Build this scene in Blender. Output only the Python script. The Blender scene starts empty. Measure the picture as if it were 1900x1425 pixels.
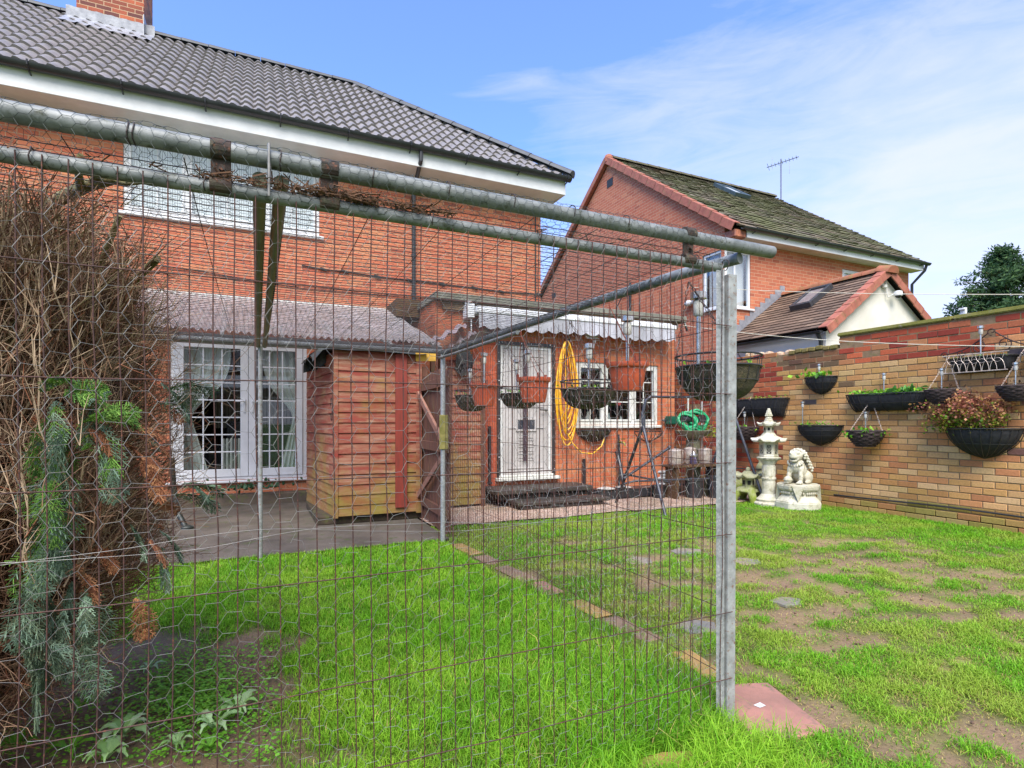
import bpy, bmesh, math, random
import numpy as np
from mathutils import Vector, Matrix, noise
R = math.radians
random.seed(7); rng = np.random.default_rng(11)
scene = bpy.context.scene
COL = scene.collection
# ------------------------------------------------------------------ camera model
F = 1031.0; CX = 950.0; HY = 783.0; EYE = 1.2
FW = Vector((math.sin(R(24.7)), math.cos(R(24.7)), 0)); RT = Vector((FW.y, -FW.x, 0)); UP = Vector((0, 0, 1))
EYEP = Vector((0, 0, EYE))
def ray(px, py): return FW + RT*((px-CX)/F) + UP*((HY-py)/F)
def onY(px, py, Y): d = ray(px, py); return EYEP + d*(Y/d.y)
def onX(px, py, X): d = ray(px, py); return EYEP + d*(X/d.x)
def onZ(px, py, Z=0.0): d = ray(px, py); return EYEP + d*((Z-EYE)/d.z)
def onP(px, py, p0, n): d = ray(px, py); n = Vector(n); return EYEP + d*((Vector(p0)-EYEP).dot(n)/d.dot(n))
# ------------------------------------------------------------------ materials
def newmat(name):
    m = bpy.data.materials.new(name); m.use_nodes = True
    nt = m.node_tree; b = nt.nodes['Principled BSDF']
    return m, nt, b
def N(nt, t, **kw):
    n = nt.nodes.new(t)
    for k, v in kw.items():
        if k.startswith('_'): setattr(n, k[1:], v)
        else: n.inputs[k.replace('__', ' ')].default_value = v
    return n
def c4(c): return (c[0], c[1], c[2], 1)
def srgb(r, g, b):
    f = lambda v: (v/255/12.92) if v/255 <= .04045 else ((v/255+.055)/1.055)**2.4
    return (f(r), f(g), f(b))
def mixc(nt, fac, a, b, blend='MIX'):
    n = nt.nodes.new('ShaderNodeMix'); n.data_type = 'RGBA'; n.blend_type = blend
    for sock, v in ((n.inputs[0], fac), (n.inputs[6], a), (n.inputs[7], b)):
        if hasattr(v, 'links'): nt.links.new(v, sock)
        elif isinstance(v, (int, float)): sock.default_value = v
        else: sock.default_value = c4(v)
    return n.outputs[2]
def ramp(nt, fac, stops):
    n = nt.nodes.new('ShaderNodeValToRGB'); cr = n.color_ramp
    while len(cr.elements) < len(stops): cr.elements.new(.5)
    for e, (p, c) in zip(cr.elements, stops):
        e.position = p; e.color = c4(c) if not isinstance(c, (int, float)) else (c, c, c, 1)
    nt.links.new(fac, n.inputs[0]); return n.outputs[0]
def math_(nt, op, a, b=None, c=None):
    n = nt.nodes.new('ShaderNodeMath'); n.operation = op
    for i, v in enumerate((a, b, c)):
        if v is None: continue
        if hasattr(v, 'links'): nt.links.new(v, n.inputs[i])
        else: n.inputs[i].default_value = v
    return n.outputs[0]
def noise_(nt, vec, scale, detail=6, rough=.6, dist=0):
    n = N(nt, 'ShaderNodeTexNoise', Scale=scale, Detail=detail, Roughness=rough, Distortion=dist)
    if vec is not None: nt.links.new(vec, n.inputs['Vector'])
    return n.outputs['Fac']
def objco(nt): return nt.nodes.new('ShaderNodeTexCoord').outputs['Object']
def geopos(nt): return nt.nodes.new('ShaderNodeNewGeometry').outputs['Position']
def bump(nt, b, h, strength=.5, dist=.01):
    n = N(nt, 'ShaderNodeBump', Strength=strength, Distance=dist)
    nt.links.new(h, n.inputs['Height']); nt.links.new(n.outputs[0], b.inputs['Normal'])
MATS = {}
def M(name, ca, cb=None, rough=.6, metal=0, scale=8, cc=None, lo=.35, hi=.65, bmp=.3, bd=.004, bscale=None, stretch=None, spec=None, moss=None, mossz=None, coat=0):
    """two/three colour weathered surface"""
    if name in MATS: return MATS[name]
    m, nt, b = newmat(name); MATS[name] = m
    v = geopos(nt)
    if stretch:
        mp = N(nt, 'ShaderNodeMapping'); mp.inputs['Scale'].default_value = stretch; nt.links.new(v, mp.inputs[0]); v = mp.outputs[0]
    cb = cb or tuple(x*.75 for x in ca)
    f = noise_(nt, v, scale, 8, .65)
    col = ramp(nt, f, [(lo, ca), (hi, cb)])
    if cc:
        f2 = noise_(nt, v, scale*2.7, 6, .7); col = mixc(nt, ramp(nt, f2, [(.55, 0.0), (.68, 1.0)]), col, cc)
    if moss:
        f3 = noise_(nt, v, scale*.8+3, 8, .75)
        if mossz:   # algae climbing from the ground
            sp = nt.nodes.new('ShaderNodeSeparateXYZ'); nt.links.new(geopos(nt), sp.inputs[0])
            mr = N(nt, 'ShaderNodeMapRange'); mr.inputs[1].default_value = mossz[0]; mr.inputs[2].default_value = mossz[1]; mr.inputs[3].default_value = .3; mr.inputs[4].default_value = -.15
            nt.links.new(sp.outputs[2], mr.inputs[0]); f3 = math_(nt, 'ADD', f3, mr.outputs[0])
        col = mixc(nt, ramp(nt, f3, [(.52, 0.0), (.75, 1.0)]), col, moss)
    nt.links.new(col, b.inputs['Base Color'])
    b.inputs['Roughness'].default_value = rough; b.inputs['Metallic'].default_value = metal
    if spec is not None: b.inputs['Specular IOR Level'].default_value = spec
    if bmp: bump(nt, b, noise_(nt, v, bscale or scale*6, 8, .7), bmp, bd)
    return m
def brick_mat(name, stops, mortar, stain=None, w=.225, h=.075, ms=.007, off=(0, 0, 0), rough=.85):
    m, nt, b = newmat(name); MATS[name] = m
    g = geopos(nt); sp = nt.nodes.new('ShaderNodeSeparateXYZ'); nt.links.new(g, sp.inputs[0])
    cb = nt.nodes.new('ShaderNodeCombineXYZ')
    nt.links.new(math_(nt, 'ADD', math_(nt, 'ADD', sp.outputs[0], sp.outputs[1]), off[0]), cb.inputs[0])
    nt.links.new(math_(nt, 'ADD', sp.outputs[2], off[2]), cb.inputs[1])
    nz = N(nt, 'ShaderNodeTexNoise', Scale=14.0, Detail=3.0); nt.links.new(g, nz.inputs['Vector'])
    vm = nt.nodes.new('ShaderNodeVectorMath'); vm.operation = 'MULTIPLY_ADD'
    nt.links.new(nz.outputs['Color'], vm.inputs[0]); vm.inputs[1].default_value = (.005, .005, 0); nt.links.new(cb.outputs[0], vm.inputs[2])
    br = N(nt, 'ShaderNodeTexBrick', Scale=1.0); br.inputs['Mortar Size'].default_value = ms; br.inputs['Mortar Smooth'].default_value = .25
    br.inputs['Brick Width'].default_value = w; br.inputs['Row Height'].default_value = h; br.inputs['Bias'].default_value = 0
    br.inputs['Color1'].default_value = (0, 0, 0, 1); br.inputs['Color2'].default_value = (1, 1, 1, 1); br.inputs['Mortar'].default_value = (.5, .5, .5, 1)
    nt.links.new(vm.outputs[0], br.inputs['Vector'])
    col = ramp(nt, br.outputs['Color'], stops)
    fn = noise_(nt, g, 40, 6, .7)
    col = mixc(nt, math_(nt, 'MULTIPLY', fn, .5), col, tuple(x*.55 for x in stops[0][1]))
    big = noise_(nt, g, 1.1, 6, .6)
    col = mixc(nt, ramp(nt, big, [(.40, 0.0), (.68, .75)]), col, stain or tuple(x*.6 for x in stops[-1][1]))
    col = mixc(nt, br.outputs['Fac'], col, mortar)
    nt.links.new(col, b.inputs['Base Color']); b.inputs['Roughness'].default_value = rough
    hgt = math_(nt, 'ADD', math_(nt, 'MULTIPLY', math_(nt, 'SUBTRACT', 1.0, br.outputs['Fac']), 1.0), math_(nt, 'MULTIPLY', fn, .45))
    bump(nt, b, hgt, .8, .006)
    return m
def attr_mat(name, rough=.7, noise_amt=.35, nscale=60, bmp=.4, bd=.003, transl=0, spec=.3, nsc2=None, dark=.5):
    """colour from the mesh's own per-piece colour attribute 'tint'"""
    m, nt, b = newmat(name); MATS[name] = m
    a = nt.nodes.new('ShaderNodeAttribute'); a.attribute_name = 'tint'
    col = a.outputs['Color']
    if noise_amt:
        f = noise_(nt, geopos(nt), nscale, 6, .7)
        dk = mixc(nt, 1.0, col, (dark, dark, dark), 'MULTIPLY')
        col = mixc(nt, ramp(nt, f, [(.4, 0.0), (.75, noise_amt*2)]), col, dk)
    nt.links.new(col, b.inputs['Base Color']); b.inputs['Roughness'].default_value = rough
    b.inputs['Specular IOR Level'].default_value = spec
    if bmp: bump(nt, b, noise_(nt, geopos(nt), nscale*1.5, 6, .7), bmp, bd)
    if transl:
        t = nt.nodes.new('ShaderNodeBsdfTranslucent'); nt.links.new(col, t.inputs[0])
        mx = nt.nodes.new('ShaderNodeMixShader'); mx.inputs[0].default_value = transl
        nt.links.new(b.outputs[0], mx.inputs[1]); nt.links.new(t.outputs[0], mx.inputs[2])
        nt.links.new(mx.outputs[0], nt.nodes['Material Output'].inputs[0])
    return m
# ------------------------------------------------------------------ object helpers
ORG = {}
def finish(o, parent, origin):
    COL.objects.link(o)
    if parent is not None:
        o.parent = parent; ORG[o.name] = ORG[parent.name]
    else:
        o.location = origin; ORG[o.name] = Vector(origin)
def thing(name, label, cat, loc=(0, 0, 0), group=None):
    o = bpy.data.objects.new(name, None); o.empty_display_size = .1
    COL.objects.link(o); o.location = loc; ORG[o.name] = Vector(loc)
    o['label'] = label; o['category'] = cat
    if group: o['group'] = group
    return o
def tag(o, label=None, cat=None, group=None, kind=None):
    for k, v in (('label', label), ('category', cat), ('group', group), ('kind', kind)):
        if v: o[k] = v
    return o
class MB:
    def __init__(s): s.v = []; s.f = []
    def add(s, vs, fs):
        b = len(s.v); s.v += [tuple(v) for v in vs]; s.f += [tuple(i+b for i in f) for f in fs]; return s
    def box(s, x0, x1, y0, y1, z0, z1):
        x0, x1 = sorted((x0, x1)); y0, y1 = sorted((y0, y1)); z0, z1 = sorted((z0, z1))
        return s.add([(x0,y0,z0),(x1,y0,z0),(x1,y1,z0),(x0,y1,z0),(x0,y0,z1),(x1,y0,z1),(x1,y1,z1),(x0,y1,z1)],
                     [(0,3,2,1),(4,5,6,7),(0,1,5,4),(1,2,6,5),(2,3,7,6),(3,0,4,7)])
    def obox(s, c, ax, ay, az, hx, hy, hz):
        c = Vector(c); ax = Vector(ax).normalized()*hx; ay = Vector(ay).normalized()*hy; az = Vector(az).normalized()*hz
        vs = [c+ax*i+ay*j+az*k for k in (-1, 1) for (i, j) in ((-1,-1),(1,-1),(1,1),(-1,1))]
        return s.add(vs, [(0,3,2,1),(4,5,6,7),(0,1,5,4),(1,2,6,5),(2,3,7,6),(3,0,4,7)])
    def bar(s, p, q, w, t, side=(0, 0, 1)):
        """rectangular bar p->q; w along `side`, t across"""
        p = Vector(p); q = Vector(q); d = (q-p); L = d.length; d.normalize()
        sd = Vector(side); sd = (sd-d*sd.dot(d)).normalized(); tt = d.cross(sd)
        return s.obox((p+q)/2, d, sd, tt, L/2, w/2, t/2)
    def quad(s, a, b, c, d): return s.add([a, b, c, d], [(0, 1, 2, 3)])
    def tube(s, pts, r, n=8, cap=True):
        pts = [Vector(p) for p in pts]; rs = r if isinstance(r, (list, tuple)) else [r]*len(pts)
        base = len(s.v); up = None
        for i, p in enumerate(pts):
            t = (pts[min(i+1, len(pts)-1)]-pts[max(i-1, 0)]).normalized()
            if up is None: up = Vector((0, 0, 1)) if abs(t.z) < .9 else Vector((1, 0, 0))
            u = (up-t*up.dot(t)).normalized(); w = t.cross(u); up = u
            for k in range(n):
                a = 2*math.pi*k/n; s.v.append(tuple(p+(u*math.cos(a)+w*math.sin(a))*rs[i]))
        for i in range(len(pts)-1):
            for k in range(n):
                a = base+i*n+k; b_ = base+i*n+(k+1) % n; s.f.append((a, b_, b_+n, a+n))
        if cap:
            s.f.append(tuple(base+k for k in range(n))[::-1]); e = base+(len(pts)-1)*n; s.f.append(tuple(e+k for k in range(n)))
        return s
    def lathe(s, c, prof, n=20, cap=True, rot=0, lift=None, ex=(1, 1)):
        """prof: list of (radius, z). lift(theta,r,z)->(dr,dz)"""
        base = len(s.v); c = Vector(c)
        for (r, z) in prof:
            for k in range(n):
                a = rot+2*math.pi*k/n; dr, dz = lift(a, r, z) if lift else (0, 0)
                s.v.append((c.x+(r+dr)*math.cos(a)*ex[0], c.y+(r+dr)*math.sin(a)*ex[1], c.z+z+dz))
        for i in range(len(prof)-1):
            for k in range(n):
                a = base+i*n+k; b_ = base+i*n+(k+1) % n; s.f.append((a, b_, b_+n, a+n))
        if cap:
            s.f.append(tuple(base+k for k in range(n))[::-1]); e = base+(len(prof)-1)*n; s.f.append(tuple(e+k for k in range(n)))
        return s
    def prism(s, poly, d):
        """extrude polygon (list of 3D pts) by vector d"""
        n = len(poly); d = Vector(d); a = [Vector(p) for p in poly]
        return s.add(a+[p+d for p in a], [tuple(range(n))[::-1], tuple(range(n, 2*n))]+[(i, (i+1) % n, n+(i+1) % n, n+i) for i in range(n)])
    def ell(s, c, r, nu=12, nv=8, rot=None):
        c = Vector(c); vs = []; fs = []
        for j in range(1, nv):
            for i in range(nu):
                th = math.pi*j/nv; ph = 2*math.pi*i/nu
                v = Vector((r[0]*math.sin(th)*math.cos(ph), r[1]*math.sin(th)*math.sin(ph), r[2]*math.cos(th)))
                if rot is not None: v = rot @ v
                vs.append(c+v)
        t = Vector((0, 0, r[2])); t = rot @ t if rot is not None else t
        vs += [c+t, c-t]; T = len(vs)-2; B = T+1
        for j in range(nv-2):
            for i in range(nu): fs.append((j*nu+i, (j+1)*nu+i, (j+1)*nu+(i+1) % nu, j*nu+(i+1) % nu))
        for i in range(nu): fs.append((T, i, (i+1) % nu)); fs.append((B, (nv-2)*nu+(i+1) % nu, (nv-2)*nu+i))
        return s.add(vs, fs)
    def build(s, name, mat, parent=None, origin=None, bevel=0, smooth=None, segs=1, tints=None, fixn=False):
        me = bpy.data.meshes.new(name)
        if origin is None: origin = ORG[parent.name] if parent is not None else Vector((0, 0, 0))
        ov = Vector(origin)
        me.from_pydata([tuple(Vector(v)-ov) for v in s.v], [], s.f)
        if bevel or fixn:
            bm = bmesh.new(); bm.from_mesh(me)
            if fixn: bmesh.ops.recalc_face_normals(bm, faces=bm.faces)
            if bevel: bmesh.ops.bevel(bm, geom=[e for e in bm.edges if len(e.link_faces) == 2 and e.calc_face_angle(0) > .6], offset=bevel, segments=segs, affect='EDGES', clamp_overlap=True)
            bm.to_mesh(me); bm.free()
        if smooth:
            me.polygons.foreach_set('use_smooth', [True]*len(me.polygons)); me.set_sharp_from_angle(angle=R(smooth))
        me.materials.append(mat); me.update()
        o = bpy.data.objects.new(name, me); finish(o, parent, origin); return o
def np_mesh(name, verts, faces_list, mat, parent=None, origin=(0, 0, 0), tint=None, smooth=False):
    """verts (N,3) array; faces_list: list of int arrays (M,k); tint (N,3) per vertex"""
    me = bpy.data.meshes.new(name); org = ORG[parent.name] if parent is not None else Vector(origin)
    verts = np.asarray(verts, dtype=np.float32)-np.array(org, dtype=np.float32)
    me.vertices.add(len(verts)); me.vertices.foreach_set('co', verts.ravel())
    loops = np.concatenate([f.ravel() for f in faces_list]).astype(np.int32)
    tot = np.concatenate([np.full(len(f), f.shape[1]) for f in faces_list])
    starts = np.concatenate([[0], np.cumsum(tot)[:-1]]).astype(np.int32)
    me.loops.add(len(loops)); me.loops.foreach_set('vertex_index', loops)
    me.polygons.add(len(starts)); me.polygons.foreach_set('loop_start', starts)
    me.polygons.foreach_set('use_smooth', np.full(len(starts), bool(smooth)))
    me.update(calc_edges=True)
    if tint is not None:
        a = me.color_attributes.new('tint', 'FLOAT_COLOR', 'POINT')
        t = np.ones((len(verts), 4), dtype=np.float32); t[:, :3] = tint; a.data.foreach_set('color', t.ravel())
    me.materials.append(mat)
    o = bpy.data.objects.new(name, me); finish(o, parent, org); return o
def seg_arrays(P, Q, r0, r1=None, n=3):
    """vectorised prisms from P to Q -> verts, quads"""
    P = np.asarray(P, float); Q = np.asarray(Q, float); K = len(P)
    r0 = np.broadcast_to(np.asarray(r0, float), (K,)); r1 = r0 if r1 is None else np.broadcast_to(np.asarray(r1, float), (K,))
    d = Q-P; L = np.linalg.norm(d, axis=1, keepdims=True); L[L == 0] = 1; d = d/L
    up = np.tile([0., 0., 1.], (K, 1)); up[np.abs(d[:, 2]) > .9] = [1., 0., 0.]
    u = np.cross(d, up); u /= np.linalg.norm(u, axis=1, keepdims=True); w = np.cross(d, u)
    V = np.zeros((K, 2*n, 3))
    for k in range(n):
        a = 2*math.pi*k/n; o = u*math.cos(a)+w*math.sin(a)
        V[:, k] = P+o*r0[:, None]; V[:, n+k] = Q+o*r1[:, None]
    b = (np.arange(K)*2*n)[:, None]
    fs = [b+np.array([[k, (k+1) % n, n+(k+1) % n, n+k]]) for k in range(n)]
    return V.reshape(-1, 3), np.concatenate(fs)
def segs(name, P, Q, r0, mat, parent=None, r1=None, n=3, origin=(0, 0, 0), tint=None):
    V, Fq = seg_arrays(P, Q, r0, r1, n)
    if tint is not None: tint = np.repeat(np.asarray(tint), 2*n, axis=0)
    return np_mesh(name, V, [Fq], mat, parent, origin, tint)
def poly_segs(lines):
    P = []; Q = []
    for l in lines:
        for a, b in zip(l[:-1], l[1:]): P.append(tuple(a)); Q.append(tuple(b))
    return np.array(P), np.array(Q)
def vnoise(x, y, z=0): return noise.noise(Vector((x, y, z)))
def fbm(x, y, z=0, o=3):
    s = 0; a = 1
    for i in range(o): s += a*noise.noise(Vector((x, y, z+7.3*i))); x *= 2.1; y *= 2.1; a *= .5
    return s
# ------------------------------------------------------------------ camera, light, sky
cam = bpy.data.cameras.new('camera'); camo = bpy.data.objects.new('camera', cam); COL.objects.link(camo)
camo.location = EYEP; camo.rotation_euler = (R(90), 0, R(-24.7))
cam.sensor_width = 36; cam.lens = F/1900*36; cam.shift_y = (HY-712.5)/1900; cam.clip_end = 2000; cam.clip_start = .05
scene.camera = camo
SUN_EL = R(52); SUN_AZ = R(208)     # compass from +Y clockwise: behind the camera, a little to its left
sd = Vector((math.sin(SUN_AZ)*math.cos(SUN_EL), math.cos(SUN_AZ)*math.cos(SUN_EL), math.sin(SUN_EL)))
sl = bpy.data.lights.new('sun', 'SUN'); sl.energy = 3.6; sl.angle = R(42); sl.color = (1, .94, .84)
so = bpy.data.objects.new('sun', sl); COL.objects.link(so); so.rotation_euler = sd.to_track_quat('Z', 'Y').to_euler(); so.location = (0, 0, 30)
w = bpy.data.worlds.new('World'); scene.world = w; w.use_nodes = True; nt = w.node_tree
bg = nt.nodes['Background']
sky = nt.nodes.new('ShaderNodeTexSky'); sky.sky_type = 'NISHITA'; sky.sun_disc = False; sky.sun_elevation = SUN_EL; sky.sun_rotation = SUN_AZ
sky.air_density = 1.0; sky.dust_density = .6; sky.ozone_density = 1.6; sky.altitude = 0
tc = nt.nodes.new('ShaderNodeTexCoord')
mp = N(nt, 'ShaderNodeMapping'); mp.inputs['Scale'].default_value = (1.0, 1.6, 4.5); mp.inputs['Rotation'].default_value = (0, R(12), R(20)); nt.links.new(tc.outputs['Generated'], mp.inputs[0])
c1 = noise_(nt, mp.outputs[0], 1.3, 10, .58, .6)
mp2 = N(nt, 'ShaderNodeMapping'); mp2.inputs['Scale'].default_value = (1.5, 2.0, 9); mp2.inputs['Rotation'].default_value = (R(10), R(18), 0); nt.links.new(tc.outputs['Generated'], mp2.inputs[0])
c2 = noise_(nt, mp2.outputs[0], 2.6, 10, .62, .8)
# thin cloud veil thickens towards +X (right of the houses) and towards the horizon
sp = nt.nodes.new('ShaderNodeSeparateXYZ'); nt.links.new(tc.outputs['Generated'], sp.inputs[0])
# unseen cloud added behind the camera (-Y) for brighter, more neutral fill light
fill_cloud = math_(nt, 'MAXIMUM', math_(nt, 'MULTIPLY', sp.outputs[1], -1.3), 0.0)
veil = math_(nt, 'ADD', math_(nt, 'ADD', fill_cloud, math_(nt, 'MULTIPLY', sp.outputs[0], .62)), math_(nt, 'MULTIPLY', math_(nt, 'SUBTRACT', .62, sp.outputs[2]), .55))
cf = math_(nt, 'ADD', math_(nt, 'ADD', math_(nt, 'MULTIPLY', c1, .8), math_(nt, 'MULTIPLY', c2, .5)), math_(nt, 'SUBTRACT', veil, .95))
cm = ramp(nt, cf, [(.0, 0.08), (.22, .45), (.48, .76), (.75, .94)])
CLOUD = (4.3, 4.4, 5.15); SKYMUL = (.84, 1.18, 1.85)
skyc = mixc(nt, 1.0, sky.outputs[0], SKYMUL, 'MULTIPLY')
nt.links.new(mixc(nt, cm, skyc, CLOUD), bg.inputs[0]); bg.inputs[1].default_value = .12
scene.view_settings.view_transform = 'Standard'; scene.view_settings.look = 'None'; scene.view_settings.exposure = .92; scene.view_settings.gamma = 1
scene.render.engine = 'CYCLES'
scene.cycles.max_bounces = 6; scene.cycles.transparent_max_bounces = 12
# ------------------------------------------------------------------ shared materials
white = M('white_upvc', (.72, .73, .74), (.6, .61, .62), rough=.35, scale=3, bmp=.05)
offwhite = M('painted_cream_upvc', (.66, .66, .62), (.5, .5, .45), rough=.45, scale=5, bmp=.1)
black = M('black_plastic', (.018, .02, .024), (.03, .032, .036), rough=.35, scale=6, bmp=.1)
blackmat = M('black_liner', (.012, .012, .014), (.03, .03, .033), rough=.85, scale=25, bmp=.8, bd=.006)
blackwire = M('black_coated_steel', (.015, .016, .018), (.035, .033, .03), rough=.5, scale=25)
brick_red = brick_mat('orange_red_brick', [(.0, srgb(178,96,66)), (.3, srgb(210,124,86)), (.6, srgb(198,108,76)), (.85, srgb(216,144,100)), (1, srgb(156,84,64))], srgb(186,140,110), stain=srgb(184,96,70), off=(.05, 0, .02))
brick_ext = brick_mat('ground_floor_red_brick', [(.0, srgb(172,88,56)), (.3, srgb(202,108,70)), (.6, srgb(190,98,64)), (.85, srgb(208,132,86)), (1, srgb(158,84,58))], srgb(168,120,88), stain=srgb(180,106,70), off=(.11, 0, .05))
brick_nb = brick_mat('neighbour_pink_red_brick', [(.0, srgb(170,90,64)), (.3, srgb(200,116,82)), (.6, srgb(188,102,74)), (.9, srgb(212,136,98)), (1, srgb(154,82,62))], srgb(190,146,116), stain=srgb(180,104,76), off=(.02, 0, .01))
brick_ch = brick_mat('chimney_mottled_brick', [(.0, srgb(96,56,54)), (.35, srgb(150,76,52)), (.6, srgb(206,112,70)), (.85, srgb(196,98,60)), (1, srgb(110,60,58))], srgb(180,150,120), off=(.1, 0, .03))
glass_m, nt, b = newmat('window_glass')
gl = nt.nodes.new('ShaderNodeBsdfGlossy'); gl.inputs['Roughness'].default_value = .02; gl.inputs['Color'].default_value = (.9, .95, 1, 1)
tr = nt.nodes.new('ShaderNodeBsdfTransparent'); tr.inputs[0].default_value = (.94, .96, .96, 1)
lw = N(nt, 'ShaderNodeLayerWeight', Blend=.25); mx = nt.nodes.new('ShaderNodeMixShader')
nt.links.new(math_(nt, 'ADD', math_(nt, 'MULTIPLY', lw.outputs['Fresnel'], .3), .04), mx.inputs[0]); nt.links.new(tr.outputs[0], mx.inputs[1]); nt.links.new(gl.outputs[0], mx.inputs[2])
nt.links.new(mx.outputs[0], nt.nodes['Material Output'].inputs[0])
dark_in = M('dim_interior', (.05, .045, .04), (.03, .028, .026), rough=.9, scale=2)
blind_m = M('pale_blind', (.9, .9, .9), (.8, .8, .81), rough=.8, scale=3, bmp=.1)
curtain_m = M('grey_green_curtain', (.7, .73, .68), (.56, .6, .55), rough=.9, scale=6, bmp=.2)
vert_blind = M('beige_vertical_blind', (.42, .36, .28), (.34, .29, .22), rough=.9, scale=4)
lead = M('weathered_lead', (.22, .23, .26), (.36, .37, .4), rough=.5, scale=9, metal=.3)
terracotta_ridge = M('terracotta_ridge_tile', srgb(172,104,84), srgb(144,84,68), rough=.75, scale=6, moss=srgb(120,112,70))
roof_grey = M('grey_concrete_tile', (.25, .228, .22), (.17, .158, .154), rough=.5, scale=5, cc=(.29, .26, .245), bmp=.35, bd=.003, bscale=90)
roof_moss = attr_mat('mossy_plain_tile', rough=.95, noise_amt=.4, nscale=24, bmp=.9, bd=.012)
roof_brown = attr_mat('brown_flat_tile', rough=.75, noise_amt=.25, nscale=30, bmp=.3)
render_w = M('cream_render', srgb(226,222,212), srgb(206,200,186), rough=.9, scale=1.3, bmp=.5, bd=.003, bscale=70)
concrete_f = M('grey_roof_felt', srgb(126,124,112), srgb(100,98,88), rough=.9, scale=5, moss=srgb(90,92,60))
timber_old = M('old_brown_timber', srgb(96,66,42), srgb(60,42,30), rough=.9, scale=5, stretch=(1, 6, 12), moss=srgb(96,96,40))

def wall(mb, ax, c, u0, u1, z0, z1, ops=(), depth=.1, sgn=1):
    """wall face on plane (ax)=c with rectangular openings and their reveals going `depth` behind"""
    us = sorted({u0, u1, *[o[0] for o in ops], *[o[1] for o in ops]}); zs = sorted({z0, z1, *[o[2] for o in ops], *[o[3] for o in ops]})
    pt = (lambda u, z, d=0: (u, c+d, z)) if ax == 'Y' else (lambda u, z, d=0: (c+d, u, z))
    for a, b_ in zip(us[:-1], us[1:]):
        for p, q in zip(zs[:-1], zs[1:]):
            if any(o[0] <= a and b_ <= o[1] and o[2] <= p and q <= o[3] for o in ops): continue
            mb.quad(pt(a, p), pt(b_, p), pt(b_, q), pt(a, q))
    D = depth*sgn
    for (a, b_, p, q) in ops:
        mb.quad(pt(a, p), pt(b_, p), pt(b_, p, D), pt(a, p, D)); mb.quad(pt(a, q), pt(a, q, D), pt(b_, q, D), pt(b_, q))
        mb.quad(pt(a, p), pt(a, p, D), pt(a, q, D), pt(a, q)); mb.quad(pt(b_, p), pt(b_, q), pt(b_, q, D), pt(b_, p, D))
    return mb
def window(parent, x0, x1, z0, z1, Y, lights, bars_h=(), bars_v=1, fr=.055, mat=None, name='window', sill=True, label=None):
    """window in a Y-plane wall. lights: fractions of mullions"""
    mat = mat or white; mb = MB(); d0, d1 = Y+.02, Y+.085
    mb.box(x0, x1, d0, d1, z0, z0+fr); mb.box(x0, x1, d0, d1, z1-fr, z1); mb.box(x0, x0+fr, d0, d1, z0+fr, z1-fr); mb.box(x1-fr, x1, d0, d1, z0+fr, z1-fr)
    xs = [x0+fr*.5]+[x0+(x1-x0)*l for l in lights]+[x1-fr*.5]
    for x in xs[1:-1]: mb.box(x-fr*.55, x+fr*.55, d0+.001, d1-.001, z0+fr, z1-fr)
    w_ = mb.build(name, mat, parent, bevel=.006)
    if label: w_['label'] = label
    for a, b_ in zip(xs[:-1], xs[1:]):
        s = MB(); e = fr*.75
        a1, b1, c1_, e1 = a+fr*.5, b_-fr*.5, z0+fr, z1-fr
        for q in ((a1, b1, c1_, c1_+e*.7), (a1, b1, e1-e*.7, e1), (a1, a1+e*.7, c1_+e*.7, e1-e*.7), (b1-e*.7, b1, c1_+e*.7, e1-e*.7)): s.box(q[0], q[1], d0-.012, d1-.012, q[2], q[3])
        for k in range(1, bars_v+1):
            x = a1+(b1-a1)*k/(bars_v+1); s.box(x-.009, x+.009, d0+.022, d0+.036, c1_+e*.7, e1-e*.7)
        for hh in bars_h:
            z = c1_+(e1-c1_)*hh; s.box(a1+e*.7, b1-e*.7, d0+.021, d0+.037, z-.009, z+.009)
        sa = s.build('sash', mat, w_, bevel=.003)
        MB().box(a1+e*.6, b1-e*.6, d0+.026, d0+.032, c1_+e*.6, e1-e*.6).build('pane', glass_m, w_)
    if sill: MB().box(x0-.06, x1+.06, Y-.05, Y+.02, z0-.05, z0-.004).build('sill', mat, w_, bevel=.008)
    return w_
def half_round(p, q, r, n=8):
    """half-round tile strip from p to q, open downwards"""
    p = Vector(p); q = Vector(q); d = (q-p).normalized(); s = d.cross(Vector((0, 0, 1))).normalized(); u = s.cross(d)
    vs = []
    for c, rr in ((p, r*1.06), (q, r)):
        vs += [c+s*math.cos(math.pi*k/n)*rr+u*math.sin(math.pi*k/n)*rr*.8 for k in range(n+1)]
    fs = [(k, k+1, n+2+k, n+1+k) for k in range(n)]+[tuple(range(n+1)), tuple(range(n+1, 2*n+2))[::-1]]
    return vs, fs
def ridge_run(mb, p, q, r, L):
    p = Vector(p); q = Vector(q); n = max(1, round((q-p).length/L))
    for i in range(n): mb.add(*half_round(p+(q-p)*(i/n), p+(q-p)*((i+1)/n-.01/(q-p).length), r))
def gutter(mb, x0, x1, y, z, r=.055, n=8):
    pts = [(y+math.cos(a)*r, z+math.sin(a)*r) for a in [math.pi+math.pi*k/n for k in range(n+1)]]
    inner = [(y+math.cos(a)*(r-.006), z+math.sin(a)*(r-.006)) for a in [math.pi+math.pi*k/n for k in range(n, -1, -1)]]
    mb.prism([(x0, a, b_) for a, b_ in pts+inner], (x1-x0, 0, 0))
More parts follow.
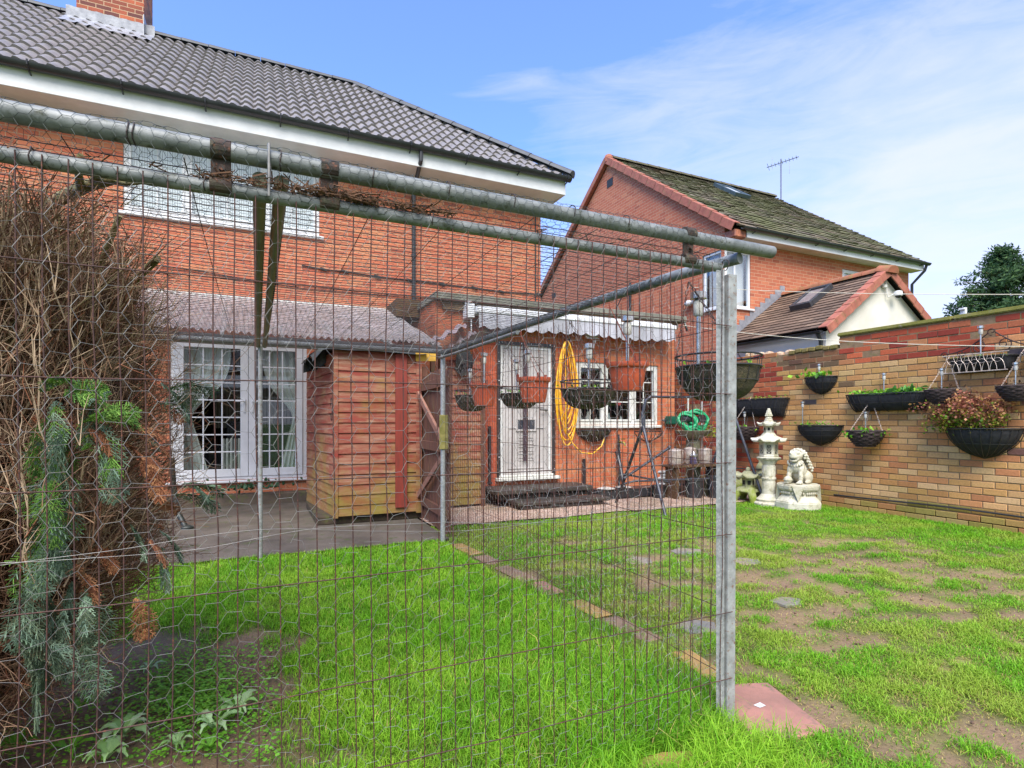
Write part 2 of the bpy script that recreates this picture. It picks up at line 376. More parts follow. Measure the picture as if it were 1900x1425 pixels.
# ================================================================== MAIN HOUSE
MY, MXR, MXL = 9.0, 4.715, -7.0
house = thing('brick_house', 'orange-red brick house with grey wavy roof tiles, white windows and single-storey kitchen extension', 'house', (0, MY, 0))
UW = (-1.636, .882, 4.05, 5.36)           # upstairs window
FD = (-1.09, .70, .36, 2.42)              # french doors
mb = MB(); wall(mb, 'Y', MY, MXL, MXR, 0, 5.44, [UW, FD], .12)
wall(mb, 'X', MXR, MY, 15.0, 0, 5.44); wall(mb, 'X', MXL, MY, 15.0, 0, 5.44); wall(mb, 'Y', 15.0, MXL, MXR, 0, 5.44)
mb.build('wall', brick_red, house)
mb = MB().box(MXL+.1, MXR-.1, 10.9, 11.0, 0, 5.3).box(MXL+.1, MXR-.1, MY+.13, 10.9, 2.6, 2.7).box(MXL+.1, MXR-.1, MY+.13, 10.9, .1, .3)
mb.build('room', dark_in, house)
# roof: 11.9 ridge
EY, EZ, RYY, RZ, HX, EXR = 8.50, 5.50, 11.9, 8.22, 1.85, 5.02
sl_len = math.hypot(RYY-EY, RZ-EZ); su = Vector((0, (RYY-EY)/sl_len, (RZ-EZ)/sl_len)); sn = Vector((0, -su.z, su.y))
pitch = .165; gauge = sl_len/13
V = []; Fq = []
us = np.arange(MXL-.3, EXR+.2, pitch/6)
for c in range(13):
    rows = [(c*gauge-.015, .008+.0), (c*gauge-.015, .044), ((c+1)*gauge-.015, .010)]
    b0 = len(V)
    for ri, (s, h) in enumerate(rows):
        jit = rng.normal(0, .0012)
        for u in us:
            ph = 2*math.pi*u/pitch; wv = .023*(math.sin(ph)+.28*math.sin(2*ph+.6))
            hh = (h+wv) if ri else h-.02+wv
            p = Vector((u, EY, EZ))+su*s+sn*(hh+jit); V.append(tuple(p))
    n = len(us)
    for ri in range(2):
        for k in range(n-1): a = b0+ri*n+k; Fq.append((a, a+1, a+n+1, a+n))
mb = MB(); mb.v = V; mb.f = Fq
rf = mb.build('roof', roof_grey, house, smooth=50)
bm = bmesh.new(); bm.from_mesh(rf.data); og = ORG[rf.name]
hp = Vector((HX, RYY, 0))-og; hd = Vector((EXR-HX, EY-RYY, 0)).normalized(); pn = Vector((-hd.y, hd.x, 0)); pn = pn if pn.x > 0 else -pn
bmesh.ops.bisect_plane(bm, geom=bm.verts[:]+bm.edges[:]+bm.faces[:], plane_co=Vector((HX, RYY, 0))-og, plane_no=pn, clear_outer=True)
bm.to_mesh(rf.data); bm.free()
MB().add([(EXR, EY, EZ), (EXR, 15.3, EZ), (HX, RYY, RZ)], [(0, 1, 2)]).add([(EXR, 15.3, EZ), (MXL, 15.3, EZ), (MXL, RYY, RZ), (HX, RYY, RZ)], [(0, 1, 2, 3)]).add([(MXL-.2, EY, EZ), (MXL-.2, RYY, RZ), (MXL-.2, 15.3, EZ)], [(0, 1, 2)]).build('roof_back', roof_grey, house)
mb = MB(); ridge_run(mb, (MXL, RYY, RZ-.02), (HX, RYY, RZ-.02), .12, .45); ridge_run(mb, (EXR+.03, EY-.05, EZ+.03), (HX, RYY, RZ), .11, .45)
mb.build('ridge_tiles', M('dark_ridge_tile', (.06, .065, .075), (.09, .095, .1), rough=.6, scale=6), house, smooth=40)
mb = MB().box(MXL, EXR-.04, 8.55, 8.575, 5.22, 5.50).box(EXR-.065, EXR-.04, 8.576, 15.2, 5.22, 5.50); mb.build('fascia', white, house, bevel=.004)
MB().box(MXL, EXR-.066, 8.576, MY-.001, 5.235, 5.25).box(MXR+.001, EXR-.066, MY, 15, 5.235, 5.25).build('soffit', white, house)
mb = MB(); gutter(mb, MXL, EXR+.02, 8.487, 5.50, .072); gutter_o = mb.build('gutter', black, house, smooth=40)
for i in range(13):
    x = -6.2+.93*i
    if x < EXR: MB().tube([(x, 8.55, 5.40), (x, 8.485, 5.41), (x, 8.412, 5.46), (x, 8.405, 5.515)], .011, 5).build('bracket', black, gutter_o)
dpx = onY(766, 400, MY).x
mb = MB().tube([(dpx, 8.495, 5.44), (dpx, 8.50, 5.30), (dpx, 8.70, 5.16), (dpx, 8.93, 5.02), (dpx, 8.94, 4.9), (dpx, 8.94, 3.1)], .034, 8)
for z in (4.6, 3.9, 3.25): mb.tube([(dpx, 8.94, z), (dpx, 8.94, z+.05)], .042, 8)
mb.build('downpipe', black, house, smooth=40)
mb = MB().tube([(4.60, 8.98, 5.1), (4.60, 8.98, 3.25)], .012, 6).build('cable', blackwire, house)
# slack cable run on the wall, clipped
pts = [onY(x, y, 8.985) for x, y in ((560, 492), (600, 500), (640, 504), (700, 513), (760, 520), (820, 527), (880, 534), (930, 541), (1000, 546))]
mb = MB().tube(pts, .010, 6)
for p in pts[1:]: mb.tube([p+Vector((-.05, -.005, .01)), p+Vector((.05, -.005, -.012))], .022, 6)
mb.build('cable', blackwire, house)
pts = [onY(x, y, 8.985) for x, y in ((120, 470), (350, 500), (560, 535), (730, 549), (800, 556))]
MB().tube(pts, .007, 5).build('cable', blackwire, house)
# upstairs window, three casements
ww = window(house, *UW, MY, [(onY(347, 300, MY).x-UW[0])/(UW[1]-UW[0]), (onY(492, 300, MY).x-UW[0])/(UW[1]-UW[0])], bars_h=(), bars_v=1, fr=.06)
mb = MB()
for k in range(84): x = UW[0]+.03*k; mb.box(x, x+.026, MY+.062+.004*(k % 2), MY+.067+.004*(k % 2), UW[2], UW[3]-.3)
mb.build('blind', blind_m, house)
# french doors
fd = MB(); x0, x1, z0, z1 = FD; d0, d1 = MY+.01, MY+.08
for q in ((x0, x1, z1-.06, z1), (x0, x1, z0, z0+.05), (x0, x0+.06, z0+.05, z1-.06), (x1-.06, x1, z0+.05, z1-.06)): fd.box(q[0], q[1], d0, d1, q[2], q[3])
fdo = fd.build('french_door', white, house, bevel=.006)
xm = (onY(437, 800, MY).x+onY(483, 800, MY).x)/2; xm = onY(461, 800, MY).x
for (a, b_, hs) in ((x0+.06, xm, -1), (xm, x1-.06, 1)):
    s = MB(); st = .105; p, q = z0+.05, z1-.06; e0, e1 = d0-.018, d1-.02
    s.box(a+.003, a+st, e0, e1, p, q).box(b_-st, b_-.003, e0, e1, p, q).box(a+st, b_-st, e0, e1, p, p+.11).box(a+st, b_-st, e0, e1, q-.1, q)
    for k in (1, 2): x = a+st+(b_-a-2*st)*k/3; s.box(x-.009, x+.009, e0+.02, e0+.034, p+.11, q-.1)
    for k in range(1, 7): z = p+.11+(q-.1-p-.11)*k/7; s.box(a+st, b_-st, e0+.019, e0+.035, z-.009, z+.009)
    so_ = s.build('door_leaf', white, fdo, bevel=.004)
    MB().box(a+st-.01, b_-st+.01, e0+.024, e0+.03, p+.1, q-.09).build('pane', glass_m, fdo)
    hx = xm+hs*.055; hz = 1.2+ (783-745)*8.2/1031
    MB().box(hx-.016, hx+.016, e0-.014, e0, hz-.16, hz+.03).tube([(hx, e0-.02, hz), (hx, e0-.05, hz), (hx+hs*.03, e0-.055, hz), (hx+hs*.12, e0-.055, hz)], .011, 8).box(hx-.006, hx+.006, e0-.016, e0-.014, hz-.13, hz-.09).build('handle', white, fdo, bevel=.002)
MB().box(x0-.05, x1+.05, MY-.06, MY+.009, z0-.045, z0-.003).build('threshold', white, fdo, bevel=.006)
# curtains and blinds just inside
def curtain(xa, xb, top, pinch, sgn):
    V = []; Fq = []; nu, nz = 30, 26
    for j in range(nz+1):
        t = j/nz; z = top-(top-z0)*t
        k = 1-.72*math.exp(-((z-pinch)/.42)**2) if z > pinch else .28+.35*min(1, (pinch-z)/.9)
        for i in range(nu+1):
            u = i/nu; x = xa+(xb-xa)*u*k; V.append((x, MY+.18+.028*math.sin(u*34+z*.7)*(.6+.4*k), z))
    for j in range(nz):
        for i in range(nu): a = j*(nu+1)+i; Fq.append((a, a+1, a+nu+2, a+nu+1))
    m_ = MB(); m_.v = V; m_.f = Fq; m_.build('curtain', curtain_m, house, smooth=60)
curtain(x0+.05, x0+.75, 2.5, 1.25, 1); curtain(x1-.03, x1-.62, 2.5, 1.25, -1)
mb = MB()
for k in range(22):
    x = -.62+.052*k; mb.box(x, x+.045, 10.2+.006*(k % 2), 10.208+.006*(k % 2), 1.1, 2.25)
mb.build('blind', vert_blind, house)
mb = MB().box(-.95, .6, 9.9, 10.15, .3, .85).box(-.42, -.05, 9.6, 9.9, .3, 1.22).box(.12, .55, 9.6, 9.95, .3, 1.15); mb.build('sofa', M('charcoal_cloth', (.02, .025, .03), (.035, .04, .05), rough=.9), house, bevel=.05, segs=3)
mb = MB()
for k in range(7): mb.box(-.48+.055*k, -.44+.055*k, 9.5, 9.56, .42, .95)
mb.build('radiator', curtain_m, house, bevel=.01)
# low brick plinth and mossy kerb in front of the french doors
MB().box(-2.6, .95, 8.76, 8.99, .0, .17).build('plinth', M('mossy_concrete', srgb(96,84,72), srgb(70,62,54), rough=.95, scale=6, moss=srgb(86,104,34)), house, bevel=.012)
# ---- chimney
ch = MB(); cx0, cx1, cy0, cy1 = -2.77, -1.80, 11.62, 12.5
for a in (0,): ch.box(cx0, cx1, cy0, cy1, 7.6, 9.9).box(cx0-.04, cx1+.04, cy0-.04, cy1+.04, 9.9, 10.1)
cho = ch.build('chimney', brick_ch, house, bevel=.004)
fl = MB(); b0 = Vector((cx0-.12, 11.05, EZ+(11.05-EY)*(RZ-EZ)/(RYY-EY)+.055)); 
for (xa, xb, ya, yb, up) in ((cx0-.14, cx1+.16, 11.18, cy0, .06),):
    za = EZ+(ya-EY)*(RZ-EZ)/(RYY-EY)+up; zb = EZ+(yb-EY)*(RZ-EZ)/(RYY-EY)+up
    nU = 24; vs = []; 
    for yy, zz in ((ya, za), (yb, zb), (yb-.012, zb+.16)):
        for k in range(nU+1): x = xa+(xb-xa)*k/nU; vs.append((min(max(x, cx0-.14), cx1+.16), yy+.02*math.sin(k*2.1)*(yy == ya), zz+.008*math.sin(k*1.7)))
    fs = [(r*(nU+1)+k, r*(nU+1)+k+1, (r+1)*(nU+1)+k+1, (r+1)*(nU+1)+k) for r in range(2) for k in range(nU)]
    fl.add(vs, fs)
fl.box(cx1, cx1+.012, cy0-.1, cy1, 7.85, 8.33); fl.build('flashing', lead, cho, smooth=50)
# ---- extension
XY, XL, XR, XZ = 7.5, 2.27, 6.52, 2.90
DR = (3.25, 4.12, .385, 2.34); KW = (4.56, 6.17, 1.15, 2.15)
mb = MB(); wall(mb, 'Y', XY, XL, XR, 0, XZ, [DR, KW], .1); wall(mb, 'X', XL, XY, MY, 0, XZ); wall(mb, 'X', XR, XY, 10.5, 0, XZ); wall(mb, 'Y', 10.5, MXR, XR, 0, XZ)
mb.build('extension_wall', brick_ext, house)
MB().box(XL+.02, XR-.02, XY+1.2, XY+1.25, 0, 2.85).build('room', dark_in, house)
MB().box(XL-.04, XR+.16, XY-.13, MY-.005, XZ+.002, XZ+.10).box(MXR+.005, XR+.16, MY-.004, 10.7, XZ+.003, XZ+.101).build('flat_roof', concrete_f, house, bevel=.008)
MB().box(XL+.1, XR+.02, XY-.06, XY-.004, XZ-.12, XZ-.002).build('fascia', M('stained_fascia', srgb(120,96,70), srgb(86,64,46), rough=.8), house)
p = onY(727, 560, 8.6); q = onY(812, 600, 8.6)
MB().box(p.x, q.x, 8.3, 8.98, q.z, p.z).build('timber_bearer', timber_old, house, bevel=.01)
MB().tube([(q.x-.08, 8.24, (p.z+q.z)/2), (q.x+.02, 8.24, (p.z+q.z)/2-.02)], [.05, .06], 8).build('vent_pipe', black, house)
# kitchen window (three lights)
kw = window(house, *KW, XY, [.335, .68], bars_h=(.36, .74), bars_v=1, fr=.06, mat=offwhite)
for x, h_ in ((4.75, .16), (4.9, .22), (5.05, .12), (5.3, .2), (5.55, .14), (5.75, .24), (5.95, .15)): MB().lathe((x, XY+.2, 1.15), [(.03, 0), (.045, h_*.5), (.02, h_*.8), (.022, h_)], 10).build('bottle', M('kitchen_clutter', (.45, .4, .36), (.2, .3, .3), rough=.4), house, smooth=40)
MB().ell((5.5, XY+.2, 1.5), (.05, .04, .035), 8, 6).build('red_flower', M('red_petal', (.6, .03, .03), (.5, .02, .02)), house)
# back door
x0, x1, z0, z1 = DR; dr = MB()
dr.box(x0, x0+.05, XY+.0, XY+.08, z0, z1).box(x1-.05, x1, XY, XY+.08, z0, z1).box(x0+.05, x1-.05, XY, XY+.08, z1-.05, z1)
kd = thing  # noqa
door = dr.build('door', M('door_frame_white', (.66, .67, .66), (.52, .52, .5), rough=.5), house, bevel=.004)
door_w = M('weathered_white_door', srgb(186,182,180), srgb(158,153,150), rough=.55, scale=2.2, stretch=(1, 1, .35), bmp=.1)
s = MB().box(x0+.052, x1-.052, XY+.01, XY+.06, z0+.03, z1-.052)
def moulding(mb_, a, b_, p, q, t=.018, d=.012, Y=XY+.01):
    for r_ in ((a, b_, p, p+t), (a, b_, q-t, q), (a, a+t, p+t, q-t), (b_-t, b_, p+t, q-t)): mb_.box(r_[0], r_[1], Y-d, Y+.002, r_[2], r_[3])
cxm = (x0+x1)/2
moulding(s, x0+.13, x1-.13, 1.42, 2.2); moulding(s, x0+.2, x1-.2, 1.5, 2.12, t=.012, d=.008); moulding(s, x0+.13, x1-.13, .5, 1.12)
for k in range(4): moulding(s, cxm-.13, cxm+.13, .62+.1*k, .67+.1*k, t=.01, d=.009)
s.box(x0+.052, x1-.052, XY-.004, XY+.008, z0+.03, z0+.09)
s.build('door_leaf', door_w, door, bevel=.002)
arc = [(cxm-.13, XY-.008, 1.58)]+[(cxm-.13*math.cos(math.pi*k/14), XY-.008, 1.74+.13*math.sin(math.pi*k/14)) for k in range(15)]+[(cxm+.13, XY-.008, 1.58)]
MB().prism(arc, (0, .02, 0)).build('arched_pane', M('dark_pane', (.03, .035, .05), (.05, .055, .07), rough=.1), door)
lf = MB(); moulding(lf, cxm-.17, cxm+.17, 1.06, 1.26, t=.03, d=.014, Y=XY+.006); lf.build('cat_flap_frame', door_w, door, bevel=.003)
MB().box(cxm-.14, cxm+.14, XY-.004, XY+.009, 1.09, 1.23).build('cat_flap', M('dark_pane', (.03,.03,.03)), door)
MB().tube([(x1-.1, XY+.01, 1.38), (x1-.1, XY-.05, 1.38), (x1-.22, XY-.055, 1.385)], .012, 8).build('handle', M('tarnished_steel', (.2, .2, .2), (.12, .1, .09), rough=.4, metal=.8, scale=20), door)
dm = MB(); bx = [(x0-.05, x0-.002, z0, z1+.05), (x1+.002, x1+.05, z0, z1+.05), (x0-.002, x1+.002, z1+.002, z1+.05)]
for q in bx: dm.box(q[0], q[1], XY-.03, XY-.002, q[2], q[3])
dm.build('door_surround', black, door)
for q in [(x1+.025, z0+.1+k*.125) for k in range(16)]+[(x0+.02+k*.16, z1+.03) for k in range(6)]+[(x0-.026, z0+.3+k*.28) for k in range(7)]:
    MB().ell((q[0], XY-.04, q[1]), (.009, .009, .009), 6, 4).build('fairy_light', white, door)
MB().box(x0-.08, x1+.1, XY-.10, XY-.004, z0-.05, z0-.004).box(x0-.02, x1+.02, XY-.06, XY-.004, z0+.0, z0+.03).build('door_sill', offwhite, door, bevel=.006)
# bright red painted strip left of the door
MB().box(2.83, x0-.06, XY-.012, XY-.003, .18, XZ-.16).build('painted_render', brick_mat('smooth_orange_brick', [(.0, srgb(182,84,56)), (.5, srgb(198,100,66)), (1, srgb(172,78,54))], srgb(176,92,66), ms=.004), house)
MB().box(2.6, 3.2, XY-.02, XY-.003, 0, .17).build('plinth', MATS['mossy_concrete'], house)
# ================================================================== NEIGHBOUR HOUSE
NX0, NX1, NY0, NY1, NRY, NEZ, NRZ = 9.1, 15.55, 8.9, 17.5, 13.18, 5.30, 8.68
nb = thing('brick_house', 'neighbouring pink-brick gabled house with mossy roof and white-rendered side extension, beyond the garden wall', 'house', (NX0, NY0, 0))
wx1 = onY(1393, 500, NY0).x; wz0, wz1 = 3.68, 4.92
ow2 = (onY(1563, 500, NY0).x, onY(1610, 500, NY0).x, 3.75, 4.92)
mb = MB(); wall(mb, 'Y', NY0, NX0, NX1, 0, NEZ+.1, [(NX0, wx1, wz0, wz1), ow2], .1)
# gable: polygon with corner-window opening
rzat = lambda y: (NRZ-.12)-abs(y-NRY)*(NRZ-NEZ)/(NRY-NY0+.35)
gy = 9.54
for q in (((NX0, NY0, 0), (NX0, gy, 0), (NX0, gy, wz0), (NX0, NY0, wz0)), ((NX0, NY0, wz1), (NX0, gy, wz1), (NX0, gy, rzat(gy)), (NX0, NY0, rzat(NY0)))): mb.quad(*q)
mb.add([(NX0, gy, 0), (NX0, NY1, 0), (NX0, NY1, rzat(NY1)), (NX0, NRY, rzat(NRY)), (NX0, gy, rzat(gy))], [(0, 1, 2, 3, 4)])
mb.add([(NX1, NY0, 0), (NX1, NY1, 0), (NX1, NY1, rzat(NY1)), (NX1, NRY, rzat(NRY)), (NX1, NY0, rzat(NY0))], [(0, 1, 2, 3, 4)])
wall(mb, 'Y', NY1, NX0, NX1, 0, NEZ); mb.build('wall', brick_nb, nb)
MB().box(NX0+.9, NX1-.1, NY0+1.4, NY0+1.5, 0, 5).build('room', dark_in, nb)
fr = .055; cw = MB()
cw.box(NX0+.001, NX0+.07, NY0+.001, NY0+.07, wz0, wz1)
cw.box(NX0+.07, wx1, NY0+.02, NY0+.08, wz0, wz0+fr).box(NX0+.07, wx1, NY0+.02, NY0+.08, wz1-fr, wz1).box(wx1-fr, wx1, NY0+.021, NY0+.079, wz0+fr, wz1-fr)
cw.box(NX0+.02, NX0+.08, NY0+.07, gy, wz0, wz0+fr).box(NX0+.02, NX0+.08, NY0+.07, gy, wz1-fr, wz1).box(NX0+.021, NX0+.079, gy-fr, gy, wz0+fr, wz1-fr)
cw.box(NX0+.3, NX0+.34, NY0+.02, NY0+.08, wz0+fr, wz1-fr)
cwo = cw.build('corner_window', white, nb, bevel=.004)
MB().box(NX0+.07, wx1-fr, NY0+.045, NY0+.05, wz0+fr, wz1-fr).box(NX0+.045, NX0+.05, NY0+.07, gy-fr, wz0+fr, wz1-fr).build('pane', glass_m, cwo)
MB().box(NX0-.05, wx1+.07, NY0-.05, NY0+.019, wz0-.045, wz0-.003).box(NX0-.05, NX0+.019, NY0+.02, gy+.07, wz0-.045, wz0-.003).build('sill', white, cwo, bevel=.006)
MB().box(NX0+.14, wx1, NY0+.2, NY0+.21, wz0, wz1).box(NX0+.2, NX0+.21, NY0+.25, gy, wz0, wz1).build('blind', blind_m, nb)
window(nb, *ow2, NY0, [.5], fr=.055); MB().box(ow2[0], ow2[1], NY0+.2, NY0+.21, wz0, wz1).build('blind', blind_m, nb)
# tiled roofs with real courses
def tiled(name, parent, mat, e0, e1, r0, r1, gauge_, tw, colors, th=.022, jit=.004):
    """e0->e1 eave line, r0->r1 ridge line"""
    e0, e1, r0, r1 = map(Vector, (e0, e1, r0, r1)); sl_ = ((r0-e0).length); nr = round(sl_/gauge_); V = []; Fq = []; T = []
    nrm = (e1-e0).cross(r0-e0).normalized(); nrm = nrm if nrm.z > 0 else -nrm
    for r in range(nr):
        a0 = e0.lerp(r0, r/nr); a1 = e1.lerp(r1, r/nr); b0_ = e0.lerp(r0, (r+1)/nr+.01); b1_ = e1.lerp(r1, (r+1)/nr+.01)
        nc = max(2, round((a1-a0).length/tw)); off = .5*(r % 2)
        edges = [0]+[(k+off)/nc for k in range(0 if off else 1, nc)]+[1]
        for ka, kb in zip(edges[:-1], edges[1:]):
            if kb-ka < .001: continue
            g = (kb-ka)*.012; j = rng.normal(0, jit)
            A = a0.lerp(a1, ka+g)+nrm*(th+j); B = a0.lerp(a1, kb-g)+nrm*(th+j+rng.normal(0, jit*.5)); C_ = b0_.lerp(b1_, kb-g)+nrm*(.004+j*.3); D_ = b0_.lerp(b1_, ka+g)+nrm*(.004+j*.3)
            A2 = A-nrm*(th*1.1); B2 = B-nrm*(th*1.1); i = len(V)
            V += [A, B, C_, D_, A2, B2, A, B]; Fq += [(i, i+1, i+2, i+3), (i+4, i+5, i+7, i+6)]
            w_ = rng.choice(len(colors)); c = np.array(colors[w_])*rng.uniform(.8, 1.2)
            if mat is roof_moss:
                m_ = fbm(A.x*.8, A.y*.8, 3)+fbm(A.x*4, A.y*4, 9)*.6; k_ = min(1, max(0, .55+m_*.9)); c = c*(1-k_)+np.array((.15, .155, .07))*k_
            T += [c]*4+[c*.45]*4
    V = np.array([tuple(v) for v in V]); Fa = np.array(Fq)
    # underlay
    base = len(V); V = np.vstack([V, [tuple(e0), tuple(e1), tuple(r1), tuple(r0)]]); T += [np.array((.02, .02, .02))]*4; Fa = np.vstack([Fa, [[base, base+1, base+2, base+3]]])
    return np_mesh(name, V, [Fa], mat, parent, tint=np.array(T))
ey, ex0, ex1 = NY0-.36, NX0-.04, NX1+.14
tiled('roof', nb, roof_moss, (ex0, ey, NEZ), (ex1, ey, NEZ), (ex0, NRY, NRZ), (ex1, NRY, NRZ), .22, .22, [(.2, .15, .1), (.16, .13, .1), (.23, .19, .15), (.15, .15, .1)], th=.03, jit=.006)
MB().quad((ex0, NY1+.4, NEZ), (ex1, NY1+.4, NEZ), (ex1, NRY, NRZ), (ex0, NRY, NRZ)).build('roof_back', M('brown_tile_plain', (.1, .08, .06)), nb)
mb = MB()    # red verge tiles stepping up the gable
e = Vector((ex0, ey, NEZ)); r_ = Vector((ex0, NRY, NRZ)); nv = 15; dsl = (r_-e).normalized(); nn = dsl.cross(Vector((1, 0, 0))); nn = nn if nn.z > 0 else -nn
for i in range(nv):
    a = e.lerp(r_, i/nv); b_ = e.lerp(r_, (i+1.06)/nv)
    mb.obox((a+b_)/2+Vector((0, 0, 0))+nn*(.035+.012*0), dsl+nn*-.045, (1, 0, 0), nn, (b_-a).length/2, .075, .012)
    mb.obox((a+b_)/2+Vector((-.07, 0, 0))-nn*.05, dsl+nn*-.045, (1, 0, 0), nn, (b_-a).length/2, .01, .09)
e2 = Vector((ex0, NY1+.4, NEZ)); mb.bar(e2-nn*.04+Vector((-.03, 0, 0)), r_-nn*.04+Vector((-.03, 0, 0)), .16, .12)
mb.lathe((ex0+.02, NRY, NRZ-.12), [(.12, 0), (.13, .12), (.1, .2), (.03, .24)], 12)
mb.build('verge_tiles', terracotta_ridge, nb, bevel=.006)
mb = MB(); ridge_run(mb, (ex0+.1, NRY, NRZ-.01), (ex1, NRY, NRZ-.01), .13, .42); mb.build('ridge_tiles', M('mossy_ridge', (.12, .1, .07), (.08, .08, .045), rough=.95, scale=7, moss=(.1, .11, .03)), nb, smooth=40)
MB().box(ex0+.35, ex1-.05, ey+.04, ey+.062, NEZ-.2, NEZ+.0).build('fascia', white, nb)
MB().box(ex0+.35, ex1-.05, ey+.063, NY0-.001, NEZ-.19, NEZ-.178).build('soffit', offwhite, nb)
MB().box(ex0+.02, ex0+.34, ey+.05, NY0-.002, NEZ-.22, NEZ-.05).build('kneeler', M('kneeler_brick', srgb(190,120,90), srgb(120,70,54)), nb, bevel=.02)
mb = MB(); gutter(mb, ex0+.15, ex1+.05, ey-.03, NEZ-.02, .06); g2 = mb.build('gutter', black, nb, smooth=40)
for k in range(7): x = ex0+.5+k*.98; MB().tube([(x, ey+.05, NEZ-.1), (x, ey-.03, NEZ-.09), (x, ey-.095, NEZ-.01)], .012, 5).build('bracket', black, g2)
MB().tube([(ex1-.05, ey-.03, NEZ-.05), (ex1-.05, ey+.02, NEZ-.2), (ex1-.1, NY0-.06, NEZ-.5), (ex1-.1, NY0-.06, 2.5)], .035, 8).build('downpipe', black, nb, smooth=40)
dp = onX(1169, 500, NX0-.05); MB().tube([(NX0-.05, dp.y, 4.9), (NX0-.05, dp.y, 2.6)], .035, 8).tube([(NX0-.05, dp.y, 3.9), (NX0-.06, dp.y+.35, 4.0), (NX0-.06, dp.y+.55, 4.4), (NX0-.06, dp.y+.2, 4.75)], .015, 6).build('downpipe', black, nb, smooth=40)
v = onX(1132, 339, NX0); MB().box(NX0-.012, NX0-.002, v.y-.14, v.y+.14, v.z-.11, v.z+.11).build('air_vent', M('dark_vent', (.03, .03, .03)), nb)
v = onX(1028, 548, NX0); MB().box(NX0-.012, NX0-.002, v.y-.12, v.y+.12, v.z-.08, v.z+.08).build('air_vent', MATS['dark_vent'], nb)
# roof window in mossy roof
rn = Vector((0, -(NRZ-NEZ), NRY-ey)).normalized(); rp0 = Vector((0, ey, NEZ)); rsu = Vector((0, NRY-ey, NRZ-NEZ)).normalized()
A = onP(1322, 346, rp0, rn); B = onP(1391, 371, rp0, rn)
rw = MB(); x0, x1 = A.x-.05, A.x+.85; s0 = (B-rp0).dot(rsu); s1 = (A-rp0).dot(rsu)
s0, s1 = min(s0, s1), max(s0, s1)
def rp(x, s, h=0): return Vector((x, ey, NEZ))+rsu*s+rn*h
x0 = min(A.x, B.x); x1 = max(A.x, B.x)
for (a, b_, c, d) in ((x0, x1, s0, s0+.07), (x0, x1, s1-.07, s1), (x0, x0+.07, s0+.07, s1-.07), (x1-.07, x1, s0+.07, s1-.07)):
    rw.obox(rp((a+b_)/2, (c+d)/2, .06), (1, 0, 0), rsu, rn, (b_-a)/2, (d-c)/2, .06)
rwo = rw.build('roof_window', M('roof_window_frame', (.06, .09, .11), (.04, .06, .07), rough=.4), nb, bevel=.006)
MB().obox(rp((x0+x1)/2, (s0+s1)/2, .075), (1, 0, 0), rsu, rn, (x1-x0)/2-.07, (s1-s0)/2-.07, .006).build('pane', M('roof_glass', (.8, .84, .88), (.7, .74, .78), rough=.15), rwo)
# rendered extension
GY, GX0, GXR, GZR, GZE = 6.65, 9.15, 10.92, 4.09, 2.88; GX1 = 2*GXR-GX0+.2
mb = MB().add([(GX0+.14, GY+.06, 0), (GX1-.14, GY+.06, 0), (GX1-.14, GY+.06, GZE-.06), (GXR, GY+.06, GZR-.08), (GX0+.14, GY+.06, GZE-.06)], [(0, 1, 2, 3, 4)])
mb.box(GX0+.14, GX0+.3, GY+.061, NY0-.002, 0, GZE-.05).box(GX1-.3, GX1-.14, GY+.061, NY0-.002, 0, GZE-.05); mb.build('extension_wall', render_w, nb)
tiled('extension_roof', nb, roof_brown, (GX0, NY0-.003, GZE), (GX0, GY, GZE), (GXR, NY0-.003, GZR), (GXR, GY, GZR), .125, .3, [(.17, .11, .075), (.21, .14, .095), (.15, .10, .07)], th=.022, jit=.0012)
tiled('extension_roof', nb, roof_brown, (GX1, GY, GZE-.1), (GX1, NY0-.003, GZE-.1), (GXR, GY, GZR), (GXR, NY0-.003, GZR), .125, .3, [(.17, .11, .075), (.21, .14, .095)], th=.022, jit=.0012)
mb = MB(); ridge_run(mb, (GXR, GY-.06, GZR-.02), (GXR, NY0, GZR-.02), .13, .45); mb.add(*half_round((GXR, GY-.13, GZR-.07), (GXR, GY+.12, GZR), .16)); mb.build('ridge_tiles', M('brown_ridge', srgb(168,98,72), srgb(130,90,60), rough=.8, scale=6, moss=srgb(130,128,60)), nb, smooth=40)
mb = MB()
for (ea, ra) in (((GX0-.02, GY-.06, GZE-.03), (GXR-.08, GY-.06, GZR-.03)), ((GX1+.02, GY-.06, GZE-.13), (GXR+.08, GY-.06, GZR-.03))):
    ea = Vector(ea); ra = Vector(ra); d = (ra-ea).normalized(); n_ = d.cross(Vector((0, 1, 0))); n_ = n_ if n_.z > 0 else -n_
    for i in range(8):
        a = ea.lerp(ra, i/8); b_ = ea.lerp(ra, (i+1.06)/8); mb.obox((a+b_)/2+n_*.03+Vector((0, .06, 0)), d-n_*.05, (0, 1, 0), n_, (b_-a).length/2, .08, .012); mb.obox((a+b_)/2-n_*.04-Vector((0, .02, 0)), d-n_*.05, (0, 1, 0), n_, (b_-a).length/2, .012, .075)
mb.build('verge_tiles', terracotta_ridge, nb, bevel=.005)
mb = MB(); pts = [(math.cos(math.pi+math.pi*k/8)*.055, math.sin(math.pi+math.pi*k/8)*.055) for k in range(9)]
mb.prism([(GX0-.03+a, GY+.02, GZE-.05+b_) for a, b_ in pts], (0, NY0-GY-.03, 0)); mb.build('gutter', black, nb, smooth=40)
MB().tube([(GX0-.03, GY+.1, GZE-.1), (GX0+.06, GY+.1, GZE-.22), (GX0+.08, GY+.1, 1.8)], .035, 8).build('downpipe', black, nb, smooth=40)
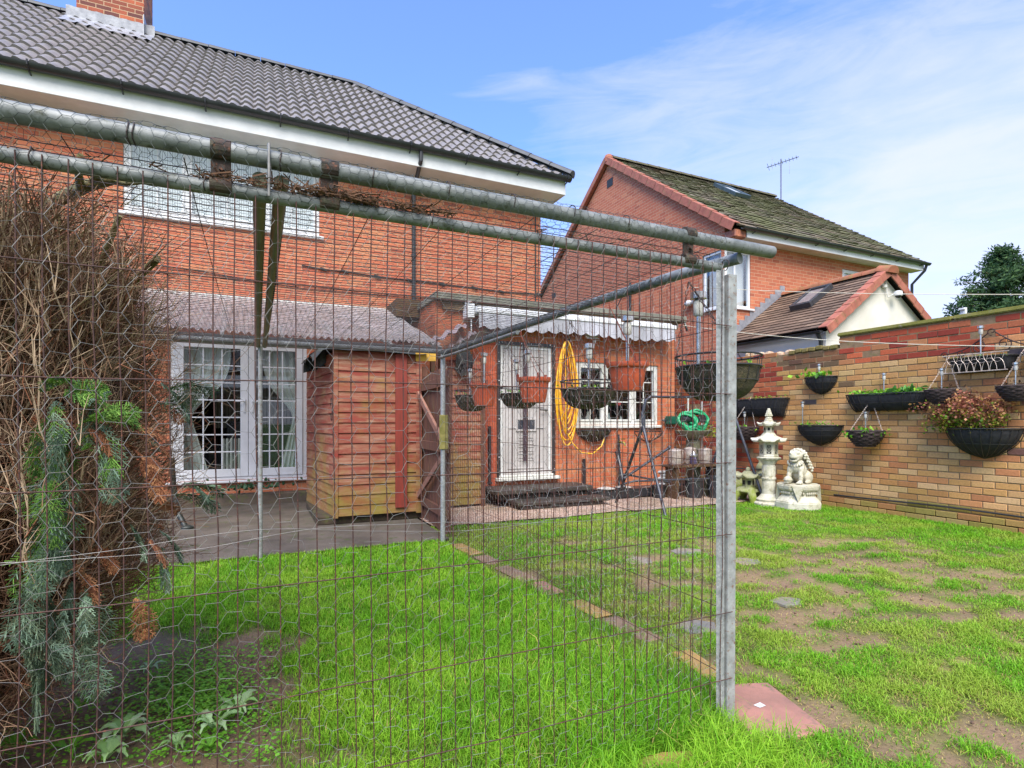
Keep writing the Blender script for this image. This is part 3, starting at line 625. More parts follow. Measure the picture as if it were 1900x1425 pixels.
# stepped lead flashing up the front wall
mb = MB(); a = Vector((GX0-.1, NY0-.012, GZE-.06)); b_ = Vector((GXR, NY0-.012, GZR+.04)); n = 12
for i in range(n):
    p = a.lerp(b_, i/n); q = a.lerp(b_, (i+1)/n); mb.add([(p.x, p.y, p.z), (q.x, q.y, q.z), (q.x, q.y, q.z+.16), (p.x, p.y, q.z+.16)], [(0, 1, 2, 3)])
mb.build('flashing', lead, nb)
# skylight on extension slope
n_e = Vector((-(GZR-GZE), 0, GXR-GX0)).normalized(); sue = Vector((GXR-GX0, 0, GZR-GZE)).normalized(); pe = Vector((GX0, GY, GZE))
Pq = [onP(x, y, pe, n_e) for x, y in ((1478, 575), (1512, 572), (1543, 540), (1506, 541))]
ya, yb = min(p.y for p in Pq)+.1, max(p.y for p in Pq)-.1; ss = sorted((p-pe).dot(sue) for p in Pq); s0, s1 = (ss[0]+ss[1])/2, (ss[2]+ss[3])/2
def ep(y, s, h): return Vector((GX0, y, GZE))+sue*s+n_e*h
sk = MB()
for (a, b_, c, d) in ((ya, yb, s0, s0+.08), (ya, yb, s1-.08, s1), (ya, ya+.06, s0+.08, s1-.08), (yb-.06, yb, s0+.08, s1-.08)): sk.obox(ep((a+b_)/2, (c+d)/2, .07), (0, 1, 0), sue, n_e, (b_-a)/2, (d-c)/2, .06)
sko = sk.build('skylight', M('skylight_frame', (.03, .034, .04), (.05, .05, .055), rough=.4), nb, bevel=.006)
MB().obox(ep((ya+yb)/2, (s0+s1)/2, .09), (0, 1, 0), sue, n_e, (yb-ya)/2-.06, (s1-s0)/2-.08, .005).build('pane', M('grey_roof_glass', (.2, .17, .17), (.3, .26, .25), rough=.08), sko)
# neighbour's garden fence/hedge line closing the far side
# TV aerial on the neighbour's ridge
ab = onY(1449, 372, NRY+.3); at_ = onY(1448, 292, NRY+.3)
ar = thing('tv_aerial', 'thin television aerial on a pole above the mossy roof ridge', 'aerial', (ab.x, NRY+.3, ab.z-.3))
alu = M('dull_aluminium', (.25, .25, .26), (.16, .16, .17), rough=.45, metal=.7, scale=30)
MB().tube([(ab.x, NRY+.3, ab.z-.3), (ab.x, NRY+.3, at_.z-.05)], .022, 6).build('mast', alu, ar)
mb = MB(); bd_ = Vector((.5, -.75, .12)).normalized(); c = Vector((ab.x, NRY+.3, at_.z-.18)); mb.tube([c-bd_*.45, c+bd_*.55], .014, 5)
for k in range(9): q = c+bd_*(-.4+.11*k); s_ = bd_.cross(UP).normalized()*(.16 if k else .3); mb.tube([q-s_, q+s_], .007, 4)
mb.tube([c+Vector((-.42, 0, .1)), c+Vector((-.42, 0, -.3))], .006, 4).tube([c+Vector((.42, 0, .1)), c+Vector((.42, 0, -.3))], .006, 4)
mb.build('yagi', alu, ar)
# security camera on gable
sc_ = onY(1650, 548, GY+.05); cm_ = thing('security_camera', 'white dome security camera fixed to the cream rendered gable', 'camera', (sc_.x, sc_.y, sc_.z))
MB().tube([(sc_.x-.13, GY+.05, sc_.z+.48), (sc_.x-.13, GY+.02, sc_.z+.05), (sc_.x-.12, GY, sc_.z-.06), (sc_.x-.04, GY-.06, sc_.z)], .014, 6).lathe((sc_.x-.2, GY+.02, sc_.z+.14), [(.05, -.02), (.05, .03)], 10).build('bracket', offwhite, cm_, smooth=40)
MB().lathe((sc_.x+.02, GY-.1, sc_.z-.02), [(.03, .08), (.07, .065), (.078, .015), (.072, -.015)], 14).build('housing', white, cm_, smooth=40)
MB().ell((sc_.x+.02, GY-.1, sc_.z-.03), (.052, .052, .056), 12, 8).build('lens', M('smoked_dome', (.02, .02, .02), (.03, .03, .03), rough=.08), cm_, smooth=60)
# wall light on neighbour gable
lp = onX(1284, 561, NX0-.08); fl_ = thing('floodlight', 'small white twin floodlight on the neighbour’s pink brick gable', 'light', tuple(lp))
MB().ell((lp.x, lp.y-.12, lp.z), (.07, .13, .075), 12, 8).ell((lp.x, lp.y+.12, lp.z), (.07, .12, .07), 12, 8).build('lamp_heads', white, fl_, smooth=60)
MB().box(lp.x-.01, NX0-.002, lp.y-.03, lp.y+.03, lp.z-.03, lp.z+.03).build('mount', white, fl_)
# ================================================================== GROUND
def sstep(a, b_, x):
    t = min(1, max(0, (x-a)/(b_-a))); return t*t*(3-2*t)
PX1, PY0, PY1 = 1.676, 1.64, 5.28        # pen: right side, front, back
def cover(x, y):
    """share of the ground hidden by grass"""
    if y > 5.33+.05*vnoise(x*3, 1) and x < 1.75: return 0
    if y > 6.05+.12*vnoise(x*1.3, 4): return 0
    if x > 7.33: return 0
    if x < PX1 and y > PY0-.4:
        e = fbm(x*1.6, y*1.6, 2)*.45+.5*vnoise(x*4.5, y*4.5, 9)+.3*vnoise(x*11, y*11, 4)
        bare = sstep(.26, .0, x+e*.42)*sstep(.14, -.14, y-3.4+.45*x+e*.5)
        return 1-bare*.93
    n = .7*fbm(x*1.15+5, y*1.5, 8, 4)+.42*vnoise(x*3.6, y*4.4, 3)+.45*vnoise(x*7, y*8, 6)
    lush = max(sstep(5.6, 7.0, x+.4*vnoise(y, 2)), sstep(4.7, 5.5, y+.1*x-.3), .8*sstep(2.1, 1.75, x)*sstep(2.6, 1.6, y), .22*sstep(3.4, 4.6, y))
    return min(1, max(0, sstep(-.34, .22, n+.04+lush*.85)))
gx = np.concatenate([[-300, -80, -30, -12, -6], np.arange(-3.5, 8.6, .06), [12, 30, 80, 300]])
gy_ = np.concatenate([[-300, -60, -12, -3, -1], np.arange(0.0, 7.0, .06), [9, 14, 30, 80, 300]])
V = []; T = []
soil = np.array(srgb(140, 116, 92)); moss_c = np.array(srgb(96, 118, 40)); thatch = np.array(srgb(146, 138, 80)); farg = np.array(srgb(80, 110, 36))
for y in gy_:
    for x in gx:
        inn = -3.6 < x < 8.6 and -.2 < y < 7.1
        z = -.004
        c = farg
        if inn:
            cv = cover(x, y); n2 = fbm(x*2.3, y*2.3, 5)
            c = soil*(1+.18*n2); k = min(1, cv*.9); c = c*(1-k)+(moss_c*(.7+.3*n2))*k
            if x > PX1: t_ = max(0, min(1, n2*.9+.15)); c = c*(1-t_*.5)+thatch*t_*.5
            if x < .6 and y < 3.4: c = c*(1-.3)+np.array(srgb(92, 74, 60))*.3
            z += .014*fbm(x*1.7, y*1.7, 1)+.012*cv-.006
        V.append((x, y, z)); T.append(c)
nx, ny = len(gx), len(gy_)
I = np.arange(nx*ny).reshape(ny, nx); Fq = np.stack([I[:-1, :-1], I[:-1, 1:], I[1:, 1:], I[1:, :-1]], -1).reshape(-1, 4)
g = np_mesh('ground', V, [Fq], attr_mat('soil_and_moss', rough=.95, noise_amt=.35, nscale=34, bmp=.9, bd=.012), tint=np.array(T), smooth=True); g['kind'] = 'structure'
patio_m = M('dark_aggregate_paving', srgb(100,92,82), srgb(70,64,56), rough=.75, scale=2.6, cc=srgb(66,76,38), bmp=.6, bd=.004, bscale=150)
gravel_m, nt, b = newmat('pink_pebble_dash_paving')
v = geopos(nt); vo = N(nt, 'ShaderNodeTexVoronoi', Scale=75.0); nt.links.new(v, vo.inputs['Vector'])
sp = nt.nodes.new('ShaderNodeSeparateColor'); nt.links.new(vo.outputs['Color'], sp.inputs[0])
col = ramp(nt, sp.outputs[0], [(0, srgb(96,74,64)), (.4, srgb(150,120,104)), (.75, srgb(184,156,136)), (1, srgb(214,196,180))])
col = mixc(nt, ramp(nt, noise_(nt, v, 1.8, 6), [(.45, 0.0), (.7, .6)]), col, srgb(92, 88, 58)); nt.links.new(col, b.inputs['Base Color']); b.inputs['Roughness'].default_value = .8
bump(nt, b, vo.outputs['Distance'], .7, .006)
def sheet(name, pts, z, mat, n=60):
    bm = bmesh.new(); vs = [bm.verts.new((x, y, z)) for x, y in pts]; bm.faces.new(vs); me = bpy.data.meshes.new(name); bm.to_mesh(me); bm.free(); me.materials.append(mat)
    o = bpy.data.objects.new(name, me); COL.objects.link(o); ORG[o.name] = Vector((0, 0, 0)); o['kind'] = 'structure'; return o
edge = [(-7.0+.25*i, 5.36+.05*vnoise(-7*3+.75*i, 1)) for i in range(36)]
sheet('patio', edge+[(1.78, 5.4), (1.8, 8.97), (-7, 8.97)], .022, patio_m)
edge = [(1.81+.22*i, 6.02+.1*vnoise((1.81+.22*i)*1.3, 4)) for i in range(26)]
sheet('gravel_path', edge+[(7.37, 6.0), (7.37, 12), (6.7, 12), (6.7, 7.49), (1.81, 7.49)], .026, gravel_m)
# ---- paving slabs along the pen's side
slab_cols = {'pink': M('pink_slab', srgb(166,118,104), srgb(134,100,88), rough=.85, scale=4.5, cc=srgb(118,100,86), bmp=.7, bd=.003, bscale=160), 'yellow': M('ochre_slab', srgb(176,140,82), srgb(142,116,68), rough=.85, scale=4, bmp=.5, moss=srgb(120,124,60)), 'grey': M('brown_grey_slab', srgb(150,124,98), srgb(118,98,80), rough=.9, scale=4, bmp=.5)}
SLABS = []
def slab(pts, colr, label, h=.02, z0=-.004):
    P_ = [onZ(x, y) for x, y in pts]; SLABS.append(([(p.x, p.y) for p in P_], 1.0)); mb = MB(); c = sum(P_, Vector())/len(P_)
    mb.prism([(p.x, p.y, z0) for p in P_], (0, 0, h)); o = mb.build('paving_slab', slab_cols[colr], origin=(c.x, c.y, z0), bevel=.006, fixn=True)
    tag(o, label, 'paving slab', 'old paving slabs edging the pen')
slab([(1335, 1275), (1425, 1272), (1540, 1362), (1400, 1388), (1320, 1355)], 'pink', 'large pink slab with worn surface at the foot of the front corner post')
slab([(1165, 1422), (1225, 1402), (1305, 1398), (1290, 1440), (1180, 1450)], 'yellow', 'ochre slab half buried in grass at the bottom edge of the photo')
def yslab(a, b_, w, colr, label):
    p = onZ(*a); q = onZ(*b_); d = (q-p).normalized(); s = Vector((d.y, -d.x, 0))*w/2; mb = MB(); SLABS.append(([(v.x, v.y) for v in (p-s, q-s, q+s, p+s)], .8))
    mb.prism([tuple(v) for v in (p-s, q-s, q+s, p+s)], (0, 0, .017)); o = mb.build('paving_slab', slab_cols[colr], origin=tuple((p+q)/2), bevel=.008, fixn=True); tag(o, label, 'paving slab', 'old paving slabs edging the pen')
yslab((1335, 1262), (1262, 1212), .12, 'yellow', 'pale ochre edging slab nearest to the front corner post of the pen')
yslab((1215, 1192), (1130, 1150), .13, 'grey', 'brown grey edging slab between two ochre ones in the grass')
yslab((1122, 1146), (1066, 1118), .13, 'yellow', 'bright ochre edging slab next to the small red one')
yslab((1030, 1104), (992, 1084), .16, 'pink', 'small red edging slab in the grass under the side netting')
yslab((985, 1080), (930, 1054), .14, 'grey', 'grey brown edging slab just beyond the small red one')
yslab((920, 1048), (892, 1034), .14, 'grey', 'farther grey brown edging slab by the ochre one near the rear post')
yslab((884, 1030), (846, 1012), .13, 'yellow', 'farthest ochre edging slab beside the rear corner post')
# flat stones half buried in the patchy lawn
stone_f = M('blue_grey_flat_stone', srgb(112,112,108), srgb(140,124,104), rough=.9, scale=5, moss=srgb(104,118,50), bmp=.6)
for (x, y, w_, lb) in ((1185, 1040, .22, 'flat bluish stone sunk in the patchy grass midway behind the side netting'), (1272, 1024, .24, 'farthest flat stone of the sunken row, just left of the corner post'), (1225, 1186, .17, 'flat grey stone in the grass beside the nearest ochre edging slab'), (1296, 1163, .2, 'dark bluish stone sunk in the soil close to the corner post'), (1462, 1117, .17, 'blue-grey stone sunk in bare soil right of the corner post'), (1385, 1043, .22, 'flat stone in the grass just right of the corner post at half height')):
    p = onZ(x, y); poly = [(p.x+w_*(.8+.4*rng.random())*math.cos(a)*.7, p.y+w_*(.8+.4*rng.random())*math.sin(a)*.55) for a in np.linspace(0, 2*math.pi, 6)[:-1]]; SLABS.append((poly, .55))
    o = MB().prism([(a, b_, -.014) for a, b_ in poly], (0, 0, .022)).build('flat_stone', stone_f, origin=(p.x, p.y, 0), bevel=.004, fixn=True); tag(o, lb, 'stone', 'flat stones sunk in the lawn')
# ================================================================== GARDEN WALL
WX = 7.4
gw = thing('garden_wall', 'tall garden wall of buff bricks with red and brown patched courses and mossy coping', 'garden wall', (WX, 4, 0))
YEL = [srgb(214,164,110), srgb(206,152,98), srgb(218,174,124), srgb(206,142,92), srgb(192,138,84), srgb(212,162,104), srgb(206,154,94), srgb(196,130,86), srgb(214,172,120), srgb(204,150,92)]
RED = [srgb(172,80,54), srgb(192,98,64), srgb(158,68,50), srgb(182,104,70), srgb(146,62,48), srgb(176,118,78)]
DRK = [srgb(122,86,62), srgb(104,76,60), srgb(140,96,66), srgb(112,90,66)]
course, bl = .0765, .2265
V = []; Fq = []; T = []
fq = [(0,1,5,4),(1,2,6,5),(2,3,7,6),(3,0,4,7),(4,5,6,7)]
def top_at(y):
    if y < 5.14: return 2.395
    if y < 5.95: return 2.235
    if y < 6.9: return 2.27-(.12 if 6.02 < y < 6.2 else 0)
    return 2.3
for r in range(32):
    z = r*course; y = .4+(.5*bl if r % 2 else 0)
    while y < 10.4:
        L = bl; ym = y+L/2
        if z+course*.6 < top_at(ym):
            g_ = mo = None; mossy = 0
            if ym > 6.03+.04*(r % 2): pal = RED; k = .8+.12*rng.random()
            elif z > 1.93 and ym > 5.14: pal = DRK if rng.random() > .15 else RED; k = .9
            elif ym < 5.14 and 1.93 < z < 2.285+(0.02): pal = RED if not (ym < 3.35 and z < 2.12 and rng.random() < .6) else YEL; k = 1
            elif z > 2.28: pal = [srgb(170,130,80), srgb(150,120,70), srgb(186,120,80)]; mossy = .45; k = 1
            else:
                pal = YEL; k = 1
                if z > 1.35: k = .9; mossy = .25*sstep(1.3, 1.9, z)*sstep(3.2, 5.2, ym)
                if rng.random() < .022: pal = [srgb(84, 74, 76), srgb(120, 84, 74)]
            c = np.array(pal[rng.integers(len(pal))])*k*rng.uniform(.88, 1.1)
            if z < .16: mossy = .25+.5*max(0, fbm(ym*1.5, z*3, 2)+.35); c = c*.8
            mossy = min(.8, mossy*rng.uniform(.4, 1.5)+ (.5*max(0, fbm(ym*1.1, z*1.3, 6))**1.5))
            c = c*(1-mossy)+np.array(srgb(128, 128, 56))*mossy
            pr = rng.normal(0, .0016) + (rng.uniform(-.006, .004) if pal is not YEL else 0) - (.0 if z > .09 else -.05)
            g = .0048; j = lambda: rng.normal(0, .0011)
            ya, yb, za, zb = y+g, y+L-g, z+g, z+course-g; bv = .0045
            back = [(WX+.02, ya+j(), za+j()), (WX+.02, yb+j(), za+j()), (WX+.02, yb+j(), zb+j()), (WX+.02, ya+j(), zb+j())]
            fx = WX-pr
            i = len(V)
            V += [(fx+bv, *p[1:]) for p in back]+[(fx, ya+bv, za+bv), (fx, yb-bv, za+bv), (fx, yb-bv, zb-bv), (fx, ya+bv, zb-bv)]+back
            T += [c*.93]*4+[c]*4+[c*.8]*4
            Fq += [tuple(q+i for q in f) for f in fq]+[(i+8, i+9, i+1, i), (i+9, i+10, i+2, i+1), (i+10, i+11, i+3, i+2), (i+11, i+8, i, i+3)]
        y += L
np_mesh('brickwork', V, [np.array(Fq)], attr_mat('hand_laid_brick', rough=.88, noise_amt=.3, nscale=45, bmp=.6, bd=.004, dark=.55), gw, tint=np.array(T))
mort = M('garden_wall_mortar', srgb(150,122,92), srgb(118,96,72), rough=.95, scale=9, moss=srgb(104,110,50), bmp=.7)
MB().box(WX+.006, WX+.22, .4, 5.14, 0, 2.39).box(WX+.006, WX+.22, 5.141, 5.95, 0, 2.235).box(WX+.006, WX+.22, 5.951, 10.4, 0, 2.24).build('mortar', mort, gw)
cop_m = M('mossy_coping', srgb(140,132,70), srgb(112,112,42), rough=.95, scale=5, cc=srgb(150,140,110), bmp=.8, bd=.006)
y = 5.16
for L in (1.42, 1.44, 1.4, .45):
    MB().box(WX-.03, WX+.25, y-L+.012, y, 2.392, 2.442).build('coping', cop_m, gw, bevel=.012, segs=2); y -= L
mb = MB(); y = 5.17
for k in range(7):
    L = .112; mb.obox((WX+.1, y+L/2, 2.262+rng.normal(0, .006)), (1, 0, rng.normal(0, .03)), (0, 1, rng.normal(0, .05)), (0, 0, 1), .12, L/2-.005, .03); y += L
mb.build('brick_coping', M('mossy_brick_coping', srgb(126,110,66), srgb(100,92,50), rough=.95, scale=8, moss=srgb(110,116,44)), gw, bevel=.01)
mb = MB()
for k in range(11): mb.ell((WX+.08+rng.normal(0, .03), 5.98+.08*k, 2.25+rng.normal(0, .03)), (.09, .06+.03*rng.random(), .05+.03*rng.random()), 7, 5)
mb.build('crumbled_mortar', M('pale_mortar', srgb(196,180,152), srgb(150,112,84), rough=.95, scale=14, bmp=.9, bd=.01), gw)
# black water pipe along the foot of the wall
pts = [(WX-.03-.008*abs(vnoise(y, 3)), y, .19+.012*math.sin(y*2.1)) for y in np.arange(1.2, 5.35, .2)]
o = MB().tube(pts, .011, 6).build('water_pipe', blackwire, origin=(WX-.03, 3, .19), smooth=60); tag(o, 'thin black pipe clipped low along the buff brick garden wall', 'pipe')
# ================================================================== PEN OF STEEL PIPE AND NETTING
galv = M('galvanised_steel', srgb(168,170,170), srgb(128,132,134), rough=.5, metal=.3, scale=38, cc=srgb(196,198,198), bmp=.2)
galv_rust = M('rusty_galvanised_steel', srgb(164,166,164), srgb(128,130,128), rough=.6, metal=.2, scale=22, cc=srgb(120,76,48), bmp=.2)
galv_dirty = M('algae_stained_galvanised_pipe', srgb(138,141,141), srgb(92,97,96), rough=.55, metal=.15, scale=11, cc=srgb(60,64,46), bmp=.2)
rust = M('rusty_mesh_wire', srgb(78,48,42), srgb(54,36,34), rough=.75, scale=30, cc=srgb(122,72,46), bmp=0)
rustplate = M('rusted_bracket_steel', srgb(70,52,44), srgb(46,40,36), rough=.85, scale=22, cc=srgb(120,74,52), moss=srgb(84,86,66), bmp=.6)
wiregalv = M('galvanised_netting_wire', srgb(150,148,144), srgb(112,110,108), rough=.4, metal=.3, scale=20, bmp=0)
wiregreen = M('weathered_green_netting_wire', srgb(52,66,62), srgb(36,44,42), rough=.5, scale=20, bmp=0)
pen = thing('wire_pen', 'walk-in pen of galvanised pipes, rusty weld mesh and hexagonal chicken wire filling the foreground', 'pen', (0, PY0, 0))
PXL = -2.6; ZU, ZL = 1.912, 1.818
xe = onY(1432, 470, PY0).x
MB().tube([(PXL, PY0, ZU-.004), (-.5, PY0, ZU), (xe, PY0, ZU-.01)], .0245, 20).build('top_rail', galv_dirty, pen, smooth=60)
MB().tube([(PXL, PY0+.005, ZL), (PX1-.02, PY0+.005, ZL-.01)], .0185, 16).build('lower_rail', galv_dirty, pen, smooth=60)
MB().tube([(PX1+.105, PY0+.02, 1.865), (PX1+.03, PY0+.30, 1.855), (PX1+.0, PY0+1.2, 1.86), (PX1, PY1+.1, 1.885)], .0235, 16).build('side_rail', galv_dirty, pen, smooth=60)
MB().tube([(PX1-.1, PY0+1.7, 1.795), (PX1-.02, PY1-.4, 1.83), (PX1-.02, PY1+.05, 1.84)], .014, 10).build('side_brace', galv_dirty, pen, smooth=60)
MB().tube([(PXL, PY1, 1.885), (PX1+.1, PY1, 1.895)], .023, 14).build('back_rail', galv_dirty, pen, smooth=60)
for x in (.008, .062):
    MB().tube([(x, PY0+.02, 1.862), (x+.004, PY1, 1.86)], .019, 14).build('cross_rail', M('mossy_pipe', srgb(120,122,96), srgb(84,88,62), rough=.5, metal=.3, scale=14, stretch=(1, .3, 1)), pen, smooth=60)
def lpost(x, y, z0, z1, sx, sy, w=.042, t=.004):
    return MB().box(x, x+sx*w, y, y+sy*t, z0, z1).box(x, x+sx*t, y+sy*t, y+sy*w, z0, z1)
lpost(PX1-.005, PY0-.006, -.05, 1.80, -1, 1).build('post', galv, pen, bevel=.0015)
mb = lpost(0, 0, -.05, 1.785, 1, 1)
mb.v = [(PX1+.006+v[0]+.012*(v[2]-.2)/1.6*(1 if v[2] > .5 else 0), PY0-.008+v[1], v[2]) for v in mb.v]; mb.build('post', galv_rust, pen, bevel=.0015)
MB().tube([(PX1, PY1, -.05), (PX1, PY1, 1.88)], .024, 14).build('post', galv, pen, smooth=60)
MB().tube([(.03, PY1+.0, -.05), (.03, PY1+.0, 1.87)], .019, 12).build('post', galv_rust, pen, smooth=60)
MB().tube([(-1.6, PY1, -.05), (-1.6, PY1, 1.87)], .019, 12).build('post', galv_rust, pen, smooth=60)
MB().tube([(-2.55, PY0, -.05), (-2.55, PY0, 1.87)], .022, 12).build('post', galv_rust, pen, smooth=60)
for px_ in (1277, 611, 410):
    x = onY(px_, 450, PY0).x
    s_ = MB().box(x-.024, x+.024, PY0-.002, PY0+.006, ZL-.024, ZU+.012); s_.tube([(x-.026, PY0, ZL), (x+.026, PY0, ZL)], .0215, 16).tube([(x-.024, PY0, ZU), (x+.024, PY0, ZU)], .027, 16)
    bo = s_.build('bracket', rustplate, pen, bevel=.0015)
    MB().tube([(x+.003, PY0-.016, (ZU+ZL)/2-.004), (x+.003, PY0+.012, (ZU+ZL)/2-.004)], .008, 6).tube([(x+.003, PY0-.005, (ZU+ZL)/2-.004), (x+.003, PY0-.002, (ZU+ZL)/2-.004)], .013, 12).build('bolt', MATS['rusted_bracket_steel'], bo)
tp = onY(820, 850, PY1)
MB().box(PX1-.045, PX1+.045, PY1-.035, PY1-.026, .93, 1.27).build('wooden_latch', M('mossy_wood_scrap', srgb(150,140,84), srgb(110,108,50), rough=.9, scale=12), pen, bevel=.004)
# weld mesh ---------------------------------------------------------------
ROWS = [1.575, 1.31, 1.04, .76, .455, .195]
def warp(x, z, s=0): return .012*vnoise(x*1.3+s, z*1.4, 5+s)+.004*vnoise(x*5, z*5, 2+s)
lines = []
k = 0
for x in np.arange(PXL, PX1-.02, .05):
    k += 1; ph = rng.normal(0, .002)
    lines.append([(x+ph+warp(x, z*1.2, 3)*.8+(.010*math.sin(z*2.2+x*3)*sstep(1.1, .2, z)), PY0-.012+warp(x, z), z) for z in np.arange(0.0, 1.821, .13)])
for zr in ROWS:
    lines.append([(x, PY0-.016+warp(x, zr), zr+.010*vnoise(x*1.1, zr*9)) for x in np.arange(PXL, PX1+.03, .1)])
segs('front_mesh', *poly_segs(lines), .0018, rust, pen, n=5)
lines = []
for y in np.arange(PY0+.04, PY1-.02, .05):
    lines.append([(PX1+.012+warp(y, z, 9)*.8, y+rng.normal(0, .0015)+.006*math.sin(z*3+y), z) for z in np.arange(0.0, 1.84, .2)])
for zr in ROWS: lines.append([(PX1+.014+warp(y, zr, 9)*.8, y, zr+.012*vnoise(y*1.2, zr*7)) for y in np.arange(PY0, PY1+.1, .12)])
segs('side_mesh', *poly_segs(lines), .0016, rust, pen, n=4)
sag = lambda x, y: 1.872-.022*math.sin(math.pi*(y-PY0)/(PY1-PY0))-.008*math.sin(x*4+1)*math.sin(2*math.pi*(y-PY0)/3.6)
roofwire = M('dark_roof_mesh_wire', srgb(70,56,52), srgb(48,42,42), rough=.7, scale=30, bmp=0)
lines = []
for y in np.arange(PY0+.05, PY1, .05): lines.append([(x, y+.004*vnoise(x*2, y), sag(x, y)+.003*vnoise(x*3, y*9)) for x in np.arange(PXL, PX1+.02, .17)])
for x in np.arange(PX1-.1-.25*18, PX1, .2505): 
    if x > PXL: lines.append([(x, y, sag(x, y)+.003) for y in np.arange(PY0, PY1+.05, .2)])
segs('roof_mesh', *poly_segs(lines), .0015, roofwire, pen, n=4)
# hexagonal netting --------------------------------------------------------
def hexsheet(name, a0, a1, b0, b1, s, H, f, r, mat, jit=.06, mid=False):
    P = []; Q = []
    ni = int((a1-a0)/(1.5*s)); nj = int((b1-b0)/H); J = {}
    def pt(a, b_):
        k_ = (round(a/(s*.25)), round(b_/(H*.25)))
        if k_ not in J: J[k_] = f(a0+a+rng.normal(0, jit*s), b0+b_+rng.normal(0, jit*s))
        return J[k_]
    for i in range(ni):
        for j in range(nj):
            cx = 1.5*s*i; cy = H*(j+.5*(i % 2))
            p1 = pt(cx-s/2, cy+H/2); p2 = pt(cx+s/2, cy+H/2); p3 = pt(cx+s, cy); p4 = pt(cx+s/2, cy-H/2)
            for u, v_ in ((p1, p2), (p2, p3), (p3, p4)):
                if u is not None and v_ is not None: P.append(u); Q.append(v_)
    P = np.array(P); Q = np.array(Q); o = segs(name, P, Q, r, mat, pen, n=3); return o
# front: two widths, overlapping at mid height, with selvedge wires
f1 = lambda a, b_: (a+.03*vnoise(a*2.1, b_*2.3, 1)+.008*vnoise(a*9, b_*9), PY0-.024+.008*vnoise(a*2, b_*2, 6)+.004*vnoise(a*7, b_*7), b_+.035*vnoise(a*1.7, b_*3, 4)+.008*vnoise(a*8, b_*8, 3))
hexsheet('chicken_wire', PXL, PX1+.03, .90, 1.83, .0355, .058, f1, .00062, wiregalv)
f2 = lambda a, b_: (a+.045*vnoise(a*2.2, b_*2.5, 11)+.012*vnoise(a*8, b_*8), PY0-.02+.01*vnoise(a*2, b_*2, 16), b_+.05*vnoise(a*1.9, b_*3, 14)+.014*vnoise(a*7, b_*7, 13))
hexsheet('chicken_wire', PXL, PX1+.03, .0, .90, .034, .056, f2, .00047, wiregalv, jit=.09)
lines = [[(x, PY0-.027, .893-.03*max(0, x)*.4+.018*math.sin(x*5+o_)+.008*vnoise(x*4, o_)) for x in np.arange(PXL, PX1+.02, .04)] for o_ in (0, 1.6)]
segs('selvedge_wire', *poly_segs(lines), .00055, wiregalv, pen, n=4)
# roof netting rolls over the top rail and down to the lower rail
prof = [(PY1+.02, 1.89), (PY1-.1, 1.885), (PY0+1.8, 1.862), (PY0+.2, 1.895), (PY0+.04, 1.935)]
prof += [(PY0+.0285*math.cos(t), ZU+.0285*math.sin(t)) for t in np.linspace(R(75), R(200), 8)]
prof += [(PY0-.026, ZU-.04), (PY0-.022, ZL+.02)]+[(PY0+.005+.0225*math.cos(t), ZL+.0225*math.sin(t)) for t in np.linspace(R(170), R(330), 7)]
prof = np.array(prof); sl_ = np.concatenate([[0], np.cumsum(np.linalg.norm(np.diff(prof, axis=0), axis=1))])
def froof(a, b_):
    if b_ < 0 or b_ > sl_[-1]: return None
    y = np.interp(b_, sl_, prof[:, 0]); z = np.interp(b_, sl_, prof[:, 1]); k_ = 1 if y > PY0+.1 else .12
    fr_ = .0035*max(0, vnoise(a*6, b_*9, 4))*(1 if y < PY0+.1 else 0)
    return (a, y, z+k_*(.010*vnoise(a*3, y*3, 2)-.008)+fr_*4*(z > ZU))
hexsheet('roof_netting', -1.9, PX1+.02, 0, sl_[-1], .0175, .0285, froof, .00062, wiregreen, jit=.05)
def fside(a, b_):
    y = PY0+.35+a; t = b_/.027; 
    if y > PY1+.05: return None
    x0 = PX1+(.03*max(0, 1-(y-PY0-.3)/.9)); return (x0+.0275*math.cos(t), y, 1.858+.027*(y-PY0-1.2)/2.5+.0275*math.sin(t))
hexsheet('pipe_netting', 0, PY1-PY0-.3, 0, .027*math.pi*2, .0175, .0285, fside, .0008, wiregreen, jit=.03)
f3 = lambda a, b_: (PX1+.022+.01*vnoise(a*2, b_*2, 3), PY0+a, b_+.015*vnoise(a*3, b_*2, 8))
hexsheet('side_netting', 0.05, PY1-PY0, 0.02, 1.84, .0355, .058, f3, .00042, wiregalv)
# side verticals of spare wire by the left cross rail
MB().tube([(.035, PY0-.02, 1.83), (.030, PY0-.015, 1.93)], .004, 6).tube([(.03, PY0-.03, 1.94), (.03, PY0-.03, 1.80)], .0035, 6).build('wire_tie', wiregalv, pen)
for i in range(14):
    px_ = (240, 250, 520, 690, 830, 950, 1060, 1160, 1290, 1345, 60, 380, 800, 1000)[i]; x = onY(px_, 400, PY0).x; zz, rr = ((ZU, .027) if i < 8 else (ZL, .021))
    pts = [(x+.002*math.sin(t*3), PY0+rr*math.cos(t), zz+rr*math.sin(t)) for t in np.linspace(0, 2*math.pi, 14)]
    MB().tube(pts, .0018, 5).build('wire_tie', roofwire, pen)
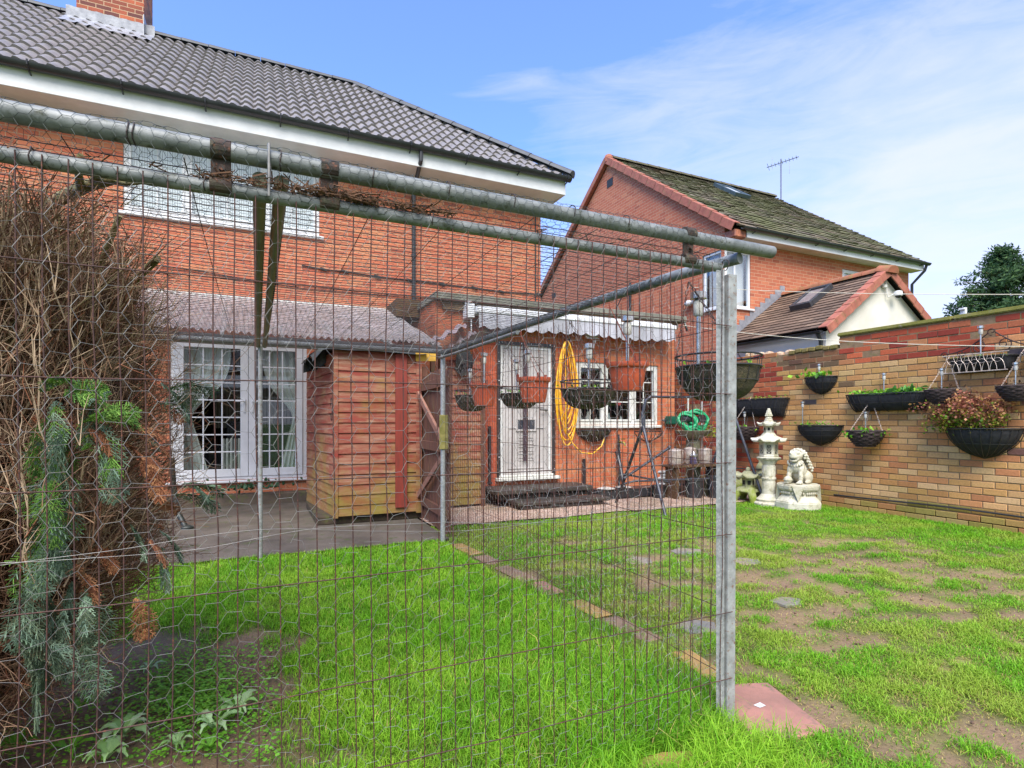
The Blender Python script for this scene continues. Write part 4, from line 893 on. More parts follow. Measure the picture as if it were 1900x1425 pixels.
# dead leaves and twigs caught in the netting on the lower rail
P = []; Q = []
for i in range(620):
    u = rng.random(); px_ = rng.choice([rng.uniform(560, 690), rng.uniform(640, 840), rng.uniform(380, 560), rng.uniform(0, 1300)], p=[.35, .35, .2, .1]); x = onY(px_, 400, PY0).x
    c = np.array((x, PY0-.01+rng.normal(0, .015), ZL+.012+abs(rng.normal(0, .012)))); d = rng.normal(0, 1, 3)*(.014, .008, .007); P.append(c-d); Q.append(c+d)
tw = segs('leaf_litter', np.array(P), np.array(Q), rng.uniform(.0006, .0024, 620), M('dead_leaf_brown', srgb(112,78,54), srgb(66,50,38), rough=.95, scale=60), n=3, origin=(.3, PY0, ZL)); tag(tw, 'dead leaves and twigs caught in netting along the pen’s front rail', 'leaf litter', kind='stuff')
# ================================================================== THINGS AGAINST THE HOUSE
# polycarbonate canopy over the french doors
can = thing('door_canopy', 'corrugated clear plastic canopy sloping from the brick wall over the white french doors', 'canopy', (.4, MY, 0))
poly_m, nt, b = newmat('clear_corrugated_plastic')
v = geopos(nt); f = noise_(nt, v, 3, 8, .7); b.inputs['Base Color'].default_value = (.6, .6, .6, 1)
nt.links.new(ramp(nt, f, [(.35, srgb(214, 210, 214)), (.7, srgb(150, 144, 138))]), b.inputs['Base Color']); b.inputs['Roughness'].default_value = .25
tr = nt.nodes.new('ShaderNodeBsdfTransparent'); tr.inputs[0].default_value = (.9, .88, .92, 1); mx = nt.nodes.new('ShaderNodeMixShader')
nt.links.new(ramp(nt, f, [(.3, .5), (.7, .85)]), mx.inputs[0]); nt.links.new(tr.outputs[0], mx.inputs[1]); nt.links.new(b.outputs[0], mx.inputs[2]); nt.links.new(mx.outputs[0], nt.nodes['Material Output'].inputs[0])
xa, xb, yb_, yf, zb_, zf = -1.6, 1.9, MY-.01, 6.75, 3.02, 2.18
V = []; Fq = []; nu = 260; nv_ = 8
for j in range(nv_+1):
    t = j/nv_
    for i in range(nu+1):
        u = i/nu; x = xa+(xb+.22*t-xa)*u; V.append((x, yb_+(yf-yb_)*t, zb_+(zf-zb_)*t+.018*math.cos(2*math.pi*x/.076)+.01*math.sin(u*9)*t))
for j in range(nv_):
    for i in range(nu): a = j*(nu+1)+i; Fq.append((a, a+1, a+nu+2, a+nu+1))
mb = MB(); mb.v = V; mb.f = Fq; mb.build('roof_sheet', poly_m, can, smooth=60)
brn = M('dark_stained_timber', srgb(104,66,50), srgb(72,48,38), rough=.8, scale=6, stretch=(3, 3, .6), moss=srgb(84,84,48))
mb = MB()
for x in np.linspace(xa+.03, xb, 7): mb.bar((x, yb_, zb_-.06), (x+.22*(x-xa)/(xb-xa), yf+.02, zf-.06), .06, .04)
mb.build('rafters', offwhite, can, bevel=.003)
MB().bar((xa, yf+.06, zf-.09), (xb+.22, yf+.06, zf-.09), .09, .05).build('front_beam', M('grey_painted_timber', srgb(150,140,134), srgb(110,100,92), rough=.8, scale=6), can, bevel=.004)
MB().bar((xa, yb_-.03, zb_-.045), (xb, yb_-.03, zb_-.045), .08, .05).build('wall_plate', offwhite, can, bevel=.004)
mb = MB(); gp = [(yf-.04+math.cos(math.pi+math.pi*k/8)*.05, zf-.045+math.sin(math.pi+math.pi*k/8)*.05) for k in range(9)]
mb.prism([(xa, a, b_) for a, b_ in gp], (xb+.2-xa, 0, 0)); mb.build('gutter', M('grey_gutter', srgb(120,116,120), srgb(90,86,90), rough=.5), can, smooth=40)
MB().box(xb+.1, xb+.16, yf+.04, yf+.1, 0, zf-.14).build('post', brn, can, bevel=.004)
# loose curved sheets lying to the right of the canopy
lsh = thing('corrugated_sheet', 'loose grey corrugated sheet pieces resting at the right end of the door canopy', 'roof sheet', (2.35, 7.0, 2.3))
mb = MB()
for (p0, p1, w_) in ((onY(805, 636, 6.9), onY(868, 603, 7.2), .34), (onY(835, 650, 7.0), onY(886, 617, 7.2), .3)):
    n = 14; d = p1-p0; s = Vector((.1, .9, .1)).normalized()
    vs = [p0+d*(i/n)+s*(w_*k)+UP*(.03*math.sin(i*1.3)*1+.05*math.sin(math.pi*k)) for k in (0, .5, 1) for i in range(n+1)]
    mb.add(vs, [(r*(n+1)+i, r*(n+1)+i+1, (r+1)*(n+1)+i+1, (r+1)*(n+1)+i) for r in range(2) for i in range(n)])
mb.build('sheet', M('lilac_grey_sheet', srgb(176,160,166), srgb(140,128,132), rough=.5, scale=5), lsh, smooth=60)
MB().bar(onY(800, 668, 6.95), onY(905, 612, 7.3), .06, .05).build('batten', timber_old, lsh)
# awning ---------------------------------------------------------------
aw = thing('awning', 'retracted patio awning with pale grey scalloped valance above the kitchen window', 'awning', (4.5, XY, 2.6))
ax0, ax1 = onY(868, 590, 7.32).x, onY(1252, 600, 7.25).x
MB().box(ax0+.12, ax1, XY-.20, XY-.01, 2.72, 2.84).tube([(ax0+.1, XY-.12, 2.76), (ax1+.02, XY-.12, 2.76)], .055, 10).build('cassette', white, aw, bevel=.012, segs=2)
MB().box(ax0+.1, ax1+.03, XY-.265, XY-.215, 2.735, 2.80).build('front_rail', white, aw, bevel=.008)
V = []; Fq = []; n = 360
for r_ in range(6):
    for i in range(n+1):
        u = i/n; x = ax0+.14+(ax1-ax0-.14)*u; sc_ = abs(math.sin(math.pi*(x-ax0)/.21)); z = 2.74-(.185+.045*sc_)*r_/5*(1+.05*math.sin(u*11)); V.append((x, XY-.25-.012*math.sin(u*60)*r_/5-.03*math.sin(u*14)*r_/5, z))
for r_ in range(5):
    for i in range(n): a = r_*(n+1)+i; Fq.append((a, a+1, a+n+2, a+n+1))
mb = MB(); mb.v = V; mb.f = Fq; mb.build('valance', M('grey_awning_cloth', srgb(178,178,184), srgb(148,148,156), rough=.9, scale=4, stretch=(3, 1, .4), bmp=.1), aw, smooth=60)
MB().box(ax0-.02, ax0+.1, XY-.2, XY-.02, 2.66, 2.86).tube([(ax0+.04, XY-.11, 2.86), (ax0+.04, XY-.11, 2.9)], .06, 12).build('end_bracket', white, aw, bevel=.01)
mb = MB()
for k in range(9): mb.ell((ax0+.06, XY-.16, 2.64-.03*k), (.012, .012, .017), 6, 4)
mb.build('pull_chain', white, aw)
# security light
lp = onY(1096, 618, XY-.1); sl_o = thing('security_light', 'square white floodlight with sensor hanging below the awning valance', 'light', tuple(lp))
MB().box(lp.x-.10, lp.x+.10, XY-.16, XY-.07, lp.z-.08, lp.z+.08).build('housing', offwhite, sl_o, bevel=.01)
MB().box(lp.x-.11, lp.x+.11, XY-.18, XY-.161, lp.z-.10, lp.z-.085).box(lp.x-.085, lp.x+.085, XY-.168, XY-.161, lp.z-.06, lp.z+.065).build('lens', M('lamp_lens', (.6, .62, .64), (.5, .52, .55), rough=.15), sl_o)
MB().ell((lp.x+.05, XY-.13, lp.z-.13), (.025, .025, .03), 8, 6).box(lp.x-.02, lp.x+.02, XY-.07, XY-.004, lp.z-.04, lp.z+.04).build('sensor', white, sl_o, smooth=60)
# yellow hose coil ------------------------------------------------------
ho = thing('garden_hose', 'long yellow garden hose coiled over a hook beside the back door', 'hose', (4.3, XY, 1.6))
yel = M('yellow_hose', srgb(238,186,40), srgb(214,150,30), rough=.35, scale=20, bmp=.1)
hk = onY(1052, 634, XY-.06); pts = []
random.seed(3)
for k in range(7):
    wd = .14+.025*k*(1 if k % 2 else .6); ln = .56+.03*k; cx = hk.x+random.uniform(-.025, .025)-.02
    for i in range(36):
        t = 2*math.pi*i/36; s_ = math.sin(t); c_ = math.cos(t)
        pts.append((cx+wd*s_*(1-.35*max(0, c_))*.75, XY-.05-.014*k-.02*abs(s_), hk.z-ln+ln*c_-.02*k*(c_ < 0)))
q = [onY(x, y, XY-.16) for x, y in ((1050, 800), (1062, 822), (1078, 840), (1100, 842), (1116, 828), (1122, 812))]
MB().tube(pts+[tuple(v) for v in q], .011, 8).build('coil', yel, ho, smooth=60)
MB().tube([hk+Vector((0, .055, .03)), hk+Vector((0, -.08, .02)), hk+Vector((0, -.1, .06))], .012, 6).build('hook', black, ho)
p = onY(1051, 668, XY-.12); MB().tube([p+Vector((0, 0, .06)), p, p+Vector((.01, 0, -.08))], [.016, .026, .018], 10).build('connector', M('orange_plastic', srgb(236,130,30)), ho, smooth=60)
hx_ = onY(975, 700, XY-.06).x; o = MB().box(hx_-.028, hx_+.028, XY-.05, XY-.035, .62, 2.33).tube([(hx_, XY-.04, 2.33), (hx_, XY-.02, 2.37)], .008, 5).build('hanging_strap', M('dark_purple_strap', srgb(66,50,60), srgb(50,40,46), rough=.8), origin=(hx_, XY-.04, .62)); tag(o, 'dark purple strap hanging down the middle of the white back door', 'strap')
# black-brown doorstep
st = thing('door_step', 'dark low double doorstep on the ground in front of the back door', 'step', (3.9, 7.0, 0))
stm = M('wet_dark_slab', srgb(66,58,54), srgb(44,40,38), rough=.6, scale=6, moss=srgb(66,70,36), bmp=.5)
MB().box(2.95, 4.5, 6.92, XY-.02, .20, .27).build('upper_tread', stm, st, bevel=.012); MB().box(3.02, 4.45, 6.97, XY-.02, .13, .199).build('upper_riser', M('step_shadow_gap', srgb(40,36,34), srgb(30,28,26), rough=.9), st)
MB().box(3.15, 4.6, 6.62, 6.965, .08, .13).box(3.2, 4.5, 6.66, 6.96, .02, .079).build('lower_tread', stm, st, bevel=.012)
# drip tray rubble: dark trough with pans beside the step
tr_ = thing('low_trough', 'long low black trough with white lids lying against the extension wall right of the step', 'trough', (5.0, 7.1, 0))
MB().box(4.66, 5.9, 7.0, 7.35, .03, .17).build('tray', black, tr_, bevel=.02, segs=2)
mb = MB(); mb.lathe((4.86, 7.12, .175), [(.13, 0), (.14, .01), (.06, .03)], 16).lathe((5.2, 7.15, .175), [(.12, 0), (.13, .012), (.05, .03)], 16); mb.build('lids', M('pale_plastic_lid', srgb(196,196,190), srgb(150,148,140), rough=.5, scale=14), tr_, smooth=40)
# wall basket below kitchen window (2)
def half_basket(name, c, wd, dp, ht, face, label, cat='wall planter', group=None, ribs=10, liner=True, square=False, lm=None, rim=.007, hoops=2):
    """wall planter. face: unit vector out from the wall; c: centre of the rim at the wall"""
    c = Vector(c); n = Vector(face); s = Vector((-n.y, n.x, 0)) if abs(n.x) > abs(n.y) else Vector((1, 0, 0)); o = thing(name, label, cat, tuple(c), group)
    def sp_(u, v):  # u 0..1 across half circle, v 0 rim ..1 bottom
        a = math.pi*u; rr = math.cos(v*math.pi/2)**(.62 if not square else .35); 
        if square: ex = 2/5; cu, su_ = math.cos(a), math.sin(a); cu = math.copysign(abs(cu)**ex, cu); su_ = su_**.6
        else: cu, su_ = math.cos(a), math.sin(a)
        return c+s*(wd/2*cu*rr if not square else wd/2*cu*(1-.16*v))+n*(dp*su_*rr+.006)-UP*(ht*v if not square else ht*v)
    if liner:
        nu_, nv2 = 22, 8; V = []; Fq = []
        for j in range(nv2+1):
            for i in range(nu_+1):
                p = sp_(i/nu_, .04+.94*j/nv2); k = .012*vnoise(p.x*9+p.z*3, p.y*9, p.z*11); V.append(tuple(c+(p-c)*(.965+k*2)))
        for j in range(nv2):
            for i in range(nu_): a = j*(nu_+1)+i; Fq.append((a, a+1, a+nu_+2, a+nu_+1))
        m_ = MB(); m_.v = V; m_.f = Fq; b0 = len(m_.v)
        ring = [tuple(c+(sp_(i/nu_, .06)-c)*.94-UP*.012) for i in range(nu_+1)]; m_.v += ring+[tuple(c-UP*.02)]
        m_.f += [(b0+i, b0+i+1, b0+nu_+1) for i in range(nu_)]
        m_.build('liner', lm or blackmat, o, smooth=60)
    fr_ = MB()
    fr_.tube([sp_(i/28, 0) for i in range(29)], rim, 6).tube([sp_(0, 0), sp_(1, 0)], rim*.9, 6)
    for h_ in range(hoops): fr_.tube([sp_(i/24, (h_+1)/(hoops+1)) for i in range(25)], rim*.45, 5)
    for k in range(ribs+1): fr_.tube([sp_(k/ribs, j/8) for j in range(9)], rim*.6, 5)
    fr_.build('wire_frame', blackwire, o, smooth=60)
    return o
p = onY(1100, 798, XY); half_basket('wall_basket', (p.x, XY, p.z), .62, .2, .19, (0, -1, 0), 'half-round wire basket with mossy liner below the left of the kitchen window', 'wall basket', 'wire baskets under the kitchen window', lm=M('mossy_coir_liner', srgb(84,76,52), srgb(52,46,36), rough=.95, scale=16, moss=srgb(84,92,40), bmp=.9, bd=.01))
p = onY(1202, 800, XY); half_basket('wall_basket', (p.x, XY, p.z), .55, .2, .17, (0, -1, 0), 'empty half-round wire basket below the right of the kitchen window', 'wall basket', 'wire baskets under the kitchen window', liner=False)
# outside tap, iron rods by the door
tp_ = thing('garden_tap', 'brass outside tap on a black post in front of the extension wall', 'tap', (onY(1148, 815, XY-.12).x, XY-.12, 0))
x = onY(1148, 815, XY-.12).x; MB().tube([(x, XY-.12, 0), (x+.02, XY-.12, .5), (x-.01, XY-.12, 1.0)], .022, 8).build('pipe', black, tp_, smooth=50)
MB().tube([(x, XY-.14, .88), (x+.02, XY-.24, .87), (x+.03, XY-.25, .82)], .018, 8).box(x-.01, x+.07, XY-.20, XY-.18, .92, .935).build('spout', M('old_brass', srgb(160,140,60), srgb(90,84,40), rough=.5, metal=.6, scale=25), tp_, smooth=50)
for px_, z0, z1, lb in ((909, .30, 1.14, 'tall dark metal bar standing against the red wall left of the back door'), (1084, .2, .62, 'short dark metal bar standing against the wall right of the back door')):
    x = onY(px_, 850, XY-.05).x; o = MB().box(x-.02, x+.02, XY-.06, XY-.02, z0, z1).box(x-.03, x+.03, XY-.065, XY-.015, z0, z0+.03).build('metal_bar', M('dark_iron', srgb(48,40,42), srgb(36,32,34), rough=.6), origin=(x, XY-.04, z0), bevel=.003); tag(o, lb, 'bar')
# ================================================================== SHED, FENCE, GATE
shed = thing('garden_shed', 'small red-stained wooden shed with algae on its boards, between french doors and back door', 'shed', (1.3, 7.4, 0))
shed_m, nt, b = newmat('red_stained_shiplap')
v = geopos(nt); mp = N(nt, 'ShaderNodeMapping'); mp.inputs['Scale'].default_value = (1.2, 1.2, 9); nt.links.new(v, mp.inputs[0])
f1_ = noise_(nt, mp.outputs[0], 2.2, 8, .7, .4); f2_ = noise_(nt, v, 2.1, 8, .7); mp2 = N(nt, 'ShaderNodeMapping'); mp2.inputs['Scale'].default_value = (3, 3, 60); nt.links.new(v, mp2.inputs[0]); f3_ = noise_(nt, mp2.outputs[0], 3, 6, .7)
col = ramp(nt, f1_, [(.28, srgb(150,54,42)), (.43, srgb(132,60,46)), (.53, srgb(146,94,72)), (.72, srgb(170,138,114))])
col = mixc(nt, math_(nt, 'MULTIPLY', f3_, .35), col, srgb(84, 44, 34))
sp = nt.nodes.new('ShaderNodeSeparateXYZ'); nt.links.new(v, sp.inputs[0])
mr = N(nt, 'ShaderNodeMapRange'); mr.inputs[1].default_value = 0; mr.inputs[2].default_value = 1.1; mr.inputs[3].default_value = .2; mr.inputs[4].default_value = -.04; nt.links.new(sp.outputs[2], mr.inputs[0])
al = math_(nt, 'ADD', f2_, mr.outputs[0]); al2 = math_(nt, 'MULTIPLY', ramp(nt, al, [(.5, 0.0), (.78, 1.0)]), math_(nt, 'ADD', math_(nt, 'MULTIPLY', f3_, .9), .3))
col = mixc(nt, al2, col, srgb(126, 122, 44)); nt.links.new(col, b.inputs['Base Color']); b.inputs['Roughness'].default_value = .85
bump(nt, b, f3_, .4, .004)
c00, c10, c11, c01 = Vector((.817, 6.60, 0)), Vector((1.806, 6.61, 0)), Vector((1.75, 8.15, 0)), Vector((.64, 8.15, 0))
SZ = 2.03
def boards(mb, a, b_, z0, z1, hb, th=.016):
    d = (b_-a); L = d.length; d.normalize(); n_ = Vector((d.y, -d.x, 0)); nb_ = round((z1-z0)/hb)
    for i in range(nb_):
        za = z0+(z1-z0)*i/nb_; zb = z0+(z1-z0)*(i+1)/nb_-.005; e = rng.normal(0, .002)
        P_ = [a+UP*za+n_*(th+e), b_+UP*za+n_*(th+e), b_+UP*zb+n_*(.004), a+UP*zb+n_*(.004)]; Q_ = [p-n_*.02-UP*0 for p in P_]
        mb.add(P_+Q_, [(0, 1, 2, 3), (4, 7, 6, 5), (0, 4, 5, 1), (2, 6, 7, 3), (1, 5, 6, 2), (0, 3, 7, 4)])
    return mb
mb = MB(); boards(mb, c00, c10, .12, SZ, .12); mb.build('front_boards', shed_m, shed)
mb = MB(); boards(mb, c01, c00, .12, SZ-.02, .12); mb.build('side_boards', shed_m, shed)
mb = MB(); boards(mb, c10, c11, .12, SZ-.02, .12); boards(mb, c11, c01, .12, SZ-.02, .12); mb.build('rear_boards', shed_m, shed)
MB().box(c00.x-.024, c00.x+.03, c00.y-.022, c00.y+.03, .10, SZ).box(c10.x-.05, c10.x+.02, c10.y-.026, c10.y-.006, .1, SZ).build('corner_trim', shed_m, shed, bevel=.003)
MB().box(1.50, 1.64, 6.565, 6.59, .18, SZ-.02).build('red_batten', M('fresh_red_stain', srgb(134,48,34), srgb(110,46,34), rough=.7, scale=7, stretch=(4, 4, .7)), shed, bevel=.003)
MB().box(.62, 1.84, 6.66, 8.12, .02, .12).build('base', M('rotten_shed_base', srgb(70,58,44), srgb(48,40,32), rough=.95, scale=9, moss=srgb(84,96,36)), shed, bevel=.01)
felt = M('torn_black_felt', srgb(52,54,56), srgb(34,36,38), rough=.9, scale=12, moss=srgb(80,84,60), bmp=.8, bd=.01)
V = []; Fq = []; n = 24
for j in range(n+1):
    for i in range(n+1):
        u, w_ = i/n, j/n; x = .56+1.32*u; y = 6.5+1.72*w_; z = SZ+.035+.05*w_+.012*vnoise(x*5, y*5)
        if u < .09: z -= .12*(1-u/.09)*(1+.5*vnoise(y*7, 2)); x += .02*vnoise(y*6, 3)
        if w_ < .05: z -= .05
        V.append((x, y, z))
for j in range(n):
    for i in range(n): a = j*(n+1)+i; Fq.append((a, a+1, a+n+2, a+n+1))
mb = MB(); mb.v = V; mb.f = Fq; mb.build('felt_roof', felt, shed, smooth=60)
mb = MB()
for k in range(16): p = c00.lerp(c01, .25+.6*rng.random()); mb.obox((p.x-.05, p.y, SZ-.02-.1*rng.random()), rng.normal(0, 1, 3), rng.normal(0, 1, 3)+.1, (0, 0, 1), .06, .003, .05)
mb.build('felt_tatters', felt, shed)
MB().tube([(c00.x-.03-.11*0, 6.72+.075*math.sin(t), 1.35+.13*math.cos(t)) for t in np.linspace(0, 2*math.pi, 20)], .004, 5).build('wire_loop', blackwire, shed)
# gate frame between shed and rear corner post
gt = thing('wooden_gate', 'ledged brown wooden gate with diagonal brace beside the rear corner post', 'gate', (1.78, 6.35, 0))
gm = M('brown_fence_timber', srgb(112,72,56), srgb(84,54,44), rough=.85, scale=6, stretch=(4, 4, .6), moss=srgb(98,92,48))
a, b_ = Vector((1.86, 6.62, 0)), Vector((1.80, 5.42, 0)); d = (b_-a).normalized()
mb = MB()
for k in range(9): p = a.lerp(b_, (k+.5)/9); mb.obox((p.x, p.y, .9), d, (d.y, -d.x, 0), UP, .058, .009, .86+.01*rng.normal())
mb.build('boards', gm, gt, bevel=.003)
mb = MB()
for z in (1.62, .93, .25): mb.bar(a-Vector((.03, 0, 0))+UP*z, b_-Vector((.03, 0, 0))+UP*z, .1, .035)
mb.build('rails', gm, gt, bevel=.003)
MB().bar(a-Vector((.075, 0, 0))+UP*1.55, b_-Vector((.07, 0, 0))+UP*.98, .07, .03).bar(a-Vector((.075, 0, 0))+UP*.3, b_-Vector((.07, 0, 0))+UP*.86, .07, .03).build('brace', M('pinkish_timber', srgb(150,108,90), srgb(120,84,70), rough=.8, scale=6), gt, bevel=.003)
MB().box(1.83, 1.91, 6.62, 6.7, 0, 1.88).build('post', gm, gt, bevel=.004)
yb1 = onY(790, 662, 6.6); ysl = MB().obox((yb1.x, 6.6, yb1.z), (1, .1, .05), (0, 1, 0), UP, .13, .012, .055).build('yellow_offcut', M('yellow_painted_wood', srgb(206,160,60), srgb(160,124,50), rough=.8, scale=9), gt, bevel=.003)
# red boarded fence panel
fp = thing('fence_panel', 'red-brown overlap fence panel between the pen corner and the painted wall', 'fence panel', (2.6, 7.2, 0))
mb = MB(); boards(mb, Vector((2.28, 7.22, 0)), Vector((2.86, 7.26, 0)), .06, 2.05, .105); mb.build('boards', shed_m, fp)
MB().box(2.24, 2.31, 7.2, 7.28, 0, 2.1).build('post', gm, fp, bevel=.004)
MB().box(2.85, 2.91, 7.22, 7.29, 0, 2.1).build('post', gm, fp, bevel=.004)
# ornament: dark wire wreath / black rag on fence
o = MB(); c = onY(862, 668, 7.1)
for k in range(26): q = c+Vector(rng.normal(0, 1, 3))*.05; o.obox(q-UP*.05, rng.normal(0, 1, 3), rng.normal(0, 1, 3)+.01, UP+Vector(rng.normal(0, .2, 3)), .05, .004, .08)
o = o.build('black_rag', felt, origin=tuple(c)); tag(o, 'tattered black cloth hanging on the red boards left of the back door', 'cloth')
# ================================================================== HANGING POTS ALONG THE PEN SIDE
terra = M('terracotta_plastic', srgb(206,98,64), srgb(176,76,50), rough=.5, scale=7, bmp=.1)
silver = M('brushed_steel', srgb(206,204,200), srgb(170,168,164), rough=.25, metal=.85, scale=30, bmp=.05)
silver_d = M('weathered_solar_light_plastic', srgb(200,190,180), srgb(160,140,130), rough=.4, metal=.3, scale=20)
clearp = M('frosted_lamp_plastic', srgb(206,206,200), srgb(176,172,166), rough=.25)
def solar(x, y, z, h, lbl, s=1.0, group='solar stake lights in the planters'):
    o = thing('solar_light', lbl, 'solar light', (x, y, z), group)
    MB().tube([(x, y, z), (x, y, z+h)], .0085*s, 8).build('stake', silver, o, smooth=50)
    MB().lathe((x, y, z+h), [(.013*s, 0), (.019*s, .01), (.019*s, .055*s), (.012*s, .06*s)], 12).build('lamp', clearp, o, smooth=40)
    MB().lathe((x, y, z+h+.06*s), [(.012*s, 0), (.03*s, .004), (.03*s, .026*s), (.008, .032*s)], 14).build('cap', silver, o, smooth=40)
    return o
def chain(mb, p, q, r=.0028, step=.03):
    p = Vector(p); q = Vector(q); n_ = max(2, int((q-p).length/step)); d = (q-p).normalized(); s = d.cross(Vector((.3, .9, .2))).normalized(); t = d.cross(s)
    for i in range(n_):
        c = p+(q-p)*((i+.5)/n_); ax = s if i % 2 else t; mb.tube([c-d*step*.5, c-d*step*.2+ax*.006, c+d*step*.2+ax*.006, c+d*step*.5, c+d*step*.2-ax*.006, c-d*step*.2-ax*.006, c-d*step*.5], r*.6, 4, cap=False)
def leaf_cluster(name, c, spread, n, size, cols, label=None, cat='plant', group=None, up=.5, droop=0, parent=None):
    c = Vector(c); V = []; Fq = []; T = []
    for i in range(n):
        p = c+Vector((rng.normal(0, spread[0]), rng.normal(0, spread[1]), abs(rng.normal(0, spread[2]))-droop*rng.random()))
        d = Vector((rng.normal(), rng.normal(), up+rng.normal(0, .5))).normalized(); s = d.cross(Vector(rng.normal(0, 1, 3))).normalized(); L = size*rng.uniform(.6, 1.3); W = L*.32
        nn_ = d.cross(s); i0 = len(V); V += [p, p+d*L*.5+s*W+nn_*L*.06, p+d*L, p+d*L*.5-s*W+nn_*L*.06, p+d*L*.5]; Fq += [(i0, i0+1, i0+4), (i0+1, i0+2, i0+4), (i0+2, i0+3, i0+4), (i0+3, i0, i0+4)]
        cc_ = np.array(cols[rng.integers(len(cols))])*rng.uniform(.75, 1.2); T += [cc_]*5
    o = np_mesh(name, V, [np.array(Fq)], leafm, parent, origin=tuple(c), tint=np.array(T))
    if parent is None: tag(o, label, cat, group)
    return o
leafm = attr_mat('leaf', rough=.5, noise_amt=.15, nscale=90, bmp=.1, transl=.3, spec=.35)
LG = [srgb(120,180,40), srgb(96,160,40), srgb(150,196,60), srgb(80,130,36)]
def pot(y, x, z, dia, h, label):
    o = thing('hanging_pot', label, 'hanging pot', (x, y, z-h), 'terracotta hanging pots along the side of the pen'); r = dia/2
    MB().lathe((x, y, z-h), [(r*.55, 0), (r*.68, .004), (r*.80, h*.35), (r*.9, h*.8), (r*.93, h*.82), (r*1.0, h*.84), (r*1.04, h*.9), (r*1.04, h), (r*.96, h), (r*.92, h*.85), (r*.3, h*.8)], 28, cap=False).build('bowl', terra, o, smooth=35)
    top = Vector((PX1+.08, y+.02, 1.835)); mb = MB()
    for a in (.3, 2.4, 4.5): q = Vector((x+r*math.cos(a), y+r*math.sin(a), z+.01)); mb.tube([q, q.lerp(top, .5)+Vector((0, 0, -.01)), top], .0022, 5); mb.obox(q, (1, 0, 0), (0, 1, 0), UP, .008, .006, .018)
    mb.build('hanger', M('brown_plastic_hanger', srgb(150,70,50), srgb(110,56,44), rough=.6), o)
    MB().tube([top, top+UP*.03, top+Vector((-.04, 0, .05)), top+Vector((-.08, 0, .03))], .004, 5).build('hook', MATS['brown_plastic_hanger'], o)
    MB().lathe((x, y, z-h*.22), [(r*.9, 0), (r*.5, .006), (.005, .008)], 16, cap=False).build('compost', M('dark_compost', (.03, .022, .016), (.05, .038, .028), rough=.95, scale=40), o)
    return o
moss_liner = M('felted_moss_liner', srgb(92,84,62), srgb(54,52,42), rough=.97, scale=14, cc=srgb(112,98,70), moss=srgb(78,86,44), bmp=1, bd=.014)
def basket(y, x, z, dia, h, label, crown=True):
    o = thing('hanging_basket', label, 'hanging basket', (x, y, z-h), 'mossy wire hanging baskets along the side of the pen'); r = dia/2
    V = []; Fq = []; nu_, nv2 = 30, 9
    for j in range(nv2+1):
        t = j/nv2*math.pi/2
        for i in range(nu_): a = 2*math.pi*i/nu_; rr = r*.97*math.cos(t)**.6*(1+.05*vnoise(math.cos(a)*3+y*5, math.sin(a)*3, t*2)); V.append((x+rr*math.cos(a), y+rr*math.sin(a), z-.05-(h-.05)*math.sin(t)**1.2))
    for j in range(nv2):
        for i in range(nu_): a = j*nu_+i; b1 = j*nu_+(i+1) % nu_; Fq.append((a, b1, b1+nu_, a+nu_))
    mb = MB(); mb.v = V; mb.f = Fq; i0 = len(mb.v); mb.v.append((x, y, z-.07)); mb.f += [(i, (i+1) % nu_, i0) for i in range(nu_)]; mb.build('liner', moss_liner, o, smooth=60)
    fr_ = MB()
    for zz, rr in ((z, r*1.02), (z-.05, r*1.01), (z-h*.55, r*.93)): fr_.tube([(x+rr*math.cos(a), y+rr*math.sin(a), zz) for a in np.linspace(0, 2*math.pi, 33)], .0045 if zz > z-.06 else .002, 6, cap=False)
    for k in range(16): a = 2*math.pi*k/16; fr_.tube([(x+r*1.015*math.cos(a), y+r*1.015*math.sin(a), z), (x+r*math.cos(a), y+r*math.sin(a), z-.05), (x+.93*r*math.cos(a), y+.93*r*math.sin(a), z-h*.55), (x+.5*r*math.cos(a), y+.5*r*math.sin(a), z-h*.95)], .0022, 4)
    fr_.build('wire_frame', blackwire, o, smooth=60)
    top = Vector((PX1+.10, y+.02, 1.835)); ch_ = MB()
    for a in (.15, 2.25, 4.3): chain(ch_, (x+r*math.cos(a), y+r*math.sin(a), z), top)
    ch_.build('chain', M('rusty_chain', srgb(96,84,78), srgb(60,50,48), rough=.6, metal=.4), o)
    leaf_cluster('seedlings', (x-.02, y, z-.05), (r*.45, r*.45, .012), 46, .022, LG, parent=o)
    return o
basket(1.93, 1.93, 1.50, .37, .205, 'large wire basket with grey moss liner hanging beside the front corner post'); solar(1.90, 2.02, 1.44, .26, 'silver solar light standing in the large hanging basket by the corner post', 1.3)
pot(2.52, 1.86, 1.525, .225, .155, 'largest looking terracotta pot hanging in front of the kitchen window'); solar(1.86, 2.52, 1.50, .18, 'solar light standing in the terracotta pot in front of the kitchen window', 1.2)
basket(2.98, 1.90, 1.455, .345, .175, 'wire basket hanging low in front of the left of the kitchen window'); solar(1.88, 2.94, 1.42, .17, 'solar light standing in the basket in front of the kitchen window', 1.1)
pot(3.64, 1.85, 1.525, .245, .185, 'terracotta pot hanging in front of the white back door'); solar(1.78, 3.60, 1.5, .13, 'solar light hanging over the terracotta pot in front of the back door', 1)
basket(3.98, 1.90, 1.47, .32, .165, 'wire basket hanging in front of the lower arch of the back door'); solar(1.88, 4.0, 1.45, .16, 'solar light in the basket in front of the back door')
pot(4.62, 1.85, 1.54, .25, .2, 'farther terracotta pot hanging in front of the red boards'); solar(1.85, 4.62, 1.52, .2, 'solar light in the farther terracotta pot before the red boards', 1.1)
